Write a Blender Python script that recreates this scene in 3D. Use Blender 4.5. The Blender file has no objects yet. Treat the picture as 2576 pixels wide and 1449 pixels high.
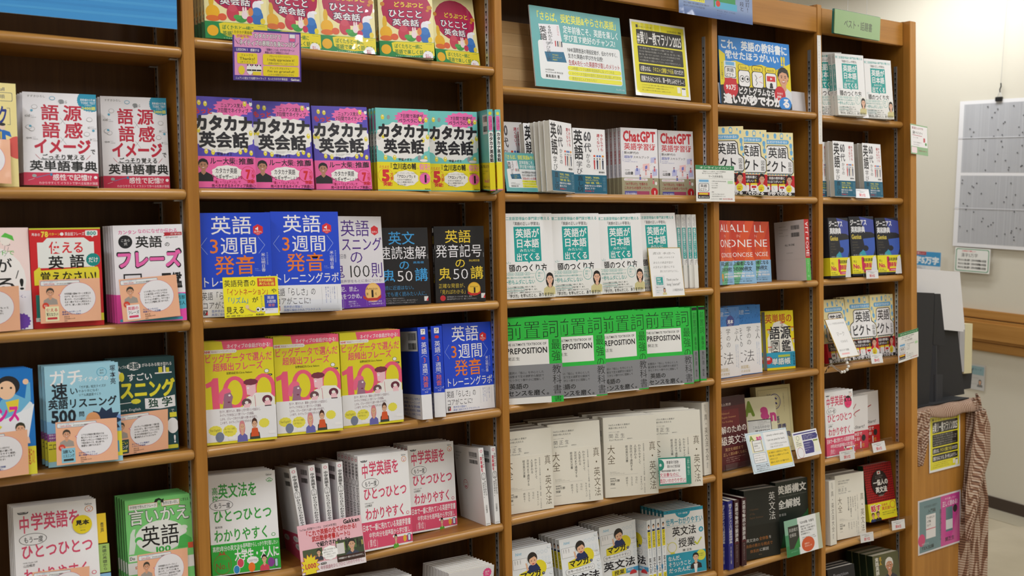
import bpy, math, random
from mathutils import Matrix, Vector, Euler
random.seed(7)
S = bpy.context.scene; COL = S.collection
# ---------------------------------------------------------------- camera
cam = bpy.data.cameras.new('camera'); co = bpy.data.objects.new('camera', cam); COL.objects.link(co); S.camera = co
cam.sensor_width = 36.0; cam.lens = 2807.38/2576*36.0; cam.clip_start = .05
CR = Matrix(((0.7900114, -0.6127792, -0.0195870), (0.0414100, 0.0214574, 0.9989118), (0.6116921, 0.7899628, -0.0423268)))
rx, ux, fx = CR
co.matrix_world = Matrix(((rx[0], ux[0], -fx[0], -0.90095), (rx[1], ux[1], -fx[1], -2.20382), (rx[2], ux[2], -fx[2], 1.45), (0, 0, 0, 1)))
cam.dof.use_dof = True; cam.dof.focus_distance = 2.8; cam.dof.aperture_fstop = 5.6
# ---------------------------------------------------------------- world, exposure
wd = bpy.data.worlds.new('world'); S.world = wd; wd.use_nodes = True
wd.node_tree.nodes['Background'].inputs[0].default_value = (1, .97, .92, 1); wd.node_tree.nodes['Background'].inputs[1].default_value = .015
S.view_settings.view_transform = 'Standard'; S.view_settings.look = 'None'; S.view_settings.gamma = 1; S.view_settings.exposure = 0.0
S.view_settings.use_curve_mapping = False
# ceiling tube lamps (area lights just under their fixtures)
LAMPS = [(x, y) for y in (-1.15, -3.2) for x in (-3.0, -1.2, .6, 2.4, 4.0)] + [(4.2, .9), (4.1, 2.6), (-.6, 1.6), (1.6, 1.8)]
LE = 16.0
for i, (x, y) in enumerate(LAMPS):
    l = bpy.data.lights.new('tube_light', 'AREA'); l.shape = 'RECTANGLE'; l.size = .10; l.size_y = 1.2; l.energy = LE*(.55 if y < -2 else 1.0); l.color = (.955, .975, 1)
    o = bpy.data.objects.new('tube_light', l); COL.objects.link(o); o.location = (x, y, 2.93)
    l.spread = math.radians(170)
# ---------------------------------------------------------------- helpers
def srgb(h):
    h = h.lstrip('#')
    if len(h) == 3: h = ''.join(c*2 for c in h)
    v = [int(h[i:i+2], 16)/255 for i in (0, 2, 4)]
    return tuple(c/12.92 if c <= .04045 else ((c+.055)/1.055)**2.4 for c in v)
def tag(o, label=None, cat=None, group=None, kind=None):
    for k, v in (('label', label), ('category', cat), ('group', group), ('kind', kind)):
        if v: o[k] = v
    return o
def link(name, me, parent=None, mw=None):
    o = bpy.data.objects.new(name, me); COL.objects.link(o)
    if parent: o.parent = parent
    if mw is not None: o.matrix_world = mw
    return o
def root(name, label, cat, group=None, mw=None):
    o = bpy.data.objects.new(name, None); COL.objects.link(o); o.empty_display_size = .02
    if mw is not None: o.matrix_world = mw
    return tag(o, label, cat, group)
def newmat(name, col=(.8, .8, .8), rough=.5, **kw):
    m = bpy.data.materials.new(name); m.use_nodes = True; b = m.node_tree.nodes['Principled BSDF']
    b.inputs['Base Color'].default_value = (*col, 1); b.inputs['Roughness'].default_value = rough
    for k, v in kw.items(): b.inputs[k.replace('_', ' ')].default_value = v
    return m
def N(m, t, **kw):
    n = m.node_tree.nodes.new(t)
    for k, v in kw.items(): setattr(n, k, v)
    return n
def wood(name, c1, c2, axis, rough=.38, scale=1.0, coat=.0, bump=.05):
    m = newmat(name, c1, rough); nt = m.node_tree; b = nt.nodes['Principled BSDF']; L = nt.links.new
    tc = N(m, 'ShaderNodeTexCoord'); mp = N(m, 'ShaderNodeMapping'); L(tc.outputs['Object'], mp.inputs[0])
    s = [55*scale]*3; s[axis] = 2.2*scale; mp.inputs['Scale'].default_value = s
    n1 = N(m, 'ShaderNodeTexNoise'); n1.inputs['Scale'].default_value = 1; n1.inputs['Detail'].default_value = 6; n1.inputs['Roughness'].default_value = .65; L(mp.outputs[0], n1.inputs[0])
    mp2 = N(m, 'ShaderNodeMapping'); s = [7*scale]*3; s[axis] = .7*scale; mp2.inputs['Scale'].default_value = s; L(tc.outputs['Object'], mp2.inputs[0])
    n2 = N(m, 'ShaderNodeTexNoise'); n2.inputs['Scale'].default_value = 1; n2.inputs['Detail'].default_value = 3; L(mp2.outputs[0], n2.inputs[0])
    mx = N(m, 'ShaderNodeMath', operation='ADD'); L(n1.outputs[0], mx.inputs[0]); L(n2.outputs[0], mx.inputs[1])
    cr = N(m, 'ShaderNodeValToRGB'); cr.color_ramp.elements[0].position = .72; cr.color_ramp.elements[1].position = 1.28
    cr.color_ramp.elements[0].color = (*c2, 1); cr.color_ramp.elements[1].color = (*c1, 1); 
    hf = N(m, 'ShaderNodeMath', operation='MULTIPLY'); hf.inputs[1].default_value = 1.0; L(mx.outputs[0], hf.inputs[0])
    mr = N(m, 'ShaderNodeMapRange'); mr.inputs['From Min'].default_value = .7; mr.inputs['From Max'].default_value = 1.3; L(hf.outputs[0], mr.inputs[0])
    cr.color_ramp.elements[0].position = 0; cr.color_ramp.elements[1].position = 1; L(mr.outputs[0], cr.inputs[0]); L(cr.outputs[0], b.inputs['Base Color'])
    bp = N(m, 'ShaderNodeBump'); bp.inputs['Strength'].default_value = bump; bp.inputs['Distance'].default_value = .002; L(n1.outputs[0], bp.inputs['Height']); L(bp.outputs[0], b.inputs['Normal'])
    b.inputs['Coat Weight'].default_value = coat; b.inputs['Coat Roughness'].default_value = .25; b.inputs['Specular IOR Level'].default_value = .3
    return m
def inkmat(name, rough, coat=0.0, noise=0.0, crough=.08):
    m = newmat(name, (.8, .8, .8), rough); nt = m.node_tree; b = nt.nodes['Principled BSDF']
    a = N(m, 'ShaderNodeAttribute'); a.attribute_name = 'ink'; nt.links.new(a.outputs['Color'], b.inputs['Base Color'])
    b.inputs['Coat Weight'].default_value = coat; b.inputs['Coat Roughness'].default_value = crough
    b.inputs['Specular IOR Level'].default_value = .4
    if noise:
        n = N(m, 'ShaderNodeTexNoise'); n.inputs['Scale'].default_value = 14; bp = N(m, 'ShaderNodeBump'); bp.inputs['Strength'].default_value = noise; bp.inputs['Distance'].default_value = .01
        tc = N(m, 'ShaderNodeTexCoord'); nt.links.new(tc.outputs['Object'], n.inputs[0]); nt.links.new(n.outputs[0], bp.inputs['Height']); nt.links.new(bp.outputs[0], b.inputs['Coat Normal'])
    return m
def pagesmat(name, c1, c2):
    m = newmat(name, c1, .85); nt = m.node_tree; b = nt.nodes['Principled BSDF']; tc = N(m, 'ShaderNodeTexCoord'); mp = N(m, 'ShaderNodeMapping')
    mp.inputs['Scale'].default_value = (1, 1600, 1); nt.links.new(tc.outputs['Object'], mp.inputs[0])
    n = N(m, 'ShaderNodeTexNoise'); n.inputs['Scale'].default_value = 1; n.inputs['Detail'].default_value = 2; nt.links.new(mp.outputs[0], n.inputs[0])
    cr = N(m, 'ShaderNodeValToRGB'); cr.color_ramp.elements[0].position = .3; cr.color_ramp.elements[1].position = .62; cr.color_ramp.elements[0].color = (*c2, 1); cr.color_ramp.elements[1].color = (*c1, 1)
    nt.links.new(n.outputs[0], cr.inputs[0]); nt.links.new(cr.outputs[0], b.inputs['Base Color']); return m
M = {}
M['ink'] = inkmat('printed_paper', .42, .15, 0, .3)
M['gloss'] = inkmat('film_wrapped_print', .3, 1.0, .35, .04)
M['lam'] = inkmat('laminated_print', .35, .8, .1, .06)
M['pages'] = pagesmat('book_pages', (.72, .69, .62), (.45, .42, .37))
M['ipages'] = pagesmat('ivory_pages', (.74, .70, .55), (.5, .46, .34))
WC1, WC2 = (.53, .245, .048), (.35, .145, .022)
M['wood_z'] = wood('oak_upright', WC1, WC2, 2, .42, 1, .15)
M['wood_x'] = wood('oak_board', (.36, .155, .026), (.22, .085, .012), 0, .45, 1, .1)
M['wood_nose'] = wood('oak_edge_moulding', (.56, .30, .085), (.38, .175, .038), 0, .28, 1, .45, .12)
M['wood_side'] = wood('oak_side_shade_toned', (.38, .165, .024), (.25, .10, .012), 2, .42, 1, .1)  # darker copy of the upright oak, the sides' shading put into the colour
M['wood_back'] = wood('shade_darkened_oak_back', (.13, .058, .018), (.065, .027, .008), 2, .5, 1, .05)  # oak darkened so its colour carries the shade inside the shelves
M['wood_light'] = wood('beech_block_board', (.62, .42, .22), (.47, .29, .13), 0, .5, 1.3, .0)
M['wood_rail'] = wood('bamboo_rail', (.52, .27, .075), (.36, .165, .035), 0, .35, .8, .2)
M['steel'] = newmat('zinc_steel', (.55, .56, .58), .38, Metallic=.75)
M['slot'] = newmat('dark_slot', (.012, .011, .01), .8)  # flat near-black faces paint the dark inside the rail holes
M['clear'] = newmat('clear_acrylic', (.95, .97, 1), .05, Transmission_Weight=1.0, IOR=1.3)
M['edgeglass'] = newmat('teal_acrylic_edge', (.02, .22, .20), .1, Transmission_Weight=.3)
M['foam'] = newmat('white_foam_board', (.72, .71, .72), .6)
M['blackboard'] = newmat('black_cardboard', (.016, .017, .02), .65)
M['wall'] = newmat('cream_wall', (.66, .62, .52), .8)
M['ceil'] = newmat('white_ceiling', (.8, .79, .76), .9)
M['base'] = newmat('brown_vinyl_skirting', (.055, .035, .024), .5)
M['gold'] = newmat('gold_edge', (.55, .38, .1), .35, Metallic=.6)
M['black'] = newmat('black_paint', (.01, .01, .01), .4)
def boxmesh(name, x0, x1, y0, y1, z0, z1, mat, bev=0.0):
    import bmesh
    bm = bmesh.new(); bmesh.ops.create_cube(bm, size=1)
    for v in bm.verts: v.co = Vector((x0+(v.co.x+.5)*(x1-x0), y0+(v.co.y+.5)*(y1-y0), z0+(v.co.z+.5)*(z1-z0)))
    if bev: bmesh.ops.bevel(bm, geom=bm.edges[:], offset=bev, segments=2, affect='EDGES')
    me = bpy.data.meshes.new(name); bm.to_mesh(me); bm.free(); me.materials.append(mat); return me
def box(name, x0, x1, y0, y1, z0, z1, mat, parent=None, bev=0.0, **kw):
    o = link(name, boxmesh(name, x0, x1, y0, y1, z0, z1, mat, bev), parent)
    tag(o, **kw); return o
# ---------------------------------------------------------------- glyphs
_cu = bpy.data.curves.new('g', 'FONT'); _go = bpy.data.objects.new('g', _cu); COL.objects.link(_go); _cu.size = 1
_gc = {}
def glyph(c, off=0.0, res=2):
    k = (c, off, res)
    if k in _gc: return _gc[k]
    full = ord(c) > 0x2e7f or c in '→※…●■▼★'
    if off > .012:  # heavy weights: the plain glyph laid down several times, slightly shifted
        b = glyph(c, .006 if full else .01, res); d = off-.004; n = 4 if off < .03 else 8; vs, fs = [], []
        for i in range(n):
            t = 2*math.pi*(i+.5)/n; m = len(vs); vs += [(v[0]+d*math.cos(t), v[1]+d*math.sin(t), i+1) for v in b[0]]; fs += [tuple(j+m for j in f) for f in b[1]]
        if off > .05:
            m = len(vs); vs += [(v[0], v[1], n+1) for v in b[0]]; fs += [tuple(j+m for j in f) for f in b[1]]
        _gc[k] = (vs, fs, b[2], full); return _gc[k]
    _cu.body = c; _cu.offset = off; _cu.resolution_u = res
    dg = bpy.context.evaluated_depsgraph_get(); dg.update(); e = _go.evaluated_get(dg); m = e.to_mesh()
    vs = [(v.co.x, v.co.y) for v in m.vertices]; fs = [tuple(p.vertices) for p in m.polygons]; e.to_mesh_clear()
    if full: adv = 1.0
    elif vs: adv = max(v[0] for v in vs)-off+.06
    else: adv = .3
    if c == ' ': adv = .3
    _gc[k] = (vs, fs, adv, full); return _gc[k]
ROT = 'ー「」（）〈〉…～—|'
class Art:
    """flat print in percent units (x right, y down) on a sheet W x H mm; every op lies one ink layer above the last"""
    def __init__(s, W, H, bg=None, d=.00001):
        s.W, s.H, s.v, s.f, s.c, s.z, s.d = W, H, [], [], [], 0, d
        s.bg = bg
        if bg: s.R(0, 0, 100, 100, bg)
    def add(s, pts, faces, col, keep=False):
        if not keep: s.z += 1
        n = len(s.v); s.v += [(p[0], p[1], (s.z+(p[2] if len(p) > 2 else 0)*.5)*s.d) for p in pts]; s.f += [tuple(i+n for i in f) for f in faces]; s.c += [srgb(col)]*len(faces)
    def P(s, pts, col):
        # clip to the sheet
        for ax, lim, sg in ((0, 0, 1), (0, 100, -1), (1, 0, 1), (1, 100, -1)):
            out = []
            for i in range(len(pts)):
                a, b = pts[i-1], pts[i]; ia, ib = (a[ax]-lim)*sg >= 0, (b[ax]-lim)*sg >= 0
                if ia != ib:
                    t = (lim-a[ax])/(b[ax]-a[ax]); out.append((a[0]+t*(b[0]-a[0]), a[1]+t*(b[1]-a[1])))
                if ib: out.append(b)
            pts = out
            if len(pts) < 3: return
        s.add(pts, [tuple(range(len(pts)))], col)
    def R(s, x0, y0, x1, y1, col): s.P([(x0, y0), (x1, y0), (x1, y1), (x0, y1)], col)
    def E(s, cx, cy, rx, col, ry=None, n=22, a0=0, a1=360, rot=0):
        ry = rx if ry is None else ry; k = s.W/s.H; r = math.radians(rot)
        pts = []
        for i in range(n+(0 if a1-a0 == 360 else 1)):
            t = math.radians(a0+(a1-a0)*i/n); x, y = rx*math.cos(t), ry*math.sin(t)
            pts.append((cx+x*math.cos(r)-y*math.sin(r), cy+(x*math.sin(r)+y*math.cos(r))*k))
        s.P(pts, col)
    def O(s, cx, cy, rx, w, col, inner, ry=None, **k):
        ry = rx if ry is None else ry
        s.E(cx, cy, rx, col, ry, **k); s.E(cx, cy, rx-w, inner, ry-w, **k)
    def B(s, cx, cy, r, col, n=14, q=.8, ry=None):
        ry = r if ry is None else ry; k = s.W/s.H; pts = []
        for i in range(2*n):
            t = math.pi*i/n; m = 1 if i % 2 == 0 else q; pts.append((cx+r*m*math.cos(t), cy+ry*m*math.sin(t)*k))
        s.P(pts, col)
    def RR(s, x0, y0, x1, y1, col, r=3, n=4):
        k = s.W/s.H; pts = []; rx, ry = r, r*k
        for (cx, cy, a) in ((x1-rx, y0+ry, -90), (x1-rx, y1-ry, 0), (x0+rx, y1-ry, 90), (x0+rx, y0+ry, 180)):
            for i in range(n+1):
                t = math.radians(a+90*i/n); pts.append((cx+rx*math.cos(t), cy+ry*math.sin(t)))
        s.P(pts, col)
    def L(s, x0, y0, x1, y1, col, w=.6):
        k = s.W/s.H; dx, dy = x1-x0, (y1-y0)/k; l = math.hypot(dx, dy) or 1; nx, ny = -dy/l*w/2, dx/l*w/2*k
        s.P([(x0+nx, y0+ny), (x1+nx, y1+ny), (x1-nx, y1-ny), (x0-nx, y0-ny)], col)
    def PL(s, pts, col, w=.6):
        for a, b in zip(pts, pts[1:]): s.L(*a, *b, col, w)
    def CL(s, x0, y0, x1, y1, col, n=5):   # cloud / lobed shape
        cx, cy, rx, ry = (x0+x1)/2, (y0+y1)/2, (x1-x0)/2, (y1-y0)/2; pts = []
        m = n*10
        for i in range(m):
            t = 2*math.pi*i/m; q = 1-.09*abs(math.cos(n*t/1.0)); pts.append((cx+rx*q*math.cos(t), cy+ry*q*math.sin(t)))
        s.P(pts, col)
    def T(s, txt, x0, y0, x1, y1, col, off=0.0, res=2, sh=0.0):
        if not txt: return
        gs = [glyph(c, off, res) for c in txt]; tot = sum(g[2] for g in gs); cjk = any(g[3] for g in gs)
        lo, hi = (-.085, .85) if cjk else ((-.16, .74) if any(c in 'gjpqy' for c in txt) else (-.01, .735))
        x = 0; s.z += 1; sx = (x1-x0)/tot; sy = (y1-y0)/(hi-lo)
        for g in gs:
            s.add([(x0+(x+v[0]+sh*v[1])*sx, y1-(v[1]-lo)*sy, v[2] if len(v) > 2 else 0) for v in g[0]], g[1], col, True); x += g[2]
        if off > .012: s.z += 3 if off < .03 else 5
    def V(s, txt, x0, y0, x1, y1, col, off=0.0, res=2):
        n = len(txt); h = (y1-y0)/n; s.z += 1
        for i, c in enumerate(txt):
            if c == ' ': continue
            g = glyph(c, off, res); yb = y0+(i+1)*h; w = g[2]
            for_rot = c in ROT; pts = []
            for gv in g[0]:
                vx, vy = gv[0], gv[1]; kz = gv[2] if len(gv) > 2 else 0
                if for_rot: u, t = (.88-(vy+.12))/1.0, 0; px = x0+(x1-x0)*(vy+.12); py = y0+i*h+h*(vx); pts.append((x1-(px-x0), py, kz)); continue
                if g[3]: pts.append((x0+(x1-x0)*vx, yb-h*(vy+.12), kz))
                else: pts.append(((x0+x1)/2+(x1-x0)*(vx-w/2)*1.1, yb-h*(vy*1.15+.06), kz))
            s.add(pts, g[1], col, True)
        if off > .012: s.z += 3 if off < .03 else 5
    def X(s, lines, x0, y0, x1, dy, h, col, off=0.0, res=1):  # block of small lines
        for i, t in enumerate(lines): s.T(t, x0, y0+i*dy, x0+(x1-x0)*len(t)/max(len(q) for q in lines), y0+i*dy+h, col, off, res)
    def bars(s, x0, y0, x1, y1, col='#222', n=26):
        x = x0; random.seed(int(x0*7+y0)); i = 0
        while x < x1:
            w = (x1-x0)/n*random.choice((.35, .6, .9)); s.R(x, y0, min(x+w, x1), y1, col); x += w+(x1-x0)/n*random.choice((.3, .5, .8)); i += 1
    def F(s, cx, cy, r, hair, cloth, skin='#e0b090', long=False, smile=True, male=False):
        """head-and-shoulders portrait; r = head half-width in percent of W"""
        k = s.W/s.H
        def e(dx, dy, rx, ry, c, **q): s.E(cx+dx*r, cy+dy*r*k, rx*r, c, ry*r, **q)
        s.P([(cx-2.1*r, cy+3.6*r*k), (cx-1.9*r, cy+2.2*r*k), (cx-.6*r, cy+1.5*r*k), (cx+.6*r, cy+1.5*r*k), (cx+1.9*r, cy+2.2*r*k), (cx+2.1*r, cy+3.6*r*k)], cloth)
        if long: e(0, .3, 1.22, 1.75, hair)
        s.P([(cx-.35*r, cy+.8*r*k), (cx+.35*r, cy+.8*r*k), (cx+.55*r, cy+1.65*r*k), (cx, cy+2.2*r*k), (cx-.55*r, cy+1.65*r*k)], skin)
        e(0, -.25, 1.12, 1.2, hair)
        e(0, .1, .86, 1.15, skin)
        s.P([(cx-1.0*r, cy-.2*r*k), (cx-.9*r, cy-1.1*r*k), (cx, cy-1.4*r*k), (cx+.9*r, cy-1.1*r*k), (cx+1.0*r, cy-.2*r*k), (cx+.6*r, cy-.6*r*k), (cx-.2*r, cy-.75*r*k), (cx-.75*r, cy-.45*r*k)], hair)
        for q in (-1, 1):
            e(q*.36, .02, .13, .07, '#201812'); e(q*.36, -.2, .2, .05, hair); e(q*.9, .1, .12, .22, skin)
        e(0, .32, .1, .13, '#c89070')
        if smile: e(0, .62, .34, .16, '#b04848'); e(0, .58, .28, .08, '#f4f0ec')
        else: e(0, .65, .25, .06, '#a05050')
    def rey(s, a, b, y0=-99, y1=999):
        k = 4 if s.bg else 0; s.v = s.v[:k]+[(x, a*y+b if y0 <= y <= y1 else y, z) for x, y, z in s.v[k:]]; return s
    def mesh(s, name, W=None, H=None, mat=None, face='F', T=0.0):
        W = (W or s.W)/1000; H = (H or s.H)/1000; me = bpy.data.meshes.new(name); vs = []
        for x, y, z in s.v:
            u = x/100*W; w = H-y/100*H
            if face == 'F': vs.append((u-W/2, -z, w))
            elif face == 'L': vs.append((-s.bw/2-z, T-u, w))       # left side, T = thickness = W
            elif face == 'Rt': vs.append((s.bw/2+z, u, w))
            elif face == 'K': vs.append((W/2-u, T+z, w))           # back
        me.from_pydata(vs, [], s.f); me.materials.append(mat or M['ink'])
        at = me.attributes.new('ink', 'FLOAT_COLOR', 'CORNER'); buf = []
        for p, c in zip(me.polygons, s.c): buf += [c[0], c[1], c[2], 1.0]*p.loop_total
        at.data.foreach_set('color', buf); me.update(); return me
def joinmesh(name, metas, mat):
    """several (verts, faces, cols) -> one print mesh"""
    me = bpy.data.meshes.new(name); vs, fs, cs = [], [], []
    for v, f, c in metas:
        n = len(vs); vs += v; fs += [tuple(i+n for i in q) for q in f]; cs += c
    me.from_pydata(vs, [], fs); me.materials.append(mat)
    at = me.attributes.new('ink', 'FLOAT_COLOR', 'CORNER'); buf = []
    for p, c in zip(me.polygons, cs): buf += [c[0], c[1], c[2], 1.0]*p.loop_total
    at.data.foreach_set('color', buf); me.update(); return me
def place(art, face, W, H, T):
    """art vertices onto a face of a book box (W,H,T in metres); returns (verts, faces, cols)"""
    vs = []
    for x, y, z in art.v:
        w = H-y/100*H
        if face == 'F': vs.append((x/100*W-W/2, -z, w))
        elif face == 'K': vs.append((W/2-x/100*W, T+z, w))
        elif face == 'L': vs.append((-W/2-z, T-x/100*T, w))
        elif face == 'R': vs.append((W/2+z, x/100*T, w))
    return vs, art.f, art.c
def cbox(x0, x1, y0, y1, z0, z1, col):
    v = [(x0, y0, z0), (x1, y0, z0), (x1, y1, z0), (x0, y1, z0), (x0, y0, z1), (x1, y0, z1), (x1, y1, z1), (x0, y1, z1)]
    f = [(0, 3, 2, 1), (4, 5, 6, 7), (0, 1, 5, 4), (1, 2, 6, 5), (2, 3, 7, 6), (3, 0, 4, 7)]
    return v, f, [srgb(col)]*6
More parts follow.
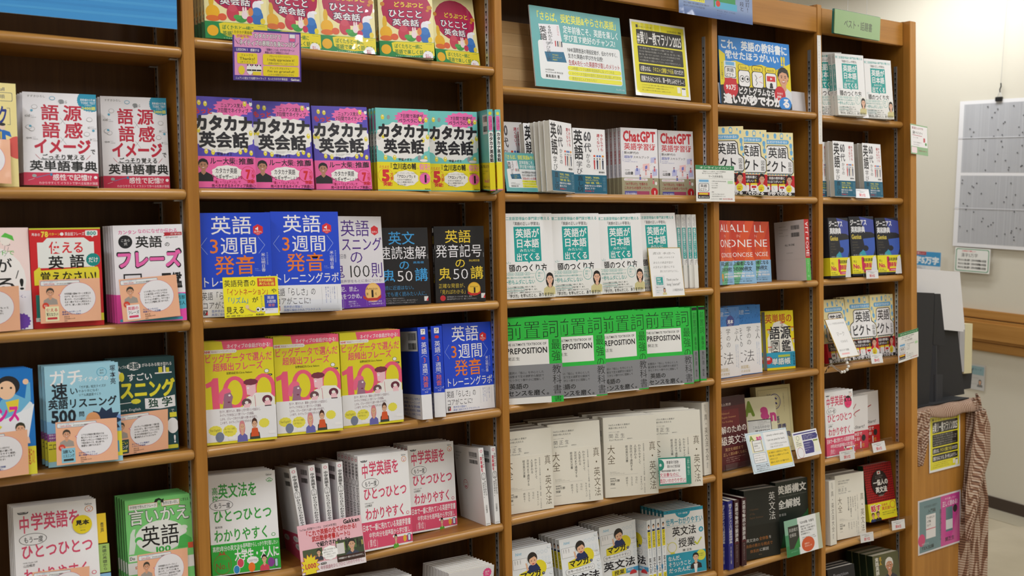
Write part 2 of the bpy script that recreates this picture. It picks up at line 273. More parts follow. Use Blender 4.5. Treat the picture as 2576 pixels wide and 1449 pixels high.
# poses of books and cards (metres, degrees): x, y, z, yaw, lean back, roll, width mm, height mm, thickness mm
FIT = {'A2a':(-0.4094,0.0130,1.5692,-3.48,2.86,0.58,128.0,192.4,15), 'A2b':(-0.2670,0.0157,1.5723,-14.67,13.94,0.81,133.1,187.2,16),
 'A2c':(-0.1087,0.0533,1.5705,-13.88,7.20,0.11,128.0,188.8,16), 'A3a':(-0.3943,0.0130,1.3018,-2.53,4.85,0.31,128.0,192.0,14),
 'A3b':(-0.2627,0.0135,1.3009,-3.61,1.19,-0.30,129.7,190.6,14), 'A3c':(-0.1052,0.0012,1.3020,-15.28,5.53,-0.67,133.1,195.1,14),
 'A4a':(-0.4058,-0.0219,1.0347,-5.13,6.65,0.47,128.0,195.6,14), 'A4b':(-0.2469,-0.0081,1.0352,-12.33,7.61,-0.25,134.3,192.7,16),
 'A4c':(-0.1139,0.0296,1.0347,-3.54,6.03,0.48,128.0,193.2,16), 'A5a':(-0.2985,0.0140,0.7468,-8.95,13.49,0.53,151.3,213.3,12),
 'A5b':(-0.0949,0.0205,0.7457,-9.96,7.09,-0.21,130.4,194.0,14), 'B1a':(0.0943,0.0039,1.8810,-13.40,7.43,0.54,129.1,188.0,16),
 'B1b':(0.2400,0.0301,1.8808,-2.96,6.60,0.71,128.0,188.0,16), 'B1c':(0.3688,0.0193,1.8809,-13.74,6.97,0.65,128.7,188.0,16),
 'B1d':(0.5163,0.0057,1.8810,-20.27,7.22,0.32,129.7,188.0,16), 'B1e':(0.6895,0.0450,1.8817,-1.15,9.81,0.18,128.0,188.0,16),
 'B2a':(0.0646,0.0128,1.5719,-7.60,3.66,-0.11,128.4,191.1,16), 'B2b':(0.1990,0.0136,1.5725,-11.01,6.01,0.17,129.7,190.8,16),
 'B2c':(0.3516,0.0240,1.5728,-12.43,6.90,-0.35,129.7,190.8,16), 'B2d':(0.5035,0.0109,1.5717,-13.53,3.23,0.31,129.7,191.9,15),
 'B2e':(0.6490,0.0147,1.5716,-14.68,2.74,-0.23,129.5,193.7,15), 'B2s':(0.6987,-0.0717,1.5700,-25.27,-3.82,-1.95,13.0,191.9,13),
 'B2t':(0.7166,-0.0740,1.5719,-25.30,4.59,0.09,13.0,193.7,13), 'B3a':(0.0746,-0.0042,1.3032,-13.11,2.64,-0.14,151.1,216.7,18),
 'B3b':(0.2321,-0.0160,1.3039,-11.73,4.75,0.47,150.8,218.5,18), 'B3c':(0.3834,0.0298,1.3036,4.37,3.77,0.44,147.4,209.8,18),
 'B3d':(0.5135,0.0306,1.3039,-10.32,4.83,0.31,129.0,182.7,18), 'B3e':(0.6588,0.0191,1.3030,-14.25,2.00,0.17,129.7,185.1,18),
 'B4a':(0.0824,0.0091,1.0341,-8.80,4.36,0.32,149.5,215.8,12), 'B4b':(0.2414,0.0059,1.0343,-9.48,5.21,0.34,149.0,215.9,12),
 'B4c':(0.4032,0.0072,1.0336,-7.17,1.68,-0.50,149.6,215.6,12), 'B4s':(0.5360,-0.0204,1.0353,-8.99,4.50,-0.09,26.0,216.5,26),
 'B4t':(0.5737,-0.0124,1.0349,-26.63,3.76,-0.99,26.3,216.6,26), 'B4d':(0.6883,0.0231,1.0348,0.45,4.09,0.90,147.2,215.5,22),
 'B5a':(0.0937,0.0313,0.7468,-11.00,13.29,1.31,147.1,213.4,12), 'B5s0':(0.2295,0.0086,0.7458,-9.68,6.96,-6.32,15.1,213.4,15),
 'B5s1':(0.2596,0.0089,0.7456,-6.70,6.17,-2.37,15.0,213.3,15), 'B5s2':(0.2887,0.0078,0.7455,-8.91,5.67,-1.65,15.0,213.2,15),
 'B5s3':(0.3175,0.0056,0.7453,-9.06,4.95,-0.27,15.0,212.9,15), 'B5b':(0.4253,0.0015,0.7454,6.27,6.69,2.81,146.0,216.6,12),
 'B5c':(0.5986,0.0605,0.7454,5.74,6.39,3.23,145.5,210.8,12), 'B5u':(0.7239,0.0086,0.7450,-5.81,3.93,-3.03,14.0,193.1,14),
 'B5v':(0.7507,0.0063,0.7452,-10.69,4.71,-0.40,14.0,191.9,14), 'B6a':(0.6404,-0.0140,0.4748,-4.06,-6.06,0.34,128.0,187.1,12),
 'B6b':(0.4597,0.0169,0.4777,-9.10,7.94,0.79,128.1,185.0,12), 'C2a':(0.8466,0.0519,1.5713,0.19,4.39,-0.66,107.2,183.0,20),
 'C2b':(0.9259,0.0162,1.5714,2.81,4.85,0.56,108.0,177.2,20), 'C2c':(0.9503,-0.0375,1.5709,18.61,3.26,1.19,108.2,178.5,20),
 'C2d':(1.0951,0.0217,1.5709,-4.70,3.19,0.82,108.3,173.7,20), 'C2f':(1.3053,0.0488,1.5703,-6.83,1.70,0.40,128.3,186.9,18),
 'C2g':(1.4655,0.0600,1.5705,-7.34,2.34,0.10,128.3,188.2,18), 'C3a':(0.8647,-0.0011,1.3036,-6.83,3.28,-0.05,148.4,215.2,14),
 'C3b':(1.0217,-0.0049,1.3036,-8.70,3.09,-0.19,148.6,214.8,14), 'C3c':(1.1845,-0.0034,1.3037,-5.28,3.52,-0.45,148.3,214.2,14),
 'C3d':(1.3459,0.0145,1.3041,-3.22,5.05,-0.20,148.0,217.0,14), 'C3s0':(1.4475,0.0330,1.3038,-7.20,3.62,0.21,15.0,212.8,15),
 'C3s1':(1.4623,0.0268,1.3037,-7.20,3.20,-0.02,15.0,212.6,15), 'C3s2':(1.4781,0.0211,1.3035,-7.20,2.45,-0.11,15.0,212.4,15),
 'C3s3':(1.4920,0.0146,1.3034,-7.20,2.12,-0.55,15.0,212.2,15), 'C4a':(0.8569,-0.0186,1.0387,-28.15,2.09,-1.12,150.0,216.2,20),
 'C4b':(1.0086,-0.0241,1.0394,-17.17,3.95,-0.34,150.1,215.0,20), 'C4c':(1.1703,-0.0191,1.0388,-12.24,2.20,-0.76,149.5,213.8,20),
 'C4d':(1.3366,-0.0270,1.0396,-16.01,4.63,-0.17,149.4,213.3,20), 'C4s':(1.4526,-0.0169,1.0388,0.43,2.16,0.25,20.0,213.4,20),
 'C4t':(1.4773,-0.0207,1.0390,-17.34,2.83,0.25,20.0,213.7,20), 'C5a':(0.8624,0.0192,0.7543,-9.51,1.77,-0.30,146.2,210.2,40),
 'C5b':(1.0149,0.0063,0.7553,-16.33,3.28,-0.60,151.1,212.4,40), 'C5c':(1.1831,-0.0259,0.7538,-22.97,1.05,-0.63,153.6,215.9,40),
 'C5d':(1.3373,-0.0464,0.7555,-24.63,3.50,-0.41,151.7,212.4,40), 'C5s':(1.5259,0.0117,0.7550,10.31,2.92,1.62,38.0,211.9,38),
 'C6a':(0.8739,0.0076,0.4700,-3.43,7.93,0.28,128.0,189.3,14), 'C6b':(1.0432,0.0083,0.4699,-3.95,7.69,-1.56,129.5,189.8,14),
 'C6c':(1.2025,0.0436,0.4685,-3.78,1.88,-1.60,129.8,192.0,14), 'C6d':(1.4587,0.0357,0.4687,-15.79,2.81,-1.54,131.0,192.0,14),
 'C6s0':(1.2833,0.0065,0.4690,-0.64,4.03,1.49,14.0,190.4,14), 'C6s1':(1.2991,0.0072,0.4689,0.39,3.42,2.08,14.0,190.4,14),
 'C6s2':(1.3180,0.0054,0.4689,0.83,3.61,1.72,14.0,190.3,14), 'C6s3':(1.3369,0.0037,0.4689,0.68,3.70,1.46,14.0,190.2,14),
 'D2a':(1.6345,0.0287,1.5712,-23.88,2.52,-1.12,128.9,204.8,16), 'D2b':(1.6976,-0.0083,1.5712,-21.11,2.36,0.74,129.9,197.8,16),
 'D2c':(1.8531,0.0115,1.5714,-18.00,3.26,0.64,129.3,196.9,16), 'D3a':(1.6163,0.0164,1.3081,17.17,3.73,1.16,85.4,189.5,20),
 'D3b':(1.6898,0.0119,1.3082,-1.98,3.79,1.00,128.0,188.6,22), 'D3c':(1.8052,0.0449,1.3081,1.67,3.31,0.90,127.9,186.9,22),
 'D3s':(1.9734,-0.0121,1.3081,-5.81,3.78,0.56,20.1,191.4,20), 'D4a':(1.6493,0.0467,1.0247,3.19,2.29,0.43,147.5,212.1,18),
 'D4b':(1.7555,0.0394,1.0247,-0.59,2.22,0.17,148.0,212.8,18), 'D4c':(1.9326,0.0657,1.0250,-11.97,3.37,-0.14,112.6,185.7,18),
 'D5a':(1.6487,0.0091,0.7570,6.85,6.12,1.36,147.1,214.8,20), 'D5b':(1.8515,0.0662,0.7573,-7.03,9.23,1.09,130.0,187.4,15),
 'D5c':(1.9291,0.0635,0.7579,-7.11,5.75,-0.14,148.4,213.3,30), 'D6a':(1.7678,0.0091,0.4654,-4.99,3.85,1.77,147.1,209.1,30),
 'D6b':(1.9456,0.0342,0.4644,-3.08,2.37,0.27,148.0,208.1,25), 'D6s0':(1.5837,0.0052,0.4635,-2.00,0.45,0.06,19.9,201.5,20),
 'D6s1':(1.6011,-0.0081,0.4636,-2.00,0.67,-0.18,20.0,205.0,20), 'D6s2':(1.6295,-0.0052,0.4635,-2.00,0.44,0.58,20.0,203.0,20),
 'D6s3':(1.6612,-0.0055,0.4636,-2.00,0.82,1.23,20.0,204.4,20), 'E1a':(2.1244,0.0184,1.8319,-17.80,4.30,-1.38,127.5,205.6,14),
 'E1b':(2.1940,-0.0207,1.8319,-7.73,4.14,0.01,128.4,198.6,14), 'E1c':(2.3647,-0.0091,1.8318,-7.72,3.88,-0.16,128.3,197.7,14),
 'E2a':(2.0942,0.0190,1.5708,8.00,2.82,0.40,61.7,177.2,16), 'E2b':(2.1652,-0.0119,1.5711,-1.10,3.16,0.66,108.1,178.1,20),
 'E2c':(2.3341,-0.0032,1.5712,1.94,3.50,0.48,108.1,178.3,20), 'E3a':(2.1427,-0.0082,1.3105,-0.83,3.54,0.37,103.0,193.0,50),
 'E3b':(2.2914,0.0035,1.3124,-12.14,5.65,-0.06,106.1,196.4,50), 'E3c':(2.4461,0.0117,1.3121,-11.26,5.38,0.11,105.7,192.0,50),
 'E4a':(2.1959,0.0310,1.0279,0.67,9.93,-0.19,132.0,207.6,14), 'E4b':(2.3332,0.0334,1.0273,-9.99,7.30,-0.61,132.6,212.3,14),
 'E4c':(2.4432,0.0204,1.0261,-0.49,2.44,-0.02,131.7,214.0,14), 'E5a':(2.1661,0.0122,0.7266,-1.24,2.85,0.27,148.0,211.1,12),
 'E5b':(2.2868,0.0382,0.7262,-1.25,0.85,0.25,128.0,179.1,16), 'E5c':(2.4045,0.0707,0.7267,0.01,2.46,0.13,128.0,179.0,16),
 'E6t':(2.1117,0.0044,0.4413,6.22,2.83,2.42,38.0,208.3,38), 'E6a':(2.2331,0.0213,0.4419,-3.04,3.57,1.30,147.2,210.7,40),
 'E6b':(2.4348,0.0347,0.4630,-9.81,7.53,-1.67,129.9,193.5,28), 'P_A1':(-0.3319,-0.0120,1.8855,-0.09,-2.45,-0.27,582.5,174.6,0.5),
 'K_A2':(-0.4197,-0.0038,1.5754,1.25,7.97,2.25,130.0,87.7,0.5), 'K_A3a':(-0.4129,0.0001,1.3003,1.20,-3.81,-1.17,130.0,87.2,0.5),
 'K_A3b':(-0.2625,0.0000,1.3113,1.21,1.35,-0.01,113.2,82.2,0.5), 'K_A3c':(-0.1122,-0.0174,1.3090,-0.20,3.49,-3.04,115.4,83.5,0.5),
 'K_A4a':(-0.4160,-0.0330,1.0360,1.23,-0.52,-0.16,130.0,87.0,0.5), 'K_A4b':(-0.2489,-0.0256,1.0418,-0.25,6.27,1.82,114.8,81.0,0.5),
 'K_A4c':(-0.1318,0.0209,1.0383,1.47,-4.94,-0.82,130.0,86.7,0.5), 'K_A5a':(-0.3067,-0.0132,0.7576,13.06,6.89,7.87,128.9,90.0,0.5),
 'K_A5b':(-0.1049,-0.0098,0.7540,13.04,6.76,5.39,129.1,90.0,0.5), 'K_B1':(0.1500,-0.0200,1.7964,-1.51,-6.88,-2.24,153.6,103.7,0.5),
 'K_B3':(0.0939,-0.0339,1.3025,-0.03,5.34,0.44,123.2,83.4,0.5), 'K_B5':(0.2766,-0.0232,0.7312,0.23,12.27,0.49,159.9,106.2,0.5),
 'P_C1a':(1.0703,0.0200,1.8431,0.20,6.58,0.19,317.8,211.1,0.5), 'P_C1b':(1.3735,0.0200,1.8425,0.18,6.21,0.40,218.4,212.6,0.5),
 'Board':(1.2637,0.1200,1.8579,6.08,1.13,-1.09,843.2,178.0,0.5), 'K_C2':(0.8703,-0.0000,1.5725,-1.51,11.20,0.40,147.1,100.5,0.5),
 'K_C2e':(1.5387,-0.0200,1.5513,-0.83,1.02,-0.07,160.6,103.3,0.5), 'K_C3':(1.3578,-0.0050,1.2853,-0.04,7.99,0.77,129.9,138.3,0.5),
 'K_C5':(1.2960,-0.0799,0.7746,-0.36,7.49,5.43,124.7,74.9,0.5), 'P_CD':(1.5353,-0.0350,2.0694,-1.11,1.73,0.74,303.0,88.3,0.5),
 'P_D1':(1.7870,0.0300,1.8417,-4.32,3.95,0.67,301.3,204.2,0.5), 'P_D1b':(1.8415,0.0450,1.8446,-0.16,5.25,0.50,417.5,60.9,0.5),
 'K_D5a':(1.7765,-0.0300,0.7392,2.19,16.71,1.38,201.5,121.8,0.5), 'K_D5b':(1.9466,-0.0300,0.7586,-0.02,15.05,-0.69,120.4,81.1,0.5),
 'K_D6':(1.9338,-0.0200,0.4540,-0.14,6.45,-0.23,176.5,112.5,0.5), 'Sign':(2.1870,-0.0450,2.0790,-0.27,-2.52,0.50,244.1,76.7,0.5),
 'Tape':(2.0520,-0.0010,1.7368,-0.14,-1.23,-2.32,18.3,339.3,0.5), 'K_E4s':(2.1583,-0.0300,1.0533,8.60,24.52,1.03,129.8,134.5,0.5),
 'K_E4e':(2.4644,-0.0450,1.0203,1.65,-2.92,-5.72,125.0,99.8,0.5), 'K_Er':(2.5562,-0.0320,1.7164,1.01,3.26,3.31,106.2,102.2,0.5),
 'Tg1':(2.2566,-0.0150,1.8281,-27.98,34.89,1.25,44.5,32.9,0.5), 'Tg2':(2.2549,-0.0150,1.5672,-28.00,23.83,2.52,49.5,32.7,0.5),
 'Tg3':(2.3046,-0.0150,1.3015,-28.00,5.18,-0.47,43.0,28.2,0.5), 'Tg4':(2.3299,-0.0150,1.0179,-28.00,10.57,-4.04,41.2,31.1,0.5),
 'Tg5':(2.1621,-0.0150,0.7157,-27.99,-2.36,-6.75,52.3,32.0,0.5), 'Tg6':(2.3403,-0.0150,0.7200,-28.00,4.45,-9.50,46.3,31.9,0.5),
 'Tg7':(2.2673,-0.0150,0.4266,-27.98,-4.19,-7.29,47.0,31.8,0.5), 'Tg8':(2.4475,-0.0150,0.4370,-27.99,-3.78,-6.58,48.2,33.3,0.5)}
SHELF = {'A1': 1.8451, 'A2': 1.5575, 'A3': 1.2896, 'A4': 1.0221, 'A5': 0.7330, 'B1': 1.8679, 'B2': 1.5598, 'B3': 1.2914, 'B4': 1.0222, 'B5': 0.7330, 'B6': 0.4650, 'C1': 1.8247, 'C2': 1.5588, 'C3': 1.2918, 'C4': 1.0270, 'C5': 0.7420, 'C6': 0.4570, 'D1': 1.8258, 'D2': 1.5595, 'D3': 1.2958, 'D4': 1.0130, 'D5': 0.7439, 'D6': 0.4523, 'D7': 0.1823, 'E1': 1.8199, 'E2': 1.5590, 'E3': 1.2965, 'E4': 1.0145, 'E5': 0.7150, 'E6': 0.4284, 'E7': 0.1434, 'A6': 0.4650, 'A7': 0.1950, 'B7': 0.1950, 'C7': 0.1900, 'D8': 0.0000, 'E8': 0.0000}
# ---------------------------------------------------------------- room
Z0 = 0.0
def struct(o): o['kind'] = 'structure'; return o
def tilemat():
    m = newmat('beige_floor', (.5, .44, .33), .35); nt = m.node_tree; b = nt.nodes['Principled BSDF']
    tc = N(m, 'ShaderNodeTexCoord'); n = N(m, 'ShaderNodeTexNoise'); n.inputs['Scale'].default_value = 2.4; n.inputs['Detail'].default_value = 8; nt.links.new(tc.outputs['Object'], n.inputs[0])
    cr = N(m, 'ShaderNodeValToRGB'); cr.color_ramp.elements[0].color = (.36, .31, .215, 1); cr.color_ramp.elements[1].color = (.47, .41, .30, 1); cr.color_ramp.elements[0].position = .35; cr.color_ramp.elements[1].position = .65
    nt.links.new(n.outputs[0], cr.inputs[0]); nt.links.new(cr.outputs[0], b.inputs['Base Color']); return m
M['floor'] = tilemat()
struct(box('floor', -5, 5.6, -5, 5.2, -.12, -.02, M['floor']))
struct(box('ceiling', -5, 5.8, -5, 5.4, 3.0, 3.06, M['ceil']))
struct(box('wall_left', -5.06, -5, -5, 5.2, -.1, 3.0, M['wall']))
struct(box('wall_front', -5, 5.8, -5.06, -5, -.1, 3.0, M['wall']))
struct(box('wall_back', -5, 5.8, 5.2, 5.26, -.1, 3.0, M['wall']))
# right-hand wall: its rail, skirting and floor run on a slight ramp, so they share one tilted frame
wv = Vector((0.10492576, 0.99243558, 0.06373542)); P0 = Vector((4.64042647, 0.90661931, 0.0)); wn = Vector((-0.99445748, 0.10513953, 0)); wu = wv.cross(wn); wu = wu if wu.z > 0 else -wu
WM = Matrix(((wv.x, wn.x, wu.x, P0.x), (wv.y, wn.y, wu.y, P0.y), (wv.z, wn.z, wu.z, P0.z), (0, 0, 0, 1)))  # x along the wall (away), y out of the wall, z up
def onwall(o): o.matrix_world = WM; return o
struct(onwall(box('wall_right', -6.2, 4.6, -.08, 0, -.3, 3.4, M['wall'])))
struct(onwall(box('baseboard_right', -6.2, 4.6, 0, .008, 0, .062, M['base'])))
struct(onwall(box('trim_1', -6.2, 4.6, 0, .022, .992, 1.037, M['wood_rail'], bev=.004)))
struct(onwall(box('trim_2', -6.2, 4.6, 0, .05, .874, .988, M['wood_rail'], bev=.014)))
struct(onwall(box('trim_3', -6.2, 4.6, 0, .022, .822, .872, M['wood_rail'], bev=.004)))
rf = onwall(box('floor', -6.2, 4.6, 0, 1.5, -.05, -.002, M['floor'])); struct(rf)
st = onwall(box('trim_4', -6.2, 4.6, .008, .17, -.002, .0006, newmat('floor_edge_strip', (.37, .33, .245), .4))); struct(st)  # thin floor strip along the skirting in one even beige
# ceiling lamps
for i, (x, y) in enumerate(LAMPS):
    r = root('ceiling_lamp', 'long white fluorescent ceiling lamp', 'lamp', 'ceiling lamps in rows over the aisle', Matrix.Translation((x, y, 2.95)))
    link('housing', boxmesh('housing', -.09, .09, -.65, .65, .0, .05, M['foam'], .01) if i == 0 else bpy.data.meshes['housing'], r)
    if i == 0:
        tm = newmat('lamp_tube', (1, 1, 1), .5); tm.node_tree.nodes['Principled BSDF'].inputs['Emission Color'].default_value = (1, .96, .9, 1); tm.node_tree.nodes['Principled BSDF'].inputs['Emission Strength'].default_value = 14
        import bmesh
        bm = bmesh.new(); bmesh.ops.create_cone(bm, cap_ends=True, segments=10, radius1=.016, radius2=.016, depth=1.2, matrix=Matrix.Rotation(math.pi/2, 4, 'X')); tube = bpy.data.meshes.new('tube'); bm.to_mesh(tube); bm.free(); tube.materials.append(tm)
    t_ = link('tube', tube, r); t_.location = (0, 0, .035); t_.location.z = -.0
# ---------------------------------------------------------------- bookcases
TOP = 2.168
def cases():
    bays = [  # name, inner x0, inner x1, label
        ('A', -.80, -.0263, 'leftmost oak bookcase bay, cut off by the left edge of the photo'),
        ('B', 0.0, .7661, 'wide oak bookcase bay second from the left, full of language books'),
        ('C', .79, 1.5495, 'wide oak bookcase bay in the middle with a light board on its top shelf'),
        ('D', 1.5747, 2.0388, 'narrow oak bookcase bay left of the one with the green sign'),
        ('E', 2.0629, 2.510, 'narrow oak bookcase bay at the right end under the green sign')]
    YB = .165
    railv = None
    for bi, (b, x0, x1, lab) in enumerate(bays):
        r = root('bookcase', lab, 'bookcase', 'row of oak bookcase bays', Matrix.Translation((x0, 0, 0)))
        w = x1-x0
        # uprights: right side (and the far-left one of bay A); bay E ends in a thicker end panel
        if b == 'A': link('side_panel', boxmesh('side_panel', -.025, 0, 0, YB, 0, TOP, M['wood_side']), r)
        nx = {'A': .0263, 'B': .0239, 'C': .0252, 'D': .0241, 'E': .037}[b]
        o = link('side_panel', boxmesh('side_panel', w+.0002, w+nx-.0002, .012 if b != 'E' else .0, YB, -.02, TOP+(.006 if b == 'D' else -.002 if b != 'E' else .0), M['wood_side']), r)
        link('edge_strip', boxmesh('edge_strip', w+.0002, w+nx-.0002, -.001 if b != 'E' else -.026, .012 if b != 'E' else .001, -.02, TOP+(.006 if b == 'D' else 0 if b != 'E' else -.001), M['wood_z'], .0015), o)
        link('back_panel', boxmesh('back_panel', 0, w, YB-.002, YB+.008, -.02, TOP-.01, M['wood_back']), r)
        hb = link('header_board', boxmesh('header_board', .0003, w-.0003, 0.0, .018, 2.0865, TOP-.003, M['wood_z'] if 0 else M['wood_hdr'], .0015), r)
        link('top_board', boxmesh('top_board', .0003, w-.0003, .018, YB-.003, 2.128, 2.148, M['wood_x']), r)
        link('plinth', boxmesh('plinth', .0003, w-.0003, .01, .028, -.02, .05, M['wood_z']), r)
        # shelves with a rounded front moulding
        for k in range(1, 8):
            z = SHELF.get(b+str(k))
            if z is None: z = SHELF['B'+str(k)]
            s = link('shelf', boxmesh('shelf', .0006, w-.0006, .012, YB-.003, z-.010, z+.011, M['wood_x']), r)
            prof = [(.013, .011)]+[(.0025+.0105-.0135*math.cos(math.radians(t)), .0112*math.sin(math.radians(t))) for t in range(90, -91, -15)]+[(.013, -.011)]
            me = bpy.data.meshes.new('edge_moulding'); e = .0005; vs = []; n = len(prof)
            xs = [(e, .90), (e+.002, .98), (e+.005, 1.0), (w-e-.006, 1.0), (w-e-.0025, .95), (w-e, .80)]
            for x, q in xs: vs += [(x, .013+(p[0]-.013)*q, z+p[1]*(.5+.5*q)) for p in prof]
            fs = [(i*n+j, (i+1)*n+j, (i+1)*n+j+1, i*n+j+1) for i in range(len(xs)-1) for j in range(n-1)]+[tuple(range(n-1, -1, -1)), tuple((len(xs)-1)*n+j for j in range(n))]
            me.from_pydata(vs, [], fs); me.materials.append(M['wood_nose'])
            for p in me.polygons: p.use_smooth = len(p.vertices) == 4
            link('edge_moulding', me, s)
            for yy in (.029, .144):
                if bm_br.get(1) is None: bm_br[1] = boxmesh('shelf_bracket', -.016, 0, -.004, .004, -.0025, .0, M['steel'])
                q = link('shelf_bracket', bm_br[1], r); q.location = (w-.0015, yy, z-.011)
        # slotted steel standards on the right side, front and rear
        tops = {'A': 2.02, 'B': 2.055, 'C': 2.03, 'D': 2.035, 'E': 2.02}[b]
        for yy in (.0235, .139):
            me = bpy.data.meshes.new('slotted_rail'); vs, fs, mi = [], [], []
            X = w-.0022
            def quad(a, mat):
                n = len(vs); vs.extend(a); fs.append(tuple(range(n, n+len(a)))); mi.append(mat)
            quad([(X, yy, 0), (X, yy, tops), (X, yy+.0115, tops), (X, yy+.0115, 0)], 0)
            quad([(w, yy, 0), (w, yy, tops), (X, yy, tops), (X, yy, 0)], 0); quad([(X, yy+.0115, 0), (X, yy+.0115, tops), (w, yy+.0115, tops), (w, yy+.0115, 0)], 0)
            zz = .1; cy = yy+.0058
            while zz < tops-.02:
                quad([(X-.0002, cy+.0030*math.cos(t*math.pi/4), zz+.0030*math.sin(t*math.pi/4)) for t in range(8)], 1)
                quad([(X-.0002, cy-.0012, zz-.0095), (X-.0002, cy+.0012, zz-.0095), (X-.0002, cy+.0012, zz-.001), (X-.0002, cy-.0012, zz-.001)], 1); zz += .0186
            me.from_pydata(vs, [], fs); me.materials.append(M['steel']); me.materials.append(M['slot']); me.polygons.foreach_set('material_index', mi)
            link('slotted_rail', me, r)
M['wood_hdr'] = wood('oak_header_board', WC1, WC2, 0, .4, 1, .15)
bm_br = {}
# ---------------------------------------------------------------- printed covers (percent units)
W_, K_, BK = '#f2f0f2', '#1c1b1e', '#111'
A = {}
def art(name, W, H, bg): a = Art(W, H, bg); A[name] = a; return a
def bird(a, x, y, r, c='#e6d640'): a.E(x, y, r, c, r*1.45); a.E(x+.1*r, y-.6*r*a.W/a.H, r*.5, '#f4efe0', r*.35)
# --- etymology picture dictionary
a = art('gogen', 130, 190, '#efedf2')
a.T('すずきひろし', 6, 3, 31, 5.6, '#333'); a.E(92, 7, 17, '#2392b4'); a.B(92, 7, 18.5, '#2392b4', 30, .96)
a.T('英検3級から準1級', 78, 5, 99, 7.6, W_, .01); a.T('TOEIC TEST', 79, 8.3, 99, 11, W_, .01); a.T('に有効な', 84, 11.6, 94, 13, W_); a.T('2400語', 80, 13.6, 99, 17.4, '#ece65a', .025); a.T('を収録', 84, 18, 93, 19.8, W_)
for p in ((50, 27, 57, 34), (57, 27, 50, 34), (50, 48, 58, 56), (58, 46, 50, 54)): a.L(*p, '#777', .35)
a.T('語', 24, 13, 49, 30, '#c21f3c', .022); a.T('源', 54, 13, 80, 30, '#c21f3c', .022); a.T('語', 25, 32, 50, 49, '#c21f3c', .022); a.T('感', 55, 32, 81, 49, '#c21f3c', .022)
a.T('イメージ', 14, 50, 91, 66, '#c21f3c', .04); a.T('で', 90, 60, 97, 66, BK, .02)
a.L(16, 67, 22, 72, '#c21f3c', .5); a.L(90, 67, 84, 72, '#c21f3c', .5); a.R(23, 71.4, 56, 73, '#a9a9ad'); a.T('ごっそり覚える', 24, 66.6, 83, 72.6, BK, .015)
a.T('英単語事典', 8, 73.6, 99, 84.5, BK, .022)
for x, y, c in ((40, 6, '#5aa9c8'), (52, 9, '#8b8d90')): a.O(x, y, 4, .8, c, '#efedf2', 3)
a.P([(49, 8), (54, 7), (56, 11), (50, 12)], '#8b8d90'); a.T('G', 57, 8, 60, 11, '#888')
for x, y in ((16, 16), (90, 28), (12, 40), (86, 44), (8, 38)): a.O(x, y, 4, .4, '#888', '#efedf2', 3.4)
for x, y in ((12, 20), (10, 37), (95, 40)): a.E(x, y, 1.8, '#5aa9c8')
a.T('cid', 3, 24, 10, 27, '#777'); a.T('que', 4, 48, 12, 51, '#777'); a.T('si', 87, 35, 91, 38, '#777'); a.T('p', 90, 48, 93, 51, '#777')
for x, y in ((11, 25), (13, 48.5), (92, 35.5), (94, 48.5)): a.X(['降ってくる', 'occurrent'], x, y, x+7, 1.6, 1.3, '#666')
a.R(0, 86.5, 100, 100, '#c9244a'); a.E(14, 90, 3, '#9aa', 2.4); a.L(16, 92, 36, 88, '#2f7fa8', .9); a.R(35, 87, 38, 90, '#2f7fa8'); a.L(6, 95, 14, 93, '#ddd', .4)
a.T('感性で記憶!?', 38, 88, 91, 94.6, W_, .012); a.E(96, 91, 2.4, W_); a.T('わかりやすくて イラストで学べる知恵が満載', 20, 96, 99, 99, '#f3d3da')
# --- yellow word order book (only its right part shows)
a = art('junban', 130, 190, '#f6e7a2'); a.T('Mark Turnbull', 38, 4, 85, 7.5, '#30406a', .01); a.T('ネイティブが使う順', 20, 11, 83, 15, '#30406a')
a.RR(8, 9, 95, 17.5, '#30406a', 2); a.RR(8.6, 9.4, 94.4, 17.1, '#f6e7a2', 2); a.T('ネイティブが使う順', 20, 11, 85, 15, '#30406a')
a.T('英語クイック', 5, 22, 88, 40, '#2a3c90', .03); a.L(91, 24, 91, 40, '#30406a', .5); a.L(91, 24, 87, 24, '#30406a', .5); a.L(91, 40, 87, 40, '#30406a', .5)
a.P([(62, 62), (68, 46), (76, 44), (90, 47), (92, 52), (84, 50), (86, 64)], '#2f74c8'); a.E(80, 42, 4, '#f4d9c4', 5); a.E(80, 40, 4.4, '#333', 2.2); a.R(77, 47, 79, 54, '#e8c93c'); a.E(100, 62, 16, '#e0605a')
a.X(['よくある表現を', '自然な順で学ぶ'], 10, 60, 60, 8, 6, '#30406a', .01)
# --- pink book 'ga / naru'
a = art('ganaru', 130, 190, '#f6dedc'); a.E(42, 52, 52, '#f4f1f0', 50); a.T('話せる', 20, 11, 60, 16, '#333', .01); a.T('いる', 55, 14, 76, 18, '#333'); a.T('ワードで', 40, 22, 80, 27, '#58b947', .01)
a.T('英語が', 5, 30, 76, 44, BK, .012); a.T('なる!', 10, 48, 92, 62, BK, .015); a.L(80, 50, 84, 42, BK, 1.2)
a.PL([(52, 20), (60, 13), (68, 16), (66, 22), (60, 24)], '#777', .5); a.E(68, 12, 7, '#f4ece6', 8); a.P([(62, 9), (68, 5), (78, 8), (80, 13), (70, 10)], '#5cc04a'); a.PL([(72, 19), (70, 24), (66, 28)], '#777', .5)
a.R(0, 62, 100, 100, '#eceaf4'); a.T('自然な英語が身につく。', 30, 66, 96, 69, '#6a6aa8', .01); a.B(86, 92, 12, '#6d3fae', 14, .85); a.R(60, 98, 80, 100, '#4db848')
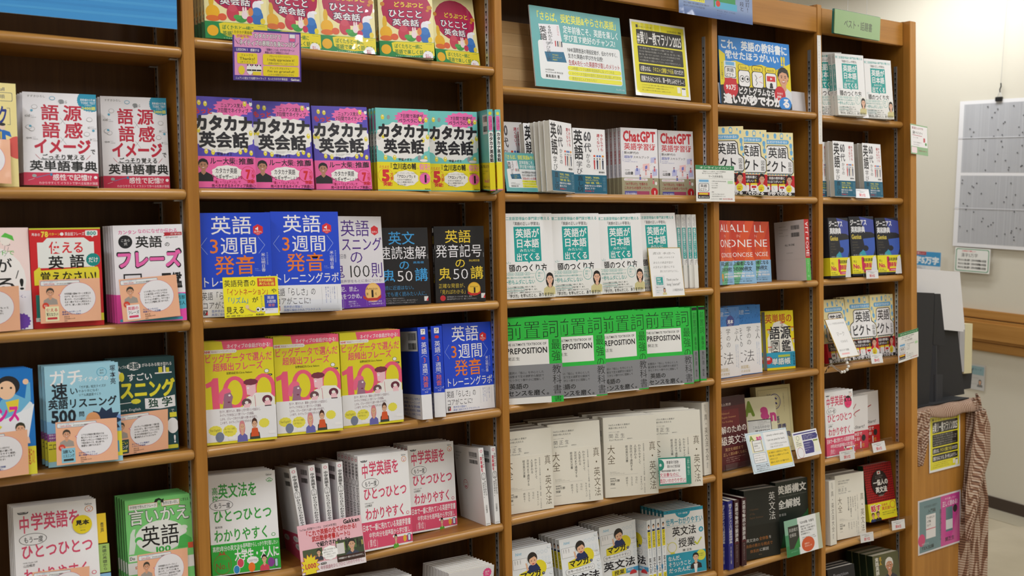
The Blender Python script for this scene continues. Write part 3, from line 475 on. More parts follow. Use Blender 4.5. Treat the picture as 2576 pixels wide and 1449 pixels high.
# --- red '78 patterns'
a = art('tsukaeru', 130, 190, '#d4262e'); a.R(0, 0, 100, 1.6, '#c8cf3a'); a.T('基本の', 3, 5, 15, 8.4, W_, .01); a.T('78', 16, 3.4, 26, 9.4, '#f2e14a', .03); a.T('パターン', 26, 5, 43, 8, '#f2e14a', .01); a.E(45, 6.5, 2.6, W_); a.T('英会話フレーズ', 49, 4.6, 77, 8.4, W_, .01)
a.RR(78, 3, 96, 8.8, W_, 2); a.P([(86, 8), (92, 8), (88, 10.6)], W_); a.T('800', 80.5, 3.9, 94, 8, '#1f9a94', .03)
a.P([(10, 15), (18, 15), (24, 10.5), (76, 10.5), (84, 15), (90, 15), (90, 42), (10, 42)], '#eef1f0'); a.T('使える', 26, 14.5, 76, 27, '#dd2b34', .02); a.T('英', 24, 29.5, 46, 43, BK, .022); a.T('語', 54, 28.5, 76, 42.5, BK, .022)
a.B(88, 34.5, 10.5, '#12908c', 22, .93); a.T('だけ', 81, 31.5, 95.5, 37.5, W_, .015)
a.P([(4, 45), (12, 40.5), (14, 44.5), (94, 42), (96, 46), (96, 58), (4, 60)], '#e9dd3c'); a.T('覚えなさい!', 12, 46, 92, 57.5, BK, .018)
a.R(5, 70, 40, 96, '#2d8d84'); a.E(14, 78, 4, '#f0d0b0', 5); a.R(4, 94, 60, 98, '#dfe9e6'); a.T('音声ダウンロード付き', 8, 94.8, 50, 97.4, '#2d8d84', .01); a.R(60, 92, 100, 100, '#e9dd3c'); a.T('突破!', 66, 93, 80, 97.5, BK, .02)
# --- pink/white phrase book (mascot left out)
a = art('phrase', 132, 194, '#f2f0f6'); a.T('カンタン', 7, 5, 34, 9.4, '#e0569e', .02); a.T('なのになぜか伝わる', 35, 4, 93, 8.6, '#e0569e', .012)
a.E(17, 17, 10, '#1b1b20'); a.T('こあら', 10.5, 14, 24, 17, W_); a.T('式', 14.5, 17.6, 20, 20.6, W_); a.T('英語', 31, 11.5, 70, 23.5, BK, .02); a.T('の', 73, 18, 81, 23, BK, .01); a.P([(72, 8.4), (99, 8), (99, 11.4), (72, 12), (74, 10.2)], '#b8202c'); a.T('の学校', 82, 8.8, 98, 11, W_); a.T('@English160', 75, 12.5, 93, 14.3, '#444')
a.T('フレーズ', 2, 26, 97, 44.5, '#1b1b20', .085); a.T('フレーズ', 3, 27, 96, 43.8, '#ee69b4', .05)
a.R(12, 50, 38, 66, '#1b1b20'); a.R(14, 51.5, 36, 66, '#e8e8ee'); a.T('図鑑', 66, 50, 96, 66, '#1b1b20', .03)
a.R(0, 71, 100, 100, '#ec4fae'); a.E(94, 80, 14, '#55b4cf', 12); a.T('万部', 88, 74, 99, 78, '#155', .02); a.T('万人', 88, 80, 99, 84, '#155', .02); a.RR(4, 96, 94, 99, '#4aa8c8', 1.4)
# --- blue/yellow nuance book (comic couple as plain figures)
a = art('nuance', 130, 192, '#1273c4'); a.P([(0, 26), (100, 34), (88, 74), (0, 74)], '#e9edf4'); a.E(78, 34, 20, '#dfeaf2', 8); a.T('イラスト!', 30, 6, 62, 10, '#f0e24a', .02)
a.P([(50, 36), (56, 28), (72, 22), (88, 28), (92, 12), (96, 13), (96, 30), (82, 40), (60, 46)], '#6db6dd'); a.E(66, 15, 16, '#1d1c20', 14); a.E(64, 19, 12, '#f0c6a4', 13); a.E(58, 16.5, 1.5, BK); a.E(70, 17, 1.5, BK); a.E(44, 24, 11, '#8a8a35', 13); a.E(46, 27, 8, '#f4cfae', 9); a.E(90, 12, 4, '#f0c6a4')
a.P([(62, 30), (80, 28), (78, 38), (66, 40)], '#e6cf3a'); a.E(70, 50, 0.1, W_)
a.T('の', 6, 28, 12, 33, '#333'); a.T('ニュアンス', 2, 33, 80, 49, '#e0259a', .05); a.P([(0, 50), (50, 50), (56, 53), (50, 57), (0, 57)], '#ded84a'); a.T('使えるようになる!', 4, 51, 48, 55, '#333'); a.E(34, 60, 12, '#ee69b4', 6)
a.F(80, 56, 6, '#332', '#f4d0b8', smile=False); a.R(0, 73.5, 100, 100, '#e3d93c'); a.T('どう違うの?', 84, 75, 98, 91, '#c23', .01)
# --- light blue listening quiz
a = art('gachi', 132, 192, '#9ed0e4'); a.P([(0, 58), (50, 64), (100, 60), (100, 100), (0, 100)], '#7fb6de'); a.P([(30, 66), (100, 56), (100, 62), (45, 74)], '#7a9cd6')
a.T('ガチ', 5, 5, 52, 22, W_, .015); a.T('ネイティブの', 44, 14, 86, 19, W_, .012); a.V('塚本亮', 88, 3, 96, 24, '#223', .01); a.O(77, 10, 7, .7, '#2f9cc0', '#9ed0e4'); a.X(['音声', '無料'], 74, 7, 80, 3, 2, '#334')
a.T('速', 8, 19, 30, 36, '#16202c', .025); a.T('い', 32, 24, 44, 32, '#16202c', .012); a.X(['「ガチ速」短文クイズが', 'やみつきになる!', 'リアル英語耳づくり'], 44, 23, 82, 4.2, 3, '#16202c')
a.T('英語リスニング', 3, 36, 96, 46, '#16202c', .028); a.T('500', 6, 47, 40, 60, '#16202c', .03); a.T('問', 43, 50, 51, 55.5, '#16202c', .012)
a.B(78, 62, 24, '#1c3050', 11, .7, 22); a.E(62, 60, 10, '#e2a06a', 12); a.R(0, 71, 22, 80, '#8a3f8c'); a.X(['現地の', '英語が', 'スピード'], 2, 71.5, 14, 3, 2, W_); a.R(0, 79, 14, 100, '#e6dc3a'); a.R(88, 74, 100, 100, '#e6dc3a'); a.T('二ロ', 1, 81, 12, 88, '#222', .01); a.R(84, 84, 96, 96, '#4aa6d0')
# --- dark green listening self study
a = art('sugoi', 132, 192, '#15454a'); a.T('ネイティブの', 4, 7, 24, 10.5, W_, .01); a.CL(24, 4, 47, 13, W_); a.T('英語', 27, 5, 44, 11.6, '#15454a', .03); a.T('がみるみる聞き取れる', 48, 6, 96, 9.8, W_, .01)
a.E(10, 18, 7, W_, 8); a.E(16, 19, 4, '#e4da3c', 7); a.T('すごい', 24, 16, 64, 24, W_, .02); a.R(68, 16.6, 95, 18, W_); a.R(74, 11, 80, 17, '#e4da3c'); a.R(82, 10, 85, 17, W_); a.R(86, 12, 91, 17, '#e4da3c')
a.T('リスニング', -10, 24, 99, 42, '#e7dc35', .045); a.L(0, 47, 30, 46, W_, 1); a.CL(28, 42.5, 44, 48, '#e4da3c'); a.P([(50, 43), (73, 44), (98, 41.5), (98, 53.5), (73, 55), (50, 54)], W_); a.T('独', 55, 44, 71, 53, '#143', .028); a.T('学', 76, 43.5, 94, 53, '#143', .028)
a.T('Sakura English', 3, 52, 43, 55.4, W_); a.T('で', 90, 56, 96, 60, W_); a.R(88, 60, 99, 65, '#e4da3c'); a.E(92, 74, 9, W_, 12); a.T('!', 92, 84, 96, 92, W_, .03); a.RR(60, 94, 99, 98, '#cfc838', 1.5)
# --- white textbook series
def kitei(name, col, main, band1, band2, bandcol, top=True):
    a = art(name, 148, 212, '#f1f0f2'); a.T('Gakken', 86, 3, 95, 5, BK, .012); a.O(91, 11, 5.2, .9, col if name == 'kokou' else '#d98a3a', '#f1f0f2'); a.E(89.5, 10.3, .7, col); a.E(92.8, 10.3, .7, col); a.E(91, 12.5, 1.8, col, .8)
    if top: a.RR(5, 5, 18, 9, '#15222c', 3); a.T('改訂版', 6.5, 5.8, 16.5, 8.2, W_)
    return a
a = kitei('chugaku', '#d8486a', 0, 0, 0, 0); PC = '#d84a6c'
a.T('中', 6, 11, 19, 29, PC, .02); a.T('学英語を', 20, 9, 80, 27, PC, .02)
a.O(22, 36, 16.5, .7, BK, '#f1f0f2', 9); a.T('もう一度', 11, 33, 34, 39.5, BK, .012); a.T('ひとつひとつ', 7, 41, 94, 56, PC, .02)
a.T('NOBU English 主宰', 9, 59, 26, 60.8, '#777'); a.T('山田暢彦', 9, 61.6, 23, 64.6, '#444'); a.T('わかりやすく', 9, 66, 88, 81, PC, .02); a.O(93, 79, 3, .9, PC, '#f1f0f2')
B = Art(148, 212); A['chugaku_b'] = B
B.R(0, 82, 100, 97.6, '#dc4f72'); B.T('日本で一番に売れている英語学習書', 2, 83, 98, 87, W_, .018); B.T('中学3年分を超基礎から学び直し', 14, 88, 96, 91.4, W_, .012)
B.T('( 第1位 )', 11, 92, 30, 96.6, '#f6dbe2', .01); B.E(16, 94, 0.1, W_); B.RR(60, 92, 99, 93.4, W_, 1); B.F(66, 94, 2.6, '#111', '#5aa832'); B.E(84, 95, 3.4, '#e8b23a', 3); B.RR(90, 92.6, 96, 97, '#2a4a80', 1); B.RR(91, 93, 95, 96.6, '#dfe8f2', .6)
a = kitei('kokou', '#36a13e', 0, 0, 0, 0, False); GC = '#36a13e'
a.V('高校', 5, 15, 14, 34, GC, .01); a.T('英文法を', 14, 12, 72, 29, GC, .02); a.O(18, 37, 17, .7, BK, '#f1f0f2', 9); a.T('もう一度', 7, 34, 31, 40.5, BK, .012); a.T('ひとつひとつ', 5, 42, 92, 57, GC, .02); a.T('富岡恵', 7, 61, 18, 63.6, '#444'); a.T('わかりやすく', 5, 65, 86, 80, GC, .02); a.O(92, 77, 3, .9, GC, '#f1f0f2')
B = Art(148, 212); A['kokou_b'] = B
B.R(0, 76.5, 100, 99, '#2fae3a'); B.T('高校3年分の英文法を', 2, 78, 46, 82, W_, .012); B.T('超基礎からしっかり学び直したい', 46, 77.6, 98, 81, W_, .008); B.T('大学生・大人に', 33, 82, 99, 90, W_, .03)
B.O(15, 91.5, 13, 1, '#7a7a2c', '#2fae3a', 11); B.T('No.1', 5, 90, 25, 95, '#8a5a20', .01); B.T('シリーズ売上', 5, 86, 25, 88.5, '#8a6a30'); B.P([(10, 84.6), (12, 81.8), (15, 84), (18, 81.8), (20, 84.6)], '#a05a2a')
B.CL(50, 88, 68, 94, W_); B.T('これならできる!', 52, 90, 66, 92, BK); B.E(41, 92, 5.2, W_); B.E(41, 92, 4.6, '#d8485c'); B.E(35, 96.5, 4.8, W_); B.E(35, 96.5, 4.2, '#2f8fc8'); B.E(57, 96, 5, '#f07828'); B.E(86, 94, 5, '#8a3f96'); B.F(76, 91, 3.4, '#111', '#d8485c'); B.RR(91, 91.5, 96, 98, '#444', 1); B.RR(92, 92, 95.4, 97.4, '#bcd8ea', .6)
# spine of the white textbooks and of the vocabulary one
a = Art(12, 212, '#efeef0'); A['chugaku_s'] = a; a.O(50, 4, 26, 8, '#d8486a', '#efeef0'); a.V('中学英語を', 18, 9, 84, 28, BK, .025); a.RR(12, 28.5, 88, 36, BK, 30); a.RR(18, 28.9, 82, 35.6, '#efeef0', 26); a.V('もう一度', 34, 29.4, 66, 35.2, BK, .01); a.V('ひとつひとつわかりやすく。', 18, 37, 84, 76, BK, .025); a.R(0, 78, 100, 97, '#dc4f72'); a.V('山田暢彦', 30, 79, 70, 90, W_)
a = Art(14, 190, '#efeef0'); A['tango_s'] = a; a.O(50, 4, 24, 8, '#d8486a', '#efeef0'); a.V('会話のための', 58, 8, 92, 26, BK, .012); a.V('英単語を', 10, 11, 56, 31, '#c8304e', .03); a.RR(12, 32, 88, 41, BK, 30); a.RR(19, 32.5, 81, 40.5, '#efeef0', 26); a.V('もう一度', 34, 33, 66, 40, BK, .01); a.V('ひとつひとつ', 50, 42, 88, 62, BK, .022); a.V('わかりやすく。', 14, 44, 50, 64, BK, .022); a.V('山田暢彦', 30, 73, 66, 84, '#444'); a.T('Gakken', 10, 97, 90, 98.4, BK)
a = art('tango_k', 128, 190, '#f0eff1'); a.bars(60, 6, 92, 12); a.bars(60, 16, 92, 21); a.T('9784053050694', 60, 12.4, 92, 13.8, '#333'); a.O(36, 50, 9, 1, '#c8304e', '#f0eff1'); a.E(33, 48, 1.1, '#c8304e'); a.E(39, 48, 1.1, '#c8304e'); a.E(36, 53, 3.4, '#c8304e', 1.4); a.X(['ISBN978', 'C6082', '定価'], 6, 8, 30, 4.4, 1.4, '#555')
a = art('chugaku_k', 148, 212, '#efeef0'); a.bars(64, 5, 92, 10.5); a.bars(64, 14, 92, 19); a.R(0, 81, 100, 98, '#dc4f72')
for x, y in ((70, 85), (76, 93), (20, 86)): a.CL(x-16, y-3.4, x+14, y+3.6, W_); a.T('「不定詞」って?', x-11, y-1, x+9, y+1.4, '#444')
a.T('ひとつひとつ解説!', 50, 89, 96, 91, W_)
# --- green rephrase
a = art('iikae', 130, 192, '#7fd67c'); a.R(5, 5, 49, 11, '#d8683a'); a.R(5.6, 5.4, 48.4, 10.6, '#f3f3ee'); a.T('中学校で学んだフレーズ', 7, 6.3, 47, 9.6, '#222', .006); a.T('を', 50, 6, 53.5, 8.8, '#222'); a.R(55, 4.2, 83, 10.2, '#d8683a'); a.R(55.6, 4.6, 82.4, 9.8, '#f3f3ee'); a.T('自然な言い回し', 57, 5.4, 81, 8.6, '#222', .006); a.T('に変える', 84.5, 4, 97, 7.2, '#222', .006)
a.P([(44, 5), (46, 2), (52, 1), (56, 3), (59, 2), (58, 6.5), (53, 5.5), (55, 4.4), (51, 3.2), (47.5, 5.4)], BK)
a.T('言いかえ', 4, 11, 98, 33, '#1d2a22', .035); a.T('言いかえ', 4.4, 11.4, 97.6, 32.6, '#f0f4ee', .012)
a.E(51, 52, 38, '#eef1ec', 33); a.T('英語', 21, 36, 80, 65, BK, .004); a.T('100', 40, 66, 66, 74, '#3cb54a', .03)
a.P([(2, 72), (6, 44), (10, 38), (14, 38), (12, 46), (14, 56), (10, 72)], '#dfeee0'); a.E(18, 54, 6, '#4fc457', 7); a.E(19, 57, 4.6, '#f2f2ee', 5.6); a.E(87, 44, 6, '#e8f2e6', 5); a.E(87, 49, 4.6, '#f2f2ee', 5.6); a.P([(76, 72), (80, 56), (88, 53), (98, 60), (99, 72)], '#4fb956')
a.R(2, 74, 14, 82, '#f3f3ee'); a.T('Do', 3, 75.5, 11, 80, BK, .02); a.R(92, 66, 100, 74, '#d8583a'); a.R(0, 84, 100, 100, '#f1f0ee'); a.T('中学', 10, 88, 30, 95, '#d8683a', .02)
# --- animal picture phrase book: characters left out, plain colour ovals instead
a = art('hitokoto', 128, 188, '#f0e6ac'); a.E(52, 40, 46, '#b3174e', 40); a.P([(60, 54), (84, 54), (80, 68), (70, 60)], '#b3174e')
a.T('どうぶつと', 28, 30, 84, 37, '#e6d23a', .03); a.T('ひとこと', 17, 39.5, 82, 50.5, '#2a1a4a', .055); a.T('ひとこと', 18, 40, 81, 50, W_, .02); a.T('英会話', 24, 51.6, 75, 61, '#2a1a4a', .055); a.T('英会話', 25, 52, 74, 60.6, W_, .02)
for x, y, rx, ry, c in ((11, 57, 4, 12, '#e4b62c'), (8, 34, 4, 4, '#d08a2c'), (94, 36, 5, 4, '#d08a2c'), (90, 40, 3, 2.4, '#d08a2c'), (84, 60, 7, 9, '#ecebf4'), (90, 55, 6, 3, '#f4f2f8'), (13, 70, 11, 12, '#eeb31f'), (13, 77, 11, 5, '#e0702c'), (45, 70, 10, 13, '#c83c54'), (45, 64, 7, 6, '#d04a62'), (84, 72, 10, 14, '#2f6fbc'), (84, 66, 8, 7, '#3a7cc8'), (74, 67, 4, 7, '#e08a4a'), (58, 76, 9, 6, '#3c9a44'), (52, 74, 6, 4, '#48a850'), (64, 71, 5, 7, '#f2dde2'), (62, 65, 1.6, 5, '#f2dde2'), (66, 65, 1.6, 5, '#f2dde2'), (72, 76, 5, 6, '#c8305c'), (28, 75, 7, 6, '#e0603c'), (93, 77, 4, 5, '#ead23a')): a.E(x, y, rx, c, ry)
B = Art(128, 188); A['hitokoto_b'] = B
B.R(0, 80.6, 100, 100, '#1d8a4a'); B.P([(22, 82.6), (30, 81), (100, 81), (100, 97.4), (80, 96.6), (60, 98), (34, 96.6), (24, 93)], '#e8d630'); B.T('ぼくたちと一緒に', 27, 83.6, 78, 89.2, '#2c7a3c', .018); B.T('英語で楽しく話そう!', 27, 90.6, 97, 96.2, '#2c7a3c', .018); B.E(12, 91, 9, '#eeb31f', 9); B.L(84, 83, 96, 83, '#555', .4)
B.T('イラストで場面をイメージ', 28, 98, 74, 99.6, '#dff0d8'); B.B(88, 98, 10, W_, 18, .93); B.X(['初の', '英会話'], 83, 95.4, 93, 2.6, 2.2, '#c8305c', .02)
a = Art(14, 188, '#e8deaa'); A['hitokoto_s'] = a; a.V('ひとこと英会話', 20, 12, 80, 60, '#444', .01); a.R(0, 72, 100, 100, '#1d8a4a'); a.R(20, 62, 80, 70, '#2d8a4c')
# --- katakana conversation, violet
def kata(name, bg, l1, l2):
    a = art(name, 128, 191, bg); 
    a.CL(-6, 15, 106, 63, '#eeecea', 9); a.B(68, 11, 34, '#ee6fb2', 15, .84, 15)
    a.T(l1, 47, 6.4, 90, 11.2, '#231c28', .016); a.T(l2, 43, 11.8, 93, 17, '#231c28', .016); return a
a = kata('motto', '#5649b8', 'ニュアンス覚えて', '7日間でネイティブ'); a.T('もっと', 3, 12, 34, 19, '#cf2c3c', .045); a.E(48, 51, 40, '#eeecea', 12)
for x, y in ((12, 7), (22, 8), (87, 6.5), (3, 37), (9, 37), (95, 39), (20, 60), (31, 61), (76, 60), (85, 58), (94, 61)): bird(a, x, y, 3)
a.E(97, 6.5, 2.6, '#eee', 3.6); a.E(97, 4.6, 1.2, '#222', .8); a.E(87, 29, 5, '#d8d4ce', 3)
a.T('カタカナ', 1, 20.5, 99, 37, '#211f26', .055); a.T('英会話', 9, 38.5, 91, 55.5, '#211f26', .035); a.T('甲斐ナオミ', 37, 61, 63, 64.4, '#1b1630', .008); a.X(['ネイティブスピーキング', 'コーチナオミ'], 38, 57, 64, 1.5, 1.2, '#555')
B = Art(128, 191); A['motto_b'] = B; B.R(0, 65.3, 100, 99.6, '#ef66a8'); B.F(14, 75, 7.4, '#17151a', '#1e1c20', '#b88468', male=True); B.T('ルー大柴', 25, 66.6, 67, 74, '#231c28', .016); B.V('さん', 67.4, 68.4, 71, 74, '#231c28'); B.T('推薦', 72, 66.8, 98, 74, '#231c28', .016)
B.CL(26, 74.6, 79, 91, '#eeecea'); B.T('カタカナ英語', 33, 78, 69, 84, '#231c28', .016); B.T('トゥギャザー', 27, 85, 60, 90.4, '#231c28', .02); B.T('しようぜ!!', 60, 86, 80, 90, '#231c28', .008)
B.O(87, 84, 12, .7, '#d82c3c', '#ef66a8'); B.T('7', 83, 79.4, 91, 89.6, '#d2242f', .05); B.V('万部', 92.4, 80, 97.4, 88.6, '#d2242f', .02); B.T('突破!', 85, 90.6, 98, 94.6, '#d2242f', .03); B.T('「音」+「ニュアンス」で', 28, 91.6, 74, 95, '#a01c50', .01); B.T('完ぺきすぎるネイティブ英語に!', 26, 95.6, 99, 99.2, '#5a1838', .01)
a = kata('kata', '#74c8c4', '7日間で英語が', 'ペラペラになる'); a.E(48, 52, 38, '#eeecea', 12)
for x, y in ((13, 11), (84, 12), (95, 13), (13, 34), (97, 34), (88, 38), (16, 60), (33, 60), (92, 60)): bird(a, x, y, 3.2)
a.E(24, 11, 3, '#9a9aa0', 4); a.E(80, 60, 3.4, '#9a9aa0', 5); a.O(88, 63, 8, .5, '#aaa', '#eeecea', 3); a.E(5, 34, 5, '#dcd8d2', 7)
a.T('カタカナ', 3, 19, 99, 35.5, '#211f26', .055); a.T('英会話', 13, 37.5, 90, 54.5, '#211f26', .035); a.T('甲斐ナオミ', 40, 60.4, 66, 63.8, '#222', .01)
B = Art(128, 191); A['kata_b'] = B; B.R(0, 65.4, 100, 98.8, '#ecdc26'); B.T('たちまち', 3, 69.6, 22, 73, '#d8403c', .01, sh=.3); B.V('落語家', 24, 66.6, 28, 73, '#222'); B.T('立川志の輔', 29, 66.6, 73, 74.2, '#17161a', .03); B.T('さん', 74, 71.6, 78, 73.6, '#222'); B.T('仰天!', 79, 67, 99, 75, '#f08abc', .03)
B.O(15, 82, 14, .7, '#e0902a', '#ecdc26'); B.T('5', 8, 74.6, 22.6, 88.6, '#da3038', .055); B.V('万部', 23.4, 78.6, 29, 87.4, '#da3038', .025); B.T('突破!', 10, 89.4, 27, 94.4, '#da3038', .03)
B.CL(28, 75, 78, 95, '#efece8'); B.T('「アイ・ドント・ノウ」ではなく、', 31, 77.6, 76, 80, '#333'); B.T('「アロンノウ」!?', 34, 80.8, 71, 84.6, '#222', .03); B.X(['カタカナを読めば', '正しい英語が話せる、', 'すごい本!'], 36, 85.6, 70, 3, 2.3, '#333', .008)
B.B(89, 85, 10.6, '#ee6fb2', 24, .95); B.T('1', 86, 80.6, 92, 89.6, '#1a1418', .06); B.T('位', 93, 84.6, 96, 87, '#333'); B.X(['英語読みもの', 'ランキング'], 80, 77, 97, 1.8, 1.3, '#333'); B.T('Gakken', 88, 97, 99, 98.4, '#222', .012)
a = Art(13, 191, '#70c2be'); A['kata_s'] = a; a.E(50, 5, 30, '#e6d640'); a.RR(16, 8, 84, 26, '#ee6fb2', 20); a.V('7日間で英語が', 50, 9, 78, 25, '#a01858', .01); a.V('ペラペラになる', 22, 9, 50, 25, '#a01858', .01); a.RR(8, 27, 92, 66, '#eeecea', 30); a.V('カタカナ英会話', 18, 28.5, 86, 65, '#1f1d22', .04); a.R(0, 66, 100, 98.6, '#ecdc26'); a.V('甲斐ナオミ', 34, 75, 70, 88, '#222', .01); a.T('Gakken', 12, 95, 90, 97, '#222', .01); a.R(0, 98.6, 100, 100, '#ee6fb2')
a = Art(128, 191, '#6fc4c0'); A['kata_k'] = a; a.R(52, 6, 96, 30, '#e9e6e2'); a.bars(58, 8, 94, 15); a.bars(58, 20, 94, 27); B = Art(128, 191); A['kata_bk'] = B; B.R(0, 66, 100, 98.6, '#ecdc26'); B.T('読んで唱えるだけ!', 20, 68, 98, 72, '#222', .02); B.X(['レッスン形式で', '学べる'], 40, 75, 90, 3, 2, '#333'); B.T('Should I?', 50, 86, 98, 90, '#d8409a', .02); B.T('会話ができる!', 40, 94, 98, 97, '#222', .01)
# --- blue three week pronunciation
a = art('sanshu', 148, 215, '#1f49d2')
a.T('英語', 17, 3.4, 74, 22, W_, .004); a.P([(82, 12), (89, 14.6), (89, 21), (82, 23.6), (75.5, 21), (75.5, 14.6)], '#dd2f38'); a.P([(78.5, 16), (80, 16), (82.5, 14.4), (82.5, 18.4), (80, 17.4), (78.5, 17.4)], W_); a.T('音声DL', 76.6, 18.6, 88, 20.8, W_); a.T('付き', 80, 21.2, 84.6, 22.4, W_)
a.PL([(12, 25), (3, 33.5), (12, 42)], '#a8bcf0', .5); a.PL([(82, 25), (91, 33.5), (82, 42)], '#a8bcf0', .5)
a.T('3', 14, 26, 28, 41, '#ef7f2d', .004); a.T('週間', 29, 24.6, 81, 42.4, W_, .002); a.T('発音', 20, 43.6, 77, 63, '#ef7f2d', .006); a.V('米山明日香', 85, 41.4, 91, 61, W_, .0); a.V('青山学院大学教授', 92.6, 41, 95, 54, '#a8bcf0'); a.X(['Asuka', 'Yoneyama'], 76, 57, 84, 1.9, 1.3, '#a8bcf0')
a.T('トレーニングラボ', 2, 64.4, 98, 75.4, W_, .006)
B = Art(148, 215); A['sanshu_b'] = B; B.R(0, 77, 100, 100, '#efeef2'); B.T('英語「らしさ」の', 2, 79.4, 62, 86, '#1d1d22', .0); B.T('コアがここに!', 2, 87.4, 54, 93.4, '#1d1d22', .0); B.T('音声学の理論と', 14, 94.2, 42, 96.4, '#4a68b8', .006); B.T('高度に設計されたプラクティス', 14, 97, 68, 99.2, '#4a68b8', .006); B.R(3, 94.2, 9, 98.4, '#333'); B.P([(6, 97.6), (9, 94.8), (9, 98.4)], '#d8303c'); B.T('ア', 3.4, 94.6, 7.4, 98, W_, .02)
for i, t in enumerate(('音声に強くなる', 'リズムと', 'イントネーションを', '唇、舌、口を', '動かして身につける')): B.V(t, 89-i*3.2, 79, 91-i*3.2, 79+len(t)*1.55, '#4a68b8')
B.L(71, 79, 71, 94, '#999', .2); B.L(94, 79, 94, 94, '#999', .2)
a = Art(20, 215, '#1d45cc'); A['sanshu_s'] = a; a.R(28, 2, 72, 8, '#efeef2'); a.T('ア', 34, 2.6, 66, 7, '#333', .02); a.E(50, 12, 20, '#dd2f38', 18); a.V('英語', 24, 17, 80, 31, W_, .004); a.PL([(20, 34), (50, 32), (80, 34)], W_, 2.4); a.V('3', 26, 34, 76, 41, '#ef6f4d'); a.V('週間', 26, 41.6, 78, 53, W_, .002); a.PL([(20, 53.4), (50, 55), (80, 53.4)], W_, 2.4); a.V('発音', 24, 56, 80, 69, '#e8705a', .006); a.T('トレーニング', 8, 69.6, 96, 72.6, W_); a.T('ラボ', 34, 73.2, 70, 75.6, W_); a.R(0, 77, 100, 100, '#efeef2'); a.V('米山明日香', 34, 79.4, 68, 93, '#445', .0); a.T('アスカ', 30, 94.6, 70, 96.4, '#333')
a = Art(148, 215, '#1a3fc0'); A['sanshu_k'] = a; a.R(28, 4, 96, 26, '#e2e2e6'); a.bars(60, 6, 92, 14); a.bars(60, 17, 92, 24); B = Art(148, 215); A['sanshu_bk'] = B; B.R(0, 77, 100, 100, '#e8e7ee')
for i, t in enumerate(('発音のコツ」を学ぶ', '厳選トレーニング', '最適な例題', '聴覚を直覚的に理解', '「らしさ」を身につける')): B.T(t, 30, 80+i*3.6, 94, 82.4+i*3.6, '#4a68b8', .01)
# --- violet/white listening 100
a = art('list100', 148, 210, '#e2dfe6'); PU = '#4a2088'; a.T('英語', 22, 4, 77, 22, PU, .0); a.P([(86, 10), (93, 12.6), (93, 18.4), (86, 21), (79.6, 18.4), (79.6, 12.6)], '#dd2f38'); a.T('音声DL', 80.6, 16, 92, 18.4, W_)
a.T('リスニング', 3, 23, 99, 38, PU, .006); a.T('の', 36, 37, 63, 52, PU, .0); a.T('米山明日香', 4, 41, 31, 46, '#556'); a.T('鬼', 2, 52, 27, 67, PU); a.T('100', 30, 52.6, 75, 67, '#16161a', -.012); a.T('則', 75, 50.6, 99, 67.6, PU, .0); a.T('英語音声学をもとに身につける!', 4, 69, 96, 72.4, '#7a6a92')
B = Art(148, 210); A['list100_b'] = B; B.R(0, 74, 100, 100, '#6a2fae'); B.T('丸暗記、禁止。', 2, 76.4, 55, 82, W_, .0); B.T('理論をつかめ。', 4, 84, 60, 90, W_, .004); B.E(77, 84, 15, '#e8b45a'); B.E(77, 84, 13.4, '#efc478'); B.T('Amazon', 64, 78, 86, 81, '#5a2a10'); B.T('1', 70, 81, 78, 89, '#1a1010', .03); B.T('第', 64, 84, 68, 87, '#522'); B.T('位', 80, 84, 84, 87, '#522'); B.P([(58, 86.6), (66, 90), (84, 90), (92, 86.6), (92, 90), (84, 93), (66, 93), (58, 90)], '#c03a34')
for x in (24, 64, 97): B.L(x, 92, x, 98.6, '#b8a0dc', .3)
B.X(['理論を頭に', '入れて聞くと', '「違いがわかる」'], 30, 92, 54, 2.4, 1.8, '#e8defa'); B.X(['発音を同時に練習', 'して相乗効果を狙う'], 67, 93, 96, 2.6, 1.9, '#e8defa')
# --- black lecture books
def oni(name, c, t1, t2, h2, l1, l2, auth):
    a = art(name, 128, 185, '#1d1c20'); a.T(t1, 21, 5, 74, 22, c, .006); a.T(t2, 2, 24, 96, 41, '#eceaf0', .002); a.L(1, 25, 1, 30, '#ccc', .4); a.L(98, 35, 98, 41, '#ccc', .4)
    a.T('の', 39, 42, 62, 55, c, .006); a.T(auth, 68, 44, 90, 47, c); a.T('鬼', 6, 54, 32, 71, c, .008); a.T('50', 34, 55, 68, 70, '#eceaf0', -.012); a.T('講', 70, 53, 97, 70, c, .008)
    return a
a = oni('sokudoku', '#3f9ede', '英文', '速読速解', 0, 0, 0, '高島徹'); a.T('速読に近道はない。', 2, 75, 72, 80.6, '#3f86b8', .0); a.T('それでも速く読みたい人に。', -2, 83, 97, 89, '#3f86b8', .0); a.X(['意味はわかるのに意味がつかめない。', 'その「つまずき」をなくすところから、振り返らず正しく', '読み進める読解力向上のテクニックを身につけるまで。'], 3, 90.6, 74, 2.8, 1.9, '#b8b8be'); a.R(87, 90, 95, 96, '#ddd'); a.P([(91, 95.6), (95, 91), (95, 96)], '#d8303c')
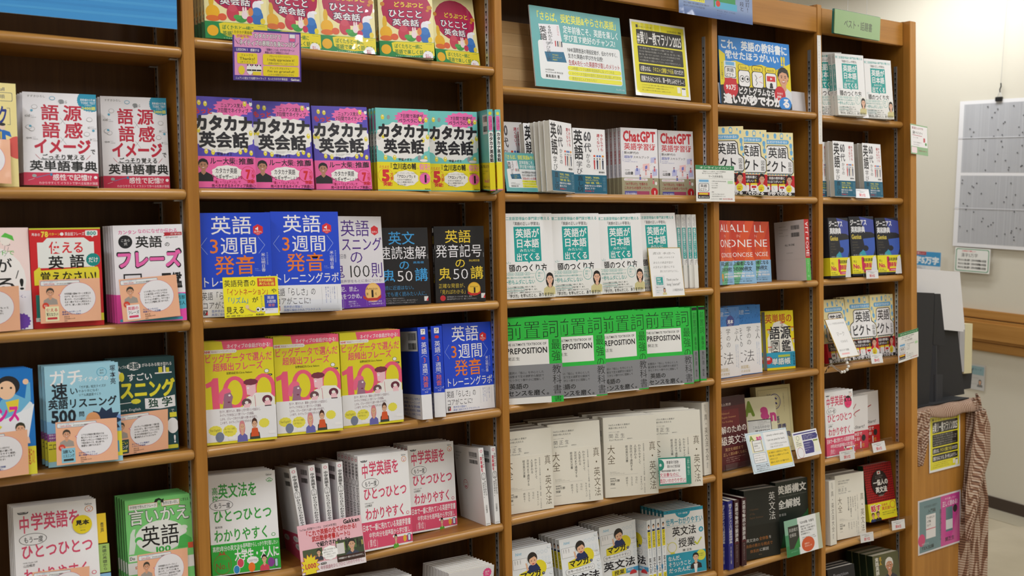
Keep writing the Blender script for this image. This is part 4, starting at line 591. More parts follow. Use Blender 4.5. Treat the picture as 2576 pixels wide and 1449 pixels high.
a = oni('hatsuon', '#e6c83a', '英語', '発音記号', 0, 0, 0, '米山明日香'); a.T('正確な発音が、', 6, 75, 64, 81, '#cdb43c', .0); a.T('「見ればわかる」', 5, 83, 64, 89, '#cdb43c', .0); a.E(77, 83, 13, '#d8a030'); a.E(77, 83, 11.4, '#e8bc40'); a.T('Amazon', 69, 78.6, 85, 81, '#5a3a10'); a.T('1', 73, 81, 80, 88, '#1a1010', .03); a.P([(64, 86), (72, 88.6), (84, 88.6), (90, 86), (90, 89), (82, 91.6), (70, 91.6), (64, 89)], '#c02a2c'); a.E(14, 94, 5.4, '#c8303a'); a.X(['音声動画をコードから即「見て」確認!', '無料音声をダウンロード、聞くことができます。'], 22, 91.6, 84, 3, 2, '#b8b8be'); a.R(91, 89, 99, 95.4, '#ddd'); a.P([(95, 95), (99, 90), (99, 95.4)], '#d8303c')
a = Art(16, 185, '#17161a'); A['oni_s'] = a; a.R(28, 2, 72, 8, '#ddd'); a.V('英語', 26, 12, 76, 23, '#d8b83a'); a.V('「発音記号」の鬼', 26, 24, 76, 62, '#cfcdd2'); a.V('50講', 26, 62, 76, 74, '#d8b83a')
# --- yellow/pink hundred phrases
a = art('hyaku', 148, 215, '#e3d62b'); a.P([(26, 0), (100, 0), (100, 10), (92, 9), (86, 12), (84, 9.4), (52, 11), (34, 12.6), (28, 9)], '#ee5c80'); a.T('ネイティブの会話がわかる!', 33, 3, 96, 7.4, W_, .012)
a.RR(-4, 9.6, 47, 14, '#efece6', 3); a.T('NHK', 1, 10.4, 10, 13.2, '#d83a54', .03, sh=.2); a.T('英会話フィーリングリッシュ', 11, 10.6, 45, 13.2, '#a85068')
a.T('ビッグデータで選んだ', 1, 14.4, 98, 25, '#e84c72', .012); a.T('超頻出フレーズ', 12, 25.4, 84, 35, '#e84c72', .014); a.T('投野由紀夫/Chris Nelson', 31, 36.4, 68, 39.4, '#3a3018', .01)
a.E(89, 38, 3.6, '#333'); a.E(89, 38, 3, '#eee'); a.RR(80, 41.6, 97, 44, '#1c1a18', 1.8); a.T('音声DL BOOK', 81.6, 42, 95.6, 43.6, W_)
a.P([(1, 49), (9, 46), (12, 42.6), (19, 42.6), (20, 80), (10, 80), (9, 52), (2, 54)], '#ee5c80'); a.O(42, 61, 17.5, 6.6, '#ee5c80', '#e3d62b', 28); a.O(84, 60, 17.5, 6.6, '#ee5c80', '#e3d62b', 28)
# plain comic figures
a.P([(24, 79), (26, 70), (36, 70), (38, 79)], '#a0708a'); a.P([(24, 60), (34, 58), (39, 66), (36, 75), (26, 74)], '#a0708a'); a.P([(18, 72), (20, 60), (26, 55), (34, 56), (37, 60), (27, 62), (24, 74)], '#ee6a90'); a.E(33, 72, 2, '#7a3050', 1.2); a.E(34, 64, 1.6, W_)
a.P([(52, 80), (56, 70), (68, 63), (92, 64), (99, 70), (99, 80)], '#efece8'); a.P([(58, 54), (72, 50), (72, 62), (66, 68), (59, 64)], '#f3c3ce'); a.CL(54, 46, 76, 54, '#7a3246'); a.E(61, 66, 3, '#e0507a', 1.3); a.E(61, 57, 1.6, W_); a.O(58, 74, 7, 4.4, '#6a4a50', '#efece8'); a.O(88, 72, 7.4, 4.4, '#6a2c40', '#efece8'); a.P([(84, 74), (92, 73), (94, 80), (84, 80)], '#f3c3ce'); a.P([(54, 76), (64, 75), (62, 80), (54, 80)], '#f3c3ce'); a.L(70, 66, 71, 80, '#c84060', .6)
B = Art(148, 215); A['hyaku_b'] = B; B.R(0, 79, 100, 98.4, '#ecebef'); B.X(['恋バナ、親子げんか、職場の上司や同僚との会話など。', 'ネイティブが本当によく使うフレーズを厳選。', 'しかも、1フレーズあたり2通りの使い方を紹介。', 'この本で、ネイティブのキモチがわかる!'], 19, 80, 79, 2.2, 1.7, '#6a3a50', .006)
B.CL(2, 88.6, 22, 94.6, '#eae050', 6); B.T('Feel English!', 5, 90.6, 19, 92.4, '#6a6030'); B.CL(22, 88.8, 43, 96, '#eae050', 6); B.X(['知っておくと便利!', '日常で使えるよ'], 25, 90.6, 40, 1.8, 1.2, '#6a6030'); B.CL(74, 86.6, 90, 92.4, '#eae050', 6); B.F(50, 90.6, 3.6, '#d88890', '#6a68b0', long=True); B.F(68, 89.6, 3.6, '#4a2a22', '#38423c'); B.P([(64, 92), (72, 92), (74, 97), (62, 97)], '#d8582c'); B.E(18, 95.6, 6, '#77809a', 4.4); B.RR(30, 96, 40, 97.8, W_, 1); B.RR(88, 94.4, 98, 96.2, W_, 1)

A['tsukaeru'].rey(.95, 0)
A['gachi'].rey(.95, -.4)
A['chugaku'].rey(.85, -.6, 6); A['kokou'].rey(.85, -.6, 11); A['chugaku_b'].rey(28/16, 70-81.6*28/16); A['kokou_b'].rey(30/22.5, 69-76.5*30/22.5)
A['chugaku_s'].rey(.88, 0, 6); A['chugaku_s'].R(0, 69, 100, 98, '#dc4f72'); A['chugaku_s'].V('山田暢彦', 30, 72, 70, 84, W_)
A['chugaku_k'].rey(1, -9, 70); A['chugaku_k'].R(0, 88, 100, 98, '#dc4f72')
A['iikae'].rey(.75, 2, 11)
A['hyaku'].rey(.83, 0, 9); A['hyaku_b'].rey(1.65, 65.5-79*1.65)
A['sanshu'].rey(.95, 0); A['sanshu_b'].rey(26.8/23, 73.2-77*26.8/23); A['sanshu_s'].rey(.95, 0, 14); A['sanshu_s'].R(0, 94.6, 100, 100, '#efeef2')
A['sanshu_bk'].rey(26.8/23, 73.2-77*26.8/23)
# --- sixties relearning book (spine on the right)
a = art('roku', 108, 175, '#efeef0'); a.T('英', 2, 3, 30, 25, '#222226', .024); a.T('語', 3, 26, 31, 48, '#222226', .024); a.T('60', 33, 4.4, 56, 19, '#55555a', .03); a.T('代', 33, 22, 56, 36, '#55555a', .018); a.V('からの', 38, 38, 52, 61, '#55555a', .006)
a.V('学び', 8, 50, 27, 71, '#3a3a40', .0); a.V('今からでも', 84, 7, 93, 34, '#c23a48', .014); a.V('遅くない!', 73, 7, 83, 34, '#c23a48', .014)
for x, c, d in ((64, '#c8383c', '#e0502c'), (73, '#2c3650', '#4a72b8'), (81, '#d8c8b0', '#4a72b8'), (90, '#333a50', '#e09030')): a.E(x, 46, 1.8, '#3a2a22'); a.P([(x-2.4, 48), (x+2.4, 48), (x+1.6, 62), (x-1.6, 62)], c); a.CL(x-3, 40, x+4, 43.4, d)
a.L(60, 63, 97, 63, '#aaa', .3); a.T('貴島通夫', 76, 65, 95, 68, '#333', .01)
B = Art(108, 175); A['roku_b'] = B; B.R(0, 71, 100, 99.4, '#10617e'); B.V('直し術', 10, 74, 28, 99, '#0d1c26', .01); B.X(['「海外旅行」「海外移住」', '「ボランティアガイド」', '「再雇用・転職」「起業」—'], 31, 75.4, 84, 4, 3.1, '#d8d44a', .02); B.X(['英語があなたの老後を', '豊かにする!'], 31, 88, 84, 4, 3, W_, .01); B.T('定年前後こそ', 31, 96.4, 60, 99, '#c84048', .02)
for i in range(3): B.V('海外旅行で役に立つ英会話', 94-i*3, 76, 96-i*3, 97, '#8fb4c4')
A['roku_b'].rey(1, -1.6, 73)
# --- chat learning
a = art('chat', 128, 188, '#efedf2'); RD = '#d02f3c'; a.T('ChatGPT', 6, 4, 95, 20, RD, .035); a.T('英語学習術', 8, 22.6, 94, 32.6, RD, .014); a.L(4.6, 34.6, 4.6, 50, '#8a94c8', .8); a.T('新AI時代の', 8, 35, 48, 39, '#444', .012); a.T('超独学', 8, 41, 31, 45.4, '#6f78c0', .016); a.T('スキルブック', 32, 41.4, 76, 45.2, '#444', .006); a.X(['AI-POWERED', "LEARNER'S SKILLBOOK"], 8, 47, 44, 2.4, 1.6, '#9aa0cc')
for x0, y0, x1, y1, c in ((58, 52, 76, 62, '#f4c8c8'), (80, 42, 94, 50, '#c3c4ea'), (36, 60, 50, 69, '#c3c4ea'), (84, 60, 97, 70, '#c3c4ea'), (64, 55, 70, 60, '#7a7cc8')): a.P([(x0, y0+1.4), (x1, y0), (x1, y1), (x0, y1+1.4)], c)
for x, y in ((42, 58), (66, 64), (90, 58), (92, 46), (80, 68), (50, 71), (86, 77)): a.E(x, y, 1.8, '#e2a0a0'); a.E(x, y-1, 2, '#5a3a5a', 1); a.P([(x-2, y+1.4), (x+2, y+1.4), (x+2.4, y+6), (x-2.4, y+6)], random.choice(['#d86a78', '#6f78c0', '#f0b8b8']))
for q in ((50, 62, 58, 58), (76, 56, 84, 52), (70, 62, 84, 64), (56, 72, 80, 72)): a.L(*q, '#e09a9a', .3)
a.T('山田優', 9, 65, 31, 69.6, '#333', .01); a.T('立教大学教授', 9, 62, 22, 63.4, '#777')
B = Art(128, 188); A['chat_b'] = B; B.R(0, 74, 100, 100, '#a7a284'); B.RR(6, 75, 70, 78.6, '#efedf2', 2); B.T('AI×英語を知りつくした研究者が贈る', 9, 75.8, 67, 77.8, '#c23a48'); B.T('「AIで学ぶ力」を極める', 6, 81, 70, 85.4, '#9a2c34', .02); B.T('これからの独学ノウハウ', 6, 87, 78, 91.4, '#9a2c34', .02); B.R(7, 94, 40, 100, '#5c5ca8'); B.R(40, 94, 74, 100, '#a84468'); B.T('生成AIを最高の', 9, 96.4, 40, 99.4, W_, .01); B.B(88, 95, 9.6, '#c9202c', 20, .96); B.T('1', 85.6, 93, 90.6, 98.6, W_, .04); B.E(93, 82, 3, '#eee', 4)
a = Art(16, 188, '#e9e7ec'); A['chat_s'] = a; a.V('ChatGPT英語学習術', 24, 5, 76, 54, '#d02f3c', .02); a.V('新AI時代の超独学', 26, 56, 56, 72, '#7a80b8'); a.R(0, 74, 100, 100, '#8d8a70'); a.V('山田優', 24, 77, 76, 88, '#222', .01); a.E(50, 95, 22, '#eee')
# --- teal title board book
a = art('atama', 148, 212, '#f0eff0'); TE = '#1fa09c'; a.T('第二言語習得論の専門家が教える', 1, 4, 96, 8, TE, .014); a.T('「英語の正しい学習法」', 19, 10, 78, 14, '#2a2a2e', .014)
a.R(22, 15.6, 75.4, 56.6, TE); a.P([(47, 56), (53, 56), (50, 59)], TE); a.T('英語が', 25, 18, 73, 28.6, W_, .022); a.T('日本語', 25, 30, 72, 40.4, W_, .022); a.T('みたいに', 32, 41.6, 64, 45.4, W_, .01); a.T('出てくる', 25, 46.6, 73, 55.6, W_, .022)
for p in ((5, 57, 7, 59), (9, 56, 9.6, 59), (13, 57, 12, 59)): a.L(*p, TE, .5)
a.T('頭のつくり方', 9, 59.6, 86, 69.4, '#1b1b1e', .016)
B = Art(148, 212); A['atama_b'] = B; B.R(0, 71.6, 100, 99.4, '#ebeae6')
for x0, x1, t in ((-4, 5, 'IC'), (7, 18, '英検'), (20, 38, '英語会議'), (40, 50, '留学')): B.RR(x0, 72.6, x1, 75.8, TE, 1.6); B.RR(x0+.5, 72.9, x1-.5, 75.5, '#ebeae6', 1.3); B.T(t, x0+1.6, 73.3, x1-1.6, 75.2, TE)
B.L(50, 74.2, 60, 74.2, TE, .3); B.O(71, 76.6, 9.6, .7, TE, '#ebeae6'); B.X(['目標への', '最短', 'ルート'], 66, 73, 76, 2.8, 2.1, TE, .006); B.T('科学的に実証された1万以上の論文を基にした', 0, 77, 58, 79, TE, .004); B.T('一秒もムダにしない', 0, 80, 60, 85, TE, .006)
B.X(['「じぶんが理解できる英語」を読んで、聞いて、', '「じぶんの伝えたいこと」を英語で書いて、話す。', 'これを繰り返すと、自動的に英語が出てくるようになる。'], 3, 87, 74, 2.8, 1.8, '#2c4040', .004)
B.L(3, 89.1, 38, 89.1, TE, .5); B.L(3, 91.9, 38, 91.9, TE, .5); B.F(90, 80.4, 6.6, '#1d1818', '#d9cf9a', '#e6b79c', long=True)
for i in range(9): B.L(78+i*2.4, 88+abs(i-4)*.5, 80+i*2, 99.4, '#b9ac6a', .35)
B.T('「学び方」を学んだこと、', 3, 95, 66, 98.6, '#222', .01); B.T('ありますか?', 66, 94.6, 96, 98.6, '#222', .01)
a = Art(14, 212, '#ebeae8'); A['atama_s'] = a; a.V('第二言語習得論の専門家が教える', 52, 3, 84, 17, '#556'); a.V('「英語の正しい学習法」', 16, 3, 48, 17, '#556'); a.R(6, 18, 94, 60, TE); a.V('英語が日本語みたいに出てくる', 22, 19, 80, 59, W_, .02); a.V('つくり方', 22, 62, 60, 72, '#222', .01); a.V('頭の', 60, 61, 92, 66, '#222'); a.V('川﨑あゆみ', 26, 75, 74, 88, '#333', .01); a.O(50, 93.6, 24, 9, '#222', '#ebeae8')
# --- green preposition textbook (title down the right side)
a = art('zenchi', 148, 214, '#2fc046'); a.T('前置詞', 3, 3.4, 98, 24.8, '#12241a', -.014); a.R(-1, 26, 78, 57, '#efeeec'); a.R(-1, 92, 79, 100, '#efeeec')
a.T('THE ULTIMATE TEXTBOOK OF', 5, 29, 74.5, 32, '#1b1b1e', .012); a.T('PREPOSITION', 5, 34.4, 75.5, 41.4, '#1b1b1e', .02); a.T('関正生', 6, 45, 28, 49, '#222'); a.V('最強の教科', 82, 25.6, 98, 92, '#12241a', -.008); a.V('書', 83, 92.4, 98, 99.4, '#12241a', -.008); a.L(2, 97.4, 8, 97.4, '#444', .3)
B = Art(148, 214); A['zenchi_b'] = B; B.R(0, 54.8, 100, 91.6, '#8c8d92'); B.V('教科書', 82, 55.6, 98, 90.8, '#17181c', -.006); B.X(['前置詞の「核心」を中心とした', '最深部まで至る網羅的な解説で', 'ひとつひとつ鮮やかに理解して'], 4, 62, 68, 4.2, 3.1, '#1d1e22', .004); B.T('英語の', 8, 76, 41, 82.4, '#16171a', .014); B.T('センスを磨く。', 5, 84, 82, 90.6, '#16171a', .014)
a = Art(20, 214, '#2bb241'); A['zenchi_s'] = a; a.R(0, 1, 100, 5, '#1b1b1e'); a.V('前置詞', 14, 7, 88, 37, '#12341e', -.008); a.V('最強の', 34, 40, 78, 58, '#12341e', .0); a.R(0, 59, 100, 97.6, '#86878c'); a.V('教科書', 34, 60, 78, 79, '#3a3b40', .0); a.V('・関正生', 36, 81, 70, 94, '#222', .01)
# --- cream grammar encyclopaedia
a = art('shin', 148, 212, '#e9e5da'); a.T('700万人を教えた著者が', 10, 8.6, 50, 11, '#333', .006); a.T('英語の核心を伝える', 10, 12.2, 44, 14.6, '#333', .006); a.T('スタディサプリ講師', 10, 18, 30, 19.2, '#555'); a.T('関 正 生', 10, 20.6, 40, 26, '#3a3a3c', -.006); a.T('Karl Rosvold', 11, 27, 36, 29.4, '#444', -.004); a.T('編集協力', 44, 27, 54, 28.6, '#555')
B = Art(148, 212); A['shin_b'] = B; B.R(0, 31.4, 100, 100, '#ebe6da'); GO = '#5a4a30'; B.V('大全', 6, 34, 21, 59, GO, -.006); B.V('真・英文法', 84, 33, 97, 95, GO, -.006)
for i, t in enumerate(('わかりやすくて', '人生変わる', '次世代まで通用する', '総合英文法書')): B.V(t, 64-i*8, 36-(i == 9), 69-i*8, 36+len(t)*3.6, '#2e2c2a', .006)
B.V('日常英語/大学受験/ビジネス英語/資格 など全対応', 73, 35, 75.6, 98, '#555'); B.X(['The Definitive', 'English Grammar Guide', 'most comprehensive by the author'], 10, 68, 38, 1.3, .9, '#666'); B.L(10, 72.8, 62, 72.8, '#999', .2)
B.T('著者累計', 10, 76, 21, 77.4, '#333', .01); B.T('300万部', 10, 78, 28, 81, '#222', .01); B.T('突破', 10, 82, 19, 85, '#222', .01); B.L(10, 88.6, 20, 88.6, '#555', .4)
for i, t in enumerate(('900ページ', 'なのに', 'スラスラ', '読める!')): B.V(t, 66-i*9, 76, 70.4-i*9, 76+len(t)*3, '#3a3836', -.004)
a = Art(38, 212, '#e6e2d8'); A['shin_s'] = a; a.V('700万人を教えた著者が', 50, 3, 64, 14, '#444'); a.V('英語の核心を伝える', 34, 3, 48, 12, '#444'); a.V('真・英文法大全', 28, 16, 72, 80, '#4a4234', -.004); a.V('関正生', 38, 83, 60, 91, '#555'); a.L(30, 97, 70, 97, '#555', .6)
# --- manga grammar lesson
a = art('manga', 128, 190, '#edf0f4'); a.T('hint', 10, 8, 26, 13, '#8ac0dc', .02, sh=.2)
for i in range(5):
    for j in range(3): a.O(60+i*8, 24+j*4, 2.4, .3, '#a8c6da', '#edf0f4')
for x in (66, 76, 86): a.O(x, 14, 3.4, .5, '#a8c6da', '#edf0f4', 4.4)
a.R(3, 19, 38, 36, '#777'); a.R(3.5, 19.4, 37.5, 35.7, '#f2f2f4'); 
for x in (7, 13, 20): a.V('英語は', x, 21, x+2.6, 28, '#333')
a.R(82, 34, 98, 44, '#888'); a.R(82.5, 34.3, 97.5, 43.7, '#f2f2f4'); a.T('不定詞', 86, 35, 95, 37, '#333', .01)
a.E(66, 40, 18, '#e8d82c', 20); a.P([(16, 44), (80, 32), (80, 46), (72, 54), (16, 58)], '#e8d82c'); a.P([(34, 44), (42, 33), (60, 31), (68, 40), (66, 44), (40, 46)], '#22315e'); a.E(51, 21.6, 12, '#2c2624', 15); a.E(52, 26, 9.4, '#e9b896', 11.5); a.P([(40, 24), (42, 16), (54, 12), (62, 17), (63, 24), (56, 19), (48, 21)], '#2c2624'); a.E(48, 26, 1, BK, 1.4); a.E(56, 25.6, 1, BK, 1.4); a.E(52, 31.4, 3, '#c04a48', 1.6); a.P([(34, 34), (33, 28), (36, 28), (40, 40), (36, 42)], '#e9b896')
a.T('マンガ', 18, 42, 70, 54, '#1f1d20', .035); a.E(75, 50, 3.6, '#22315e'); a.T('で', 73, 48.6, 77.2, 51.4, W_, .02)
a.RR(8, 56.4, 82, 65.4, '#888', 4); a.RR(8.5, 56.7, 81.5, 65.1, '#f0f1f4', 4); a.T('世界一わかりやすい', 12, 58.4, 78, 63.4, '#333', .006); a.T('英文法', 6, 68, 94, 84, '#1f1d26', .018); a.R(60, 88, 100, 96, '#4aa0d0'); a.R(28, 86, 66, 96, '#e8d82c'); a.T('授業', 34, 87, 62, 95, '#1f1d26', .02); a.T('二関正生', 66, 89, 88, 93, W_, .01); a.B(86, 99, 10, '#c8303a', 12, .9); a.L(4, 85, 90, 85, '#888', .2)
for y in (8, 40, 52, 60, 66): a.O(94, y, 4, .4, '#a8c6da', '#edf0f4', 3)
a = Art(14, 190, '#e9ecf0'); A['manga_s'] = a; a.E(50, 9, 26, '#2c2624', 40); a.E(50, 10.4, 20, '#e9b896', 30); a.R(14, 14, 86, 32, '#22315e'); a.R(8, 17, 92, 41, '#e8d82c'); a.V('マンガで', 24, 18, 78, 40, '#1f1d20', .02); a.V('世界一わかりやすい', 34, 42, 66, 54, '#555'); a.V('英文法', 18, 55, 86, 78, '#1f1d26', .012); a.R(8, 80, 92, 99, '#e8d82c'); a.V('の授業', 22, 81, 80, 98, '#1f1d26', .01)
# --- teal easy grammar lesson
a = art('sekai', 130, 191, '#f0f0f0'); SB = '#2f9fbc'; a.R(0, 0, 100, 5.2, SB); a.E(48, 4, 19, SB, 14, a0=0, a1=180); a.T("Mr.Seki's Guide to English Grammar", 6, 1.4, 92, 3.8, '#1c5a70', .01, sh=.2); a.T('カラー改訂版', 36, 5.4, 60, 8, W_, .02)
a.T('世界一わかりやすい', 4, 13, 98, 23, SB, .02); a.L(6, 24.6, 92, 23, SB, .4); a.T('英文法', 18, 26, 80, 40, '#1f1e22', .014); a.E(92, 35, 6, SB); a.T('の', 88.6, 32.6, 95.6, 37.4, W_, .02); a.T('授業', 32, 44, 76, 58, '#1f1e22', .008); a.O(16, 56, 12, 1.4, '#ded84a', '#f0f0f0'); a.R(11, 64, 22, 69, '#ded84a'); a.PL([(74, 52), (80, 57), (92, 47)], '#cfd23c', 3.4); a.T('関 正生', 42, 61, 66, 64.6, '#333', .01); a.L(3, 49, 7, 50, '#ded84a', 1); a.L(24, 45, 27, 42, '#ded84a', 1)
B = Art(130, 191); A['sekai_b'] = B; B.R(0, 66, 100, 99, SB); B.X(['なんだ、', 'そういうこと', 'だったんだ!'], 4, 69, 62, 9, 7.4, W_, .02, 2); B.E(88, 74, 12, '#dfe04c', 12); B.X(['大人気講師が', 'ついに明かす'], 80, 71, 95, 3, 2, '#555'); B.F(74, 76, 7, '#1d1a1a', '#2a2c34', '#e6b99c'); B.P([(68, 86), (78, 86), (75, 99), (70, 99)], W_)
# --- pictogram dictionary
a = art('picto', 128, 197, '#f2e6b0'); PB = '#6fb2e2'
for x, y, r in ((12, 5, 3), (30, 6, 4), (50, 5, 5), (68, 5, 6), (84, 4, 2), (92, 8, 3), (6, 22, 4), (6, 44, 4), (93, 22, 5), (94, 34, 5), (95, 54, 4), (97, 44, 3), (5, 60, 4), (94, 28, 2)): a.E(x, y, r*.8, PB, r*1.1); a.R(x-r*.6, y+r*.5, x+r*.6, y+r*.8+.6, PB)
a.E(68, 5.4, 3.4, '#f2e6b0', 4.6); a.RR(14, 13, 88, 20.4, PB, 5); a.T('見るだけでわかる!!', 20, 14.6, 82, 19, '#eef4fa', .02)
a.P([(24, 26), (29, 22.4), (78, 22.4), (84, 26), (86, 43), (94, 47), (98.6, 50), (98.6, 68), (95, 71), (13, 71), (8.6, 68), (8.6, 50), (13, 46), (21, 43), (23, 40)], '#1f1f24'); a.P([(25.6, 27), (30, 23.6), (77, 23.6), (82, 27), (84, 44), (93, 48), (96.8, 51), (96.8, 67.4), (94, 69.8), (14, 69.8), (10.4, 67.4), (10.4, 50.6), (14, 47.2), (22.6, 44), (24.8, 40)], '#f3f2f4')
a.T('英語', 29, 26, 81, 44, '#222228', .012); a.T('ピクト', 15, 48.4, 80, 67.4, '#222228', .022); a.V('図鑑', 84, 50, 94, 68, '#333', .0)
for i in range(12): a.R(2+i*8, 71.4, 6+i*8, 72.8, PB)
B = Art(128, 197); A['picto_b'] = B; B.R(0, 73.6, 100, 99.4, '#c8202c'); B.R(6, 74, 78, 84, '#2a1a1c'); B.T('これ、英語の教科書に', 10, 75, 74, 78.6, W_, .014); B.T('載せたほうがいい', 14, 79.6, 66, 83.2, W_, .014); B.T('!!', 67, 79.6, 72, 83.2, '#e8d830', .02); B.R(0, 92, 100, 99.4, '#1a1518')
for i in range(3): B.RR(14+i*21, 84.4, 32+i*21, 87.4, '#e8d830', 2); B.RR(14+i*21, 86.6, 32+i*21, 94.6, '#efeef0', 3)
B.E(20, 90, 2.4, '#111'); B.E(26, 90, 2.4, '#111'); B.L(40, 88, 43, 92, '#333', .5); B.R(59, 87.6, 71, 90.4, '#d02c34'); B.E(65, 92, 1.6, '#111'); B.T('違いが秒でわかる', 2, 94.4, 92, 99, '#f3f2f4', .04); B.F(86, 79, 7, '#2a1d18', '#e8e6ea', '#d8a488'); B.E(84, 90.6, 8, '#e8dc30', 7); B.X(['ひろゆき', '絶賛!'], 79, 89, 89, 2.2, 1.7, '#c23', .02)
# --- red concise book
a = art('allin', 128, 190, '#c63a26'); a.P([(30, 62), (52, 20), (72, 0), (100, 0), (78, 30), (100, 64)], '#d84f28'); a.P([(0, 64), (14, 50), (30, 64)], '#e2602e'); a.P([(62, 64), (78, 40), (98, 64)], '#e2602e'); a.P([(0, 0), (30, 0), (4, 40)], '#b52e22')
a.T('ALL', 12, 5, 82, 18, W_, -.004); a.T('IN', 38, 21.6, 52, 26.6, '#f0c8b8', -.02); a.T('ONE', 4, 29, 92, 42, W_, -.004); a.T('CONCISE', 8, 50, 92, 57.6, W_, -.004); a.T('オールインワン', 34, 44.4, 60, 46.4, '#8a2018')
B = Art(128, 190); A['allin_b'] = B; B.R(0, 63.4, 100, 100, '#8fbbe0'); B.P([(0, 80), (36, 66), (64, 63.4), (40, 100), (0, 100)], '#68b088'); B.T('英語上級者になる', 0, 64.4, 92, 71, '#16202c', .024); B.T('ための390例文', 4, 73, 86, 80, '#16202c', .024); B.E(7, 87, 6.6, '#e0942c'); B.P([(3, 92), (6, 97), (8, 93), (11, 97), (11, 91)], '#d8402c'); B.X(['SNSの例文を完全にマスターで', '最難関大学・資格・英字紙は余裕!'], 22, 82, 94, 4.4, 3.2, W_, .03); B.X(['英語らしい語彙がこの一冊で身につく', 'レベル別の例文・構文・語彙を収録'], 22, 92, 88, 3.2, 1.8, '#2a4a60')
a = Art(20, 190, '#c22a2c'); A['allin_s'] = a; a.R(0, 63.4, 100, 100, '#5cb85a')
for t, y0, y1, x0 in (('ALL', 4, 27, 18), ('IN', 28.6, 34, 30), ('ONE', 35.6, 61, 18)):
    h = (y1-y0)/len(t)
    for i, c in enumerate(t):
        g = glyph(c, -.002, 2); wv = max(v[0] for v in g[0]); a.add([(x0+(82-x0)*(1-0)-((v[1])/.74)*(82-x0), y0+i*h+h*.94*v[0]/wv) for v in g[0]], g[1], W_)
a.V('CONCISE', 30, 65, 70, 86, '#bfe4b4'); a.O(50, 93, 16, 5, '#cfe8c8', '#5cb85a')
a = Art(128, 190, '#d9d0ce'); A['allin_k'] = a; a.bars(56, 8, 84, 15); a.bars(56, 20, 84, 27); a.X(['ISBN978-4', 'C0082 ¥1200E', '定価 本体', 'Linkage Club'], 16, 8, 46, 5, 1.6, '#665'); a.T('ALL IN ONE', 34, 38, 66, 41.4, '#444', .01); a.T('concise', 38, 52, 60, 53.6, '#777'); a.L(0, 64, 100, 64, '#c4bab8', .3)
# --- blue rain grammar book
a = art('ame', 148, 213, '#2f78c2')
random.seed(3)
for i in range(60): x, y = random.uniform(1, 99), random.uniform(1, 28); a.R(x, y, x+.9, y+2, '#1c4a88')
a.R(0, 27, 100, 99, '#edecee'); a.V('ぶ人', 82, 30, 96, 50, '#2e3034', -.004); a.V('学のの', 54, 30, 69, 58, '#2e3034', -.004); a.V('をてめ', 28, 31, 43, 60, '#2e3034', -.004); a.V('語べた', 2, 31, 16, 60, '#2e3034', -.004); a.T('文法', 6, 64, 78, 82, '#2c2c30', -.012); a.T('英', -26, 66, 6, 82, '#2c2c30', -.012)
a.V('初級から上級まで読んでわかる英文法', 90, 54, 93, 88, '#7d9cc8'); a.V('受験英語もやり直しもこの一冊', 84, 54, 87, 86, '#7d9cc8'); a.T('「英単語の語源図鑑」', -20, 86, 66, 91, '#c2ab62', .0); a.T('に続く英文法の決定版', -10, 92.6, 62, 96.4, '#c2ab62'); a.T('鈴木 建二', -10, 6, 68, 13, '#c8d8ec', -.01); a.X(['基本から', '身につく'], 4, 18, 26, 5, 3, '#a8c4e6')
B = Art(148, 213); A['mihon'] = B; B.E(70, 21, 13, '#24368c'); B.T('見本', 61, 18, 79, 23.6, W_, .035); B.T('お手に', 64, 24.6, 76, 26.4, W_)
# --- yellow word picture dictionary
a = art('zukan', 112, 184, '#ecd91e'); a.T('英単語の', 0, 5, 96, 20, '#c2502a', .022); a.P([(6, 46), (30, 20), (50, 17), (80, 26), (98, 70), (6, 74)], '#f0eee6'); a.T('語源', 12, 26, 90, 48, '#22242c', .022); a.R(17, 50, 47, 71, '#22242c'); a.R(19, 51.6, 45, 69.6, '#f0eee6'); a.T('図', 20, 52, 44, 69.4, '#22242c', .01); a.T('鑑', 54, 50, 88, 70, '#22242c', .016)
for x, y in ((52, 20), (88, 28), (4, 30), (92, 48), (6, 60)): a.R(x, y, x+14, y+1.4, '#cc3030'); a.E(x+7, y+5, 4, '#c9c4b8', 5)
B = Art(112, 184); A['zukan_b'] = B; B.R(0, 70.4, 100, 96, '#31a2c6'); B.E(6, 83, 13, '#d02c34', 11); B.T('無料', 0, 78, 12, 83, W_, .02); B.T('単語帳', 16, 80, 84, 92, '#1b6a88', .06); B.T('単語帳', 16.6, 80.4, 83.4, 91.6, '#eef4f0', .02); B.RR(40, 75, 82, 79, '#b8c84a', 1); B.V('お勧め強帳', 92, 72, 99, 94, '#124a60', .01); B.V('ビロード', 84, 72, 91, 86, '#124a60', .01)
# --- maroon reading grammar
a = art('enji', 148, 212, '#4c141c'); a.R(0, 0, 100, 14, '#33101a'); a.T('田上芳彦', 10, 9, 50, 13, '#c8b8b0', .0); a.R(0, 19, 74, 46, '#601820'); a.X(['Advanced', 'English Grammar', 'for Reading'], 14, 22, 64, 6.4, 3.6, '#b88a5a', .0); a.T('読解のための', -10, 43, 98, 54, '#ebe4dc', .006); a.T('上級英文法', -20, 58, 98, 71, '#ebe4dc', .006); a.R(0, 72, 100, 100, '#54171e'); a.T('英文を細部まで', 16, 75, 80, 80, '#c8a070', .0); a.T('正しく読み解くために', 8, 82, 92, 87, '#c8a070', .0); a.X(['一般の学習書を終えた読者のために', '英文法・語法の細部まで', 'ていねいに解説した一冊'], 16, 89, 86, 3, 1.8, '#b8988a')
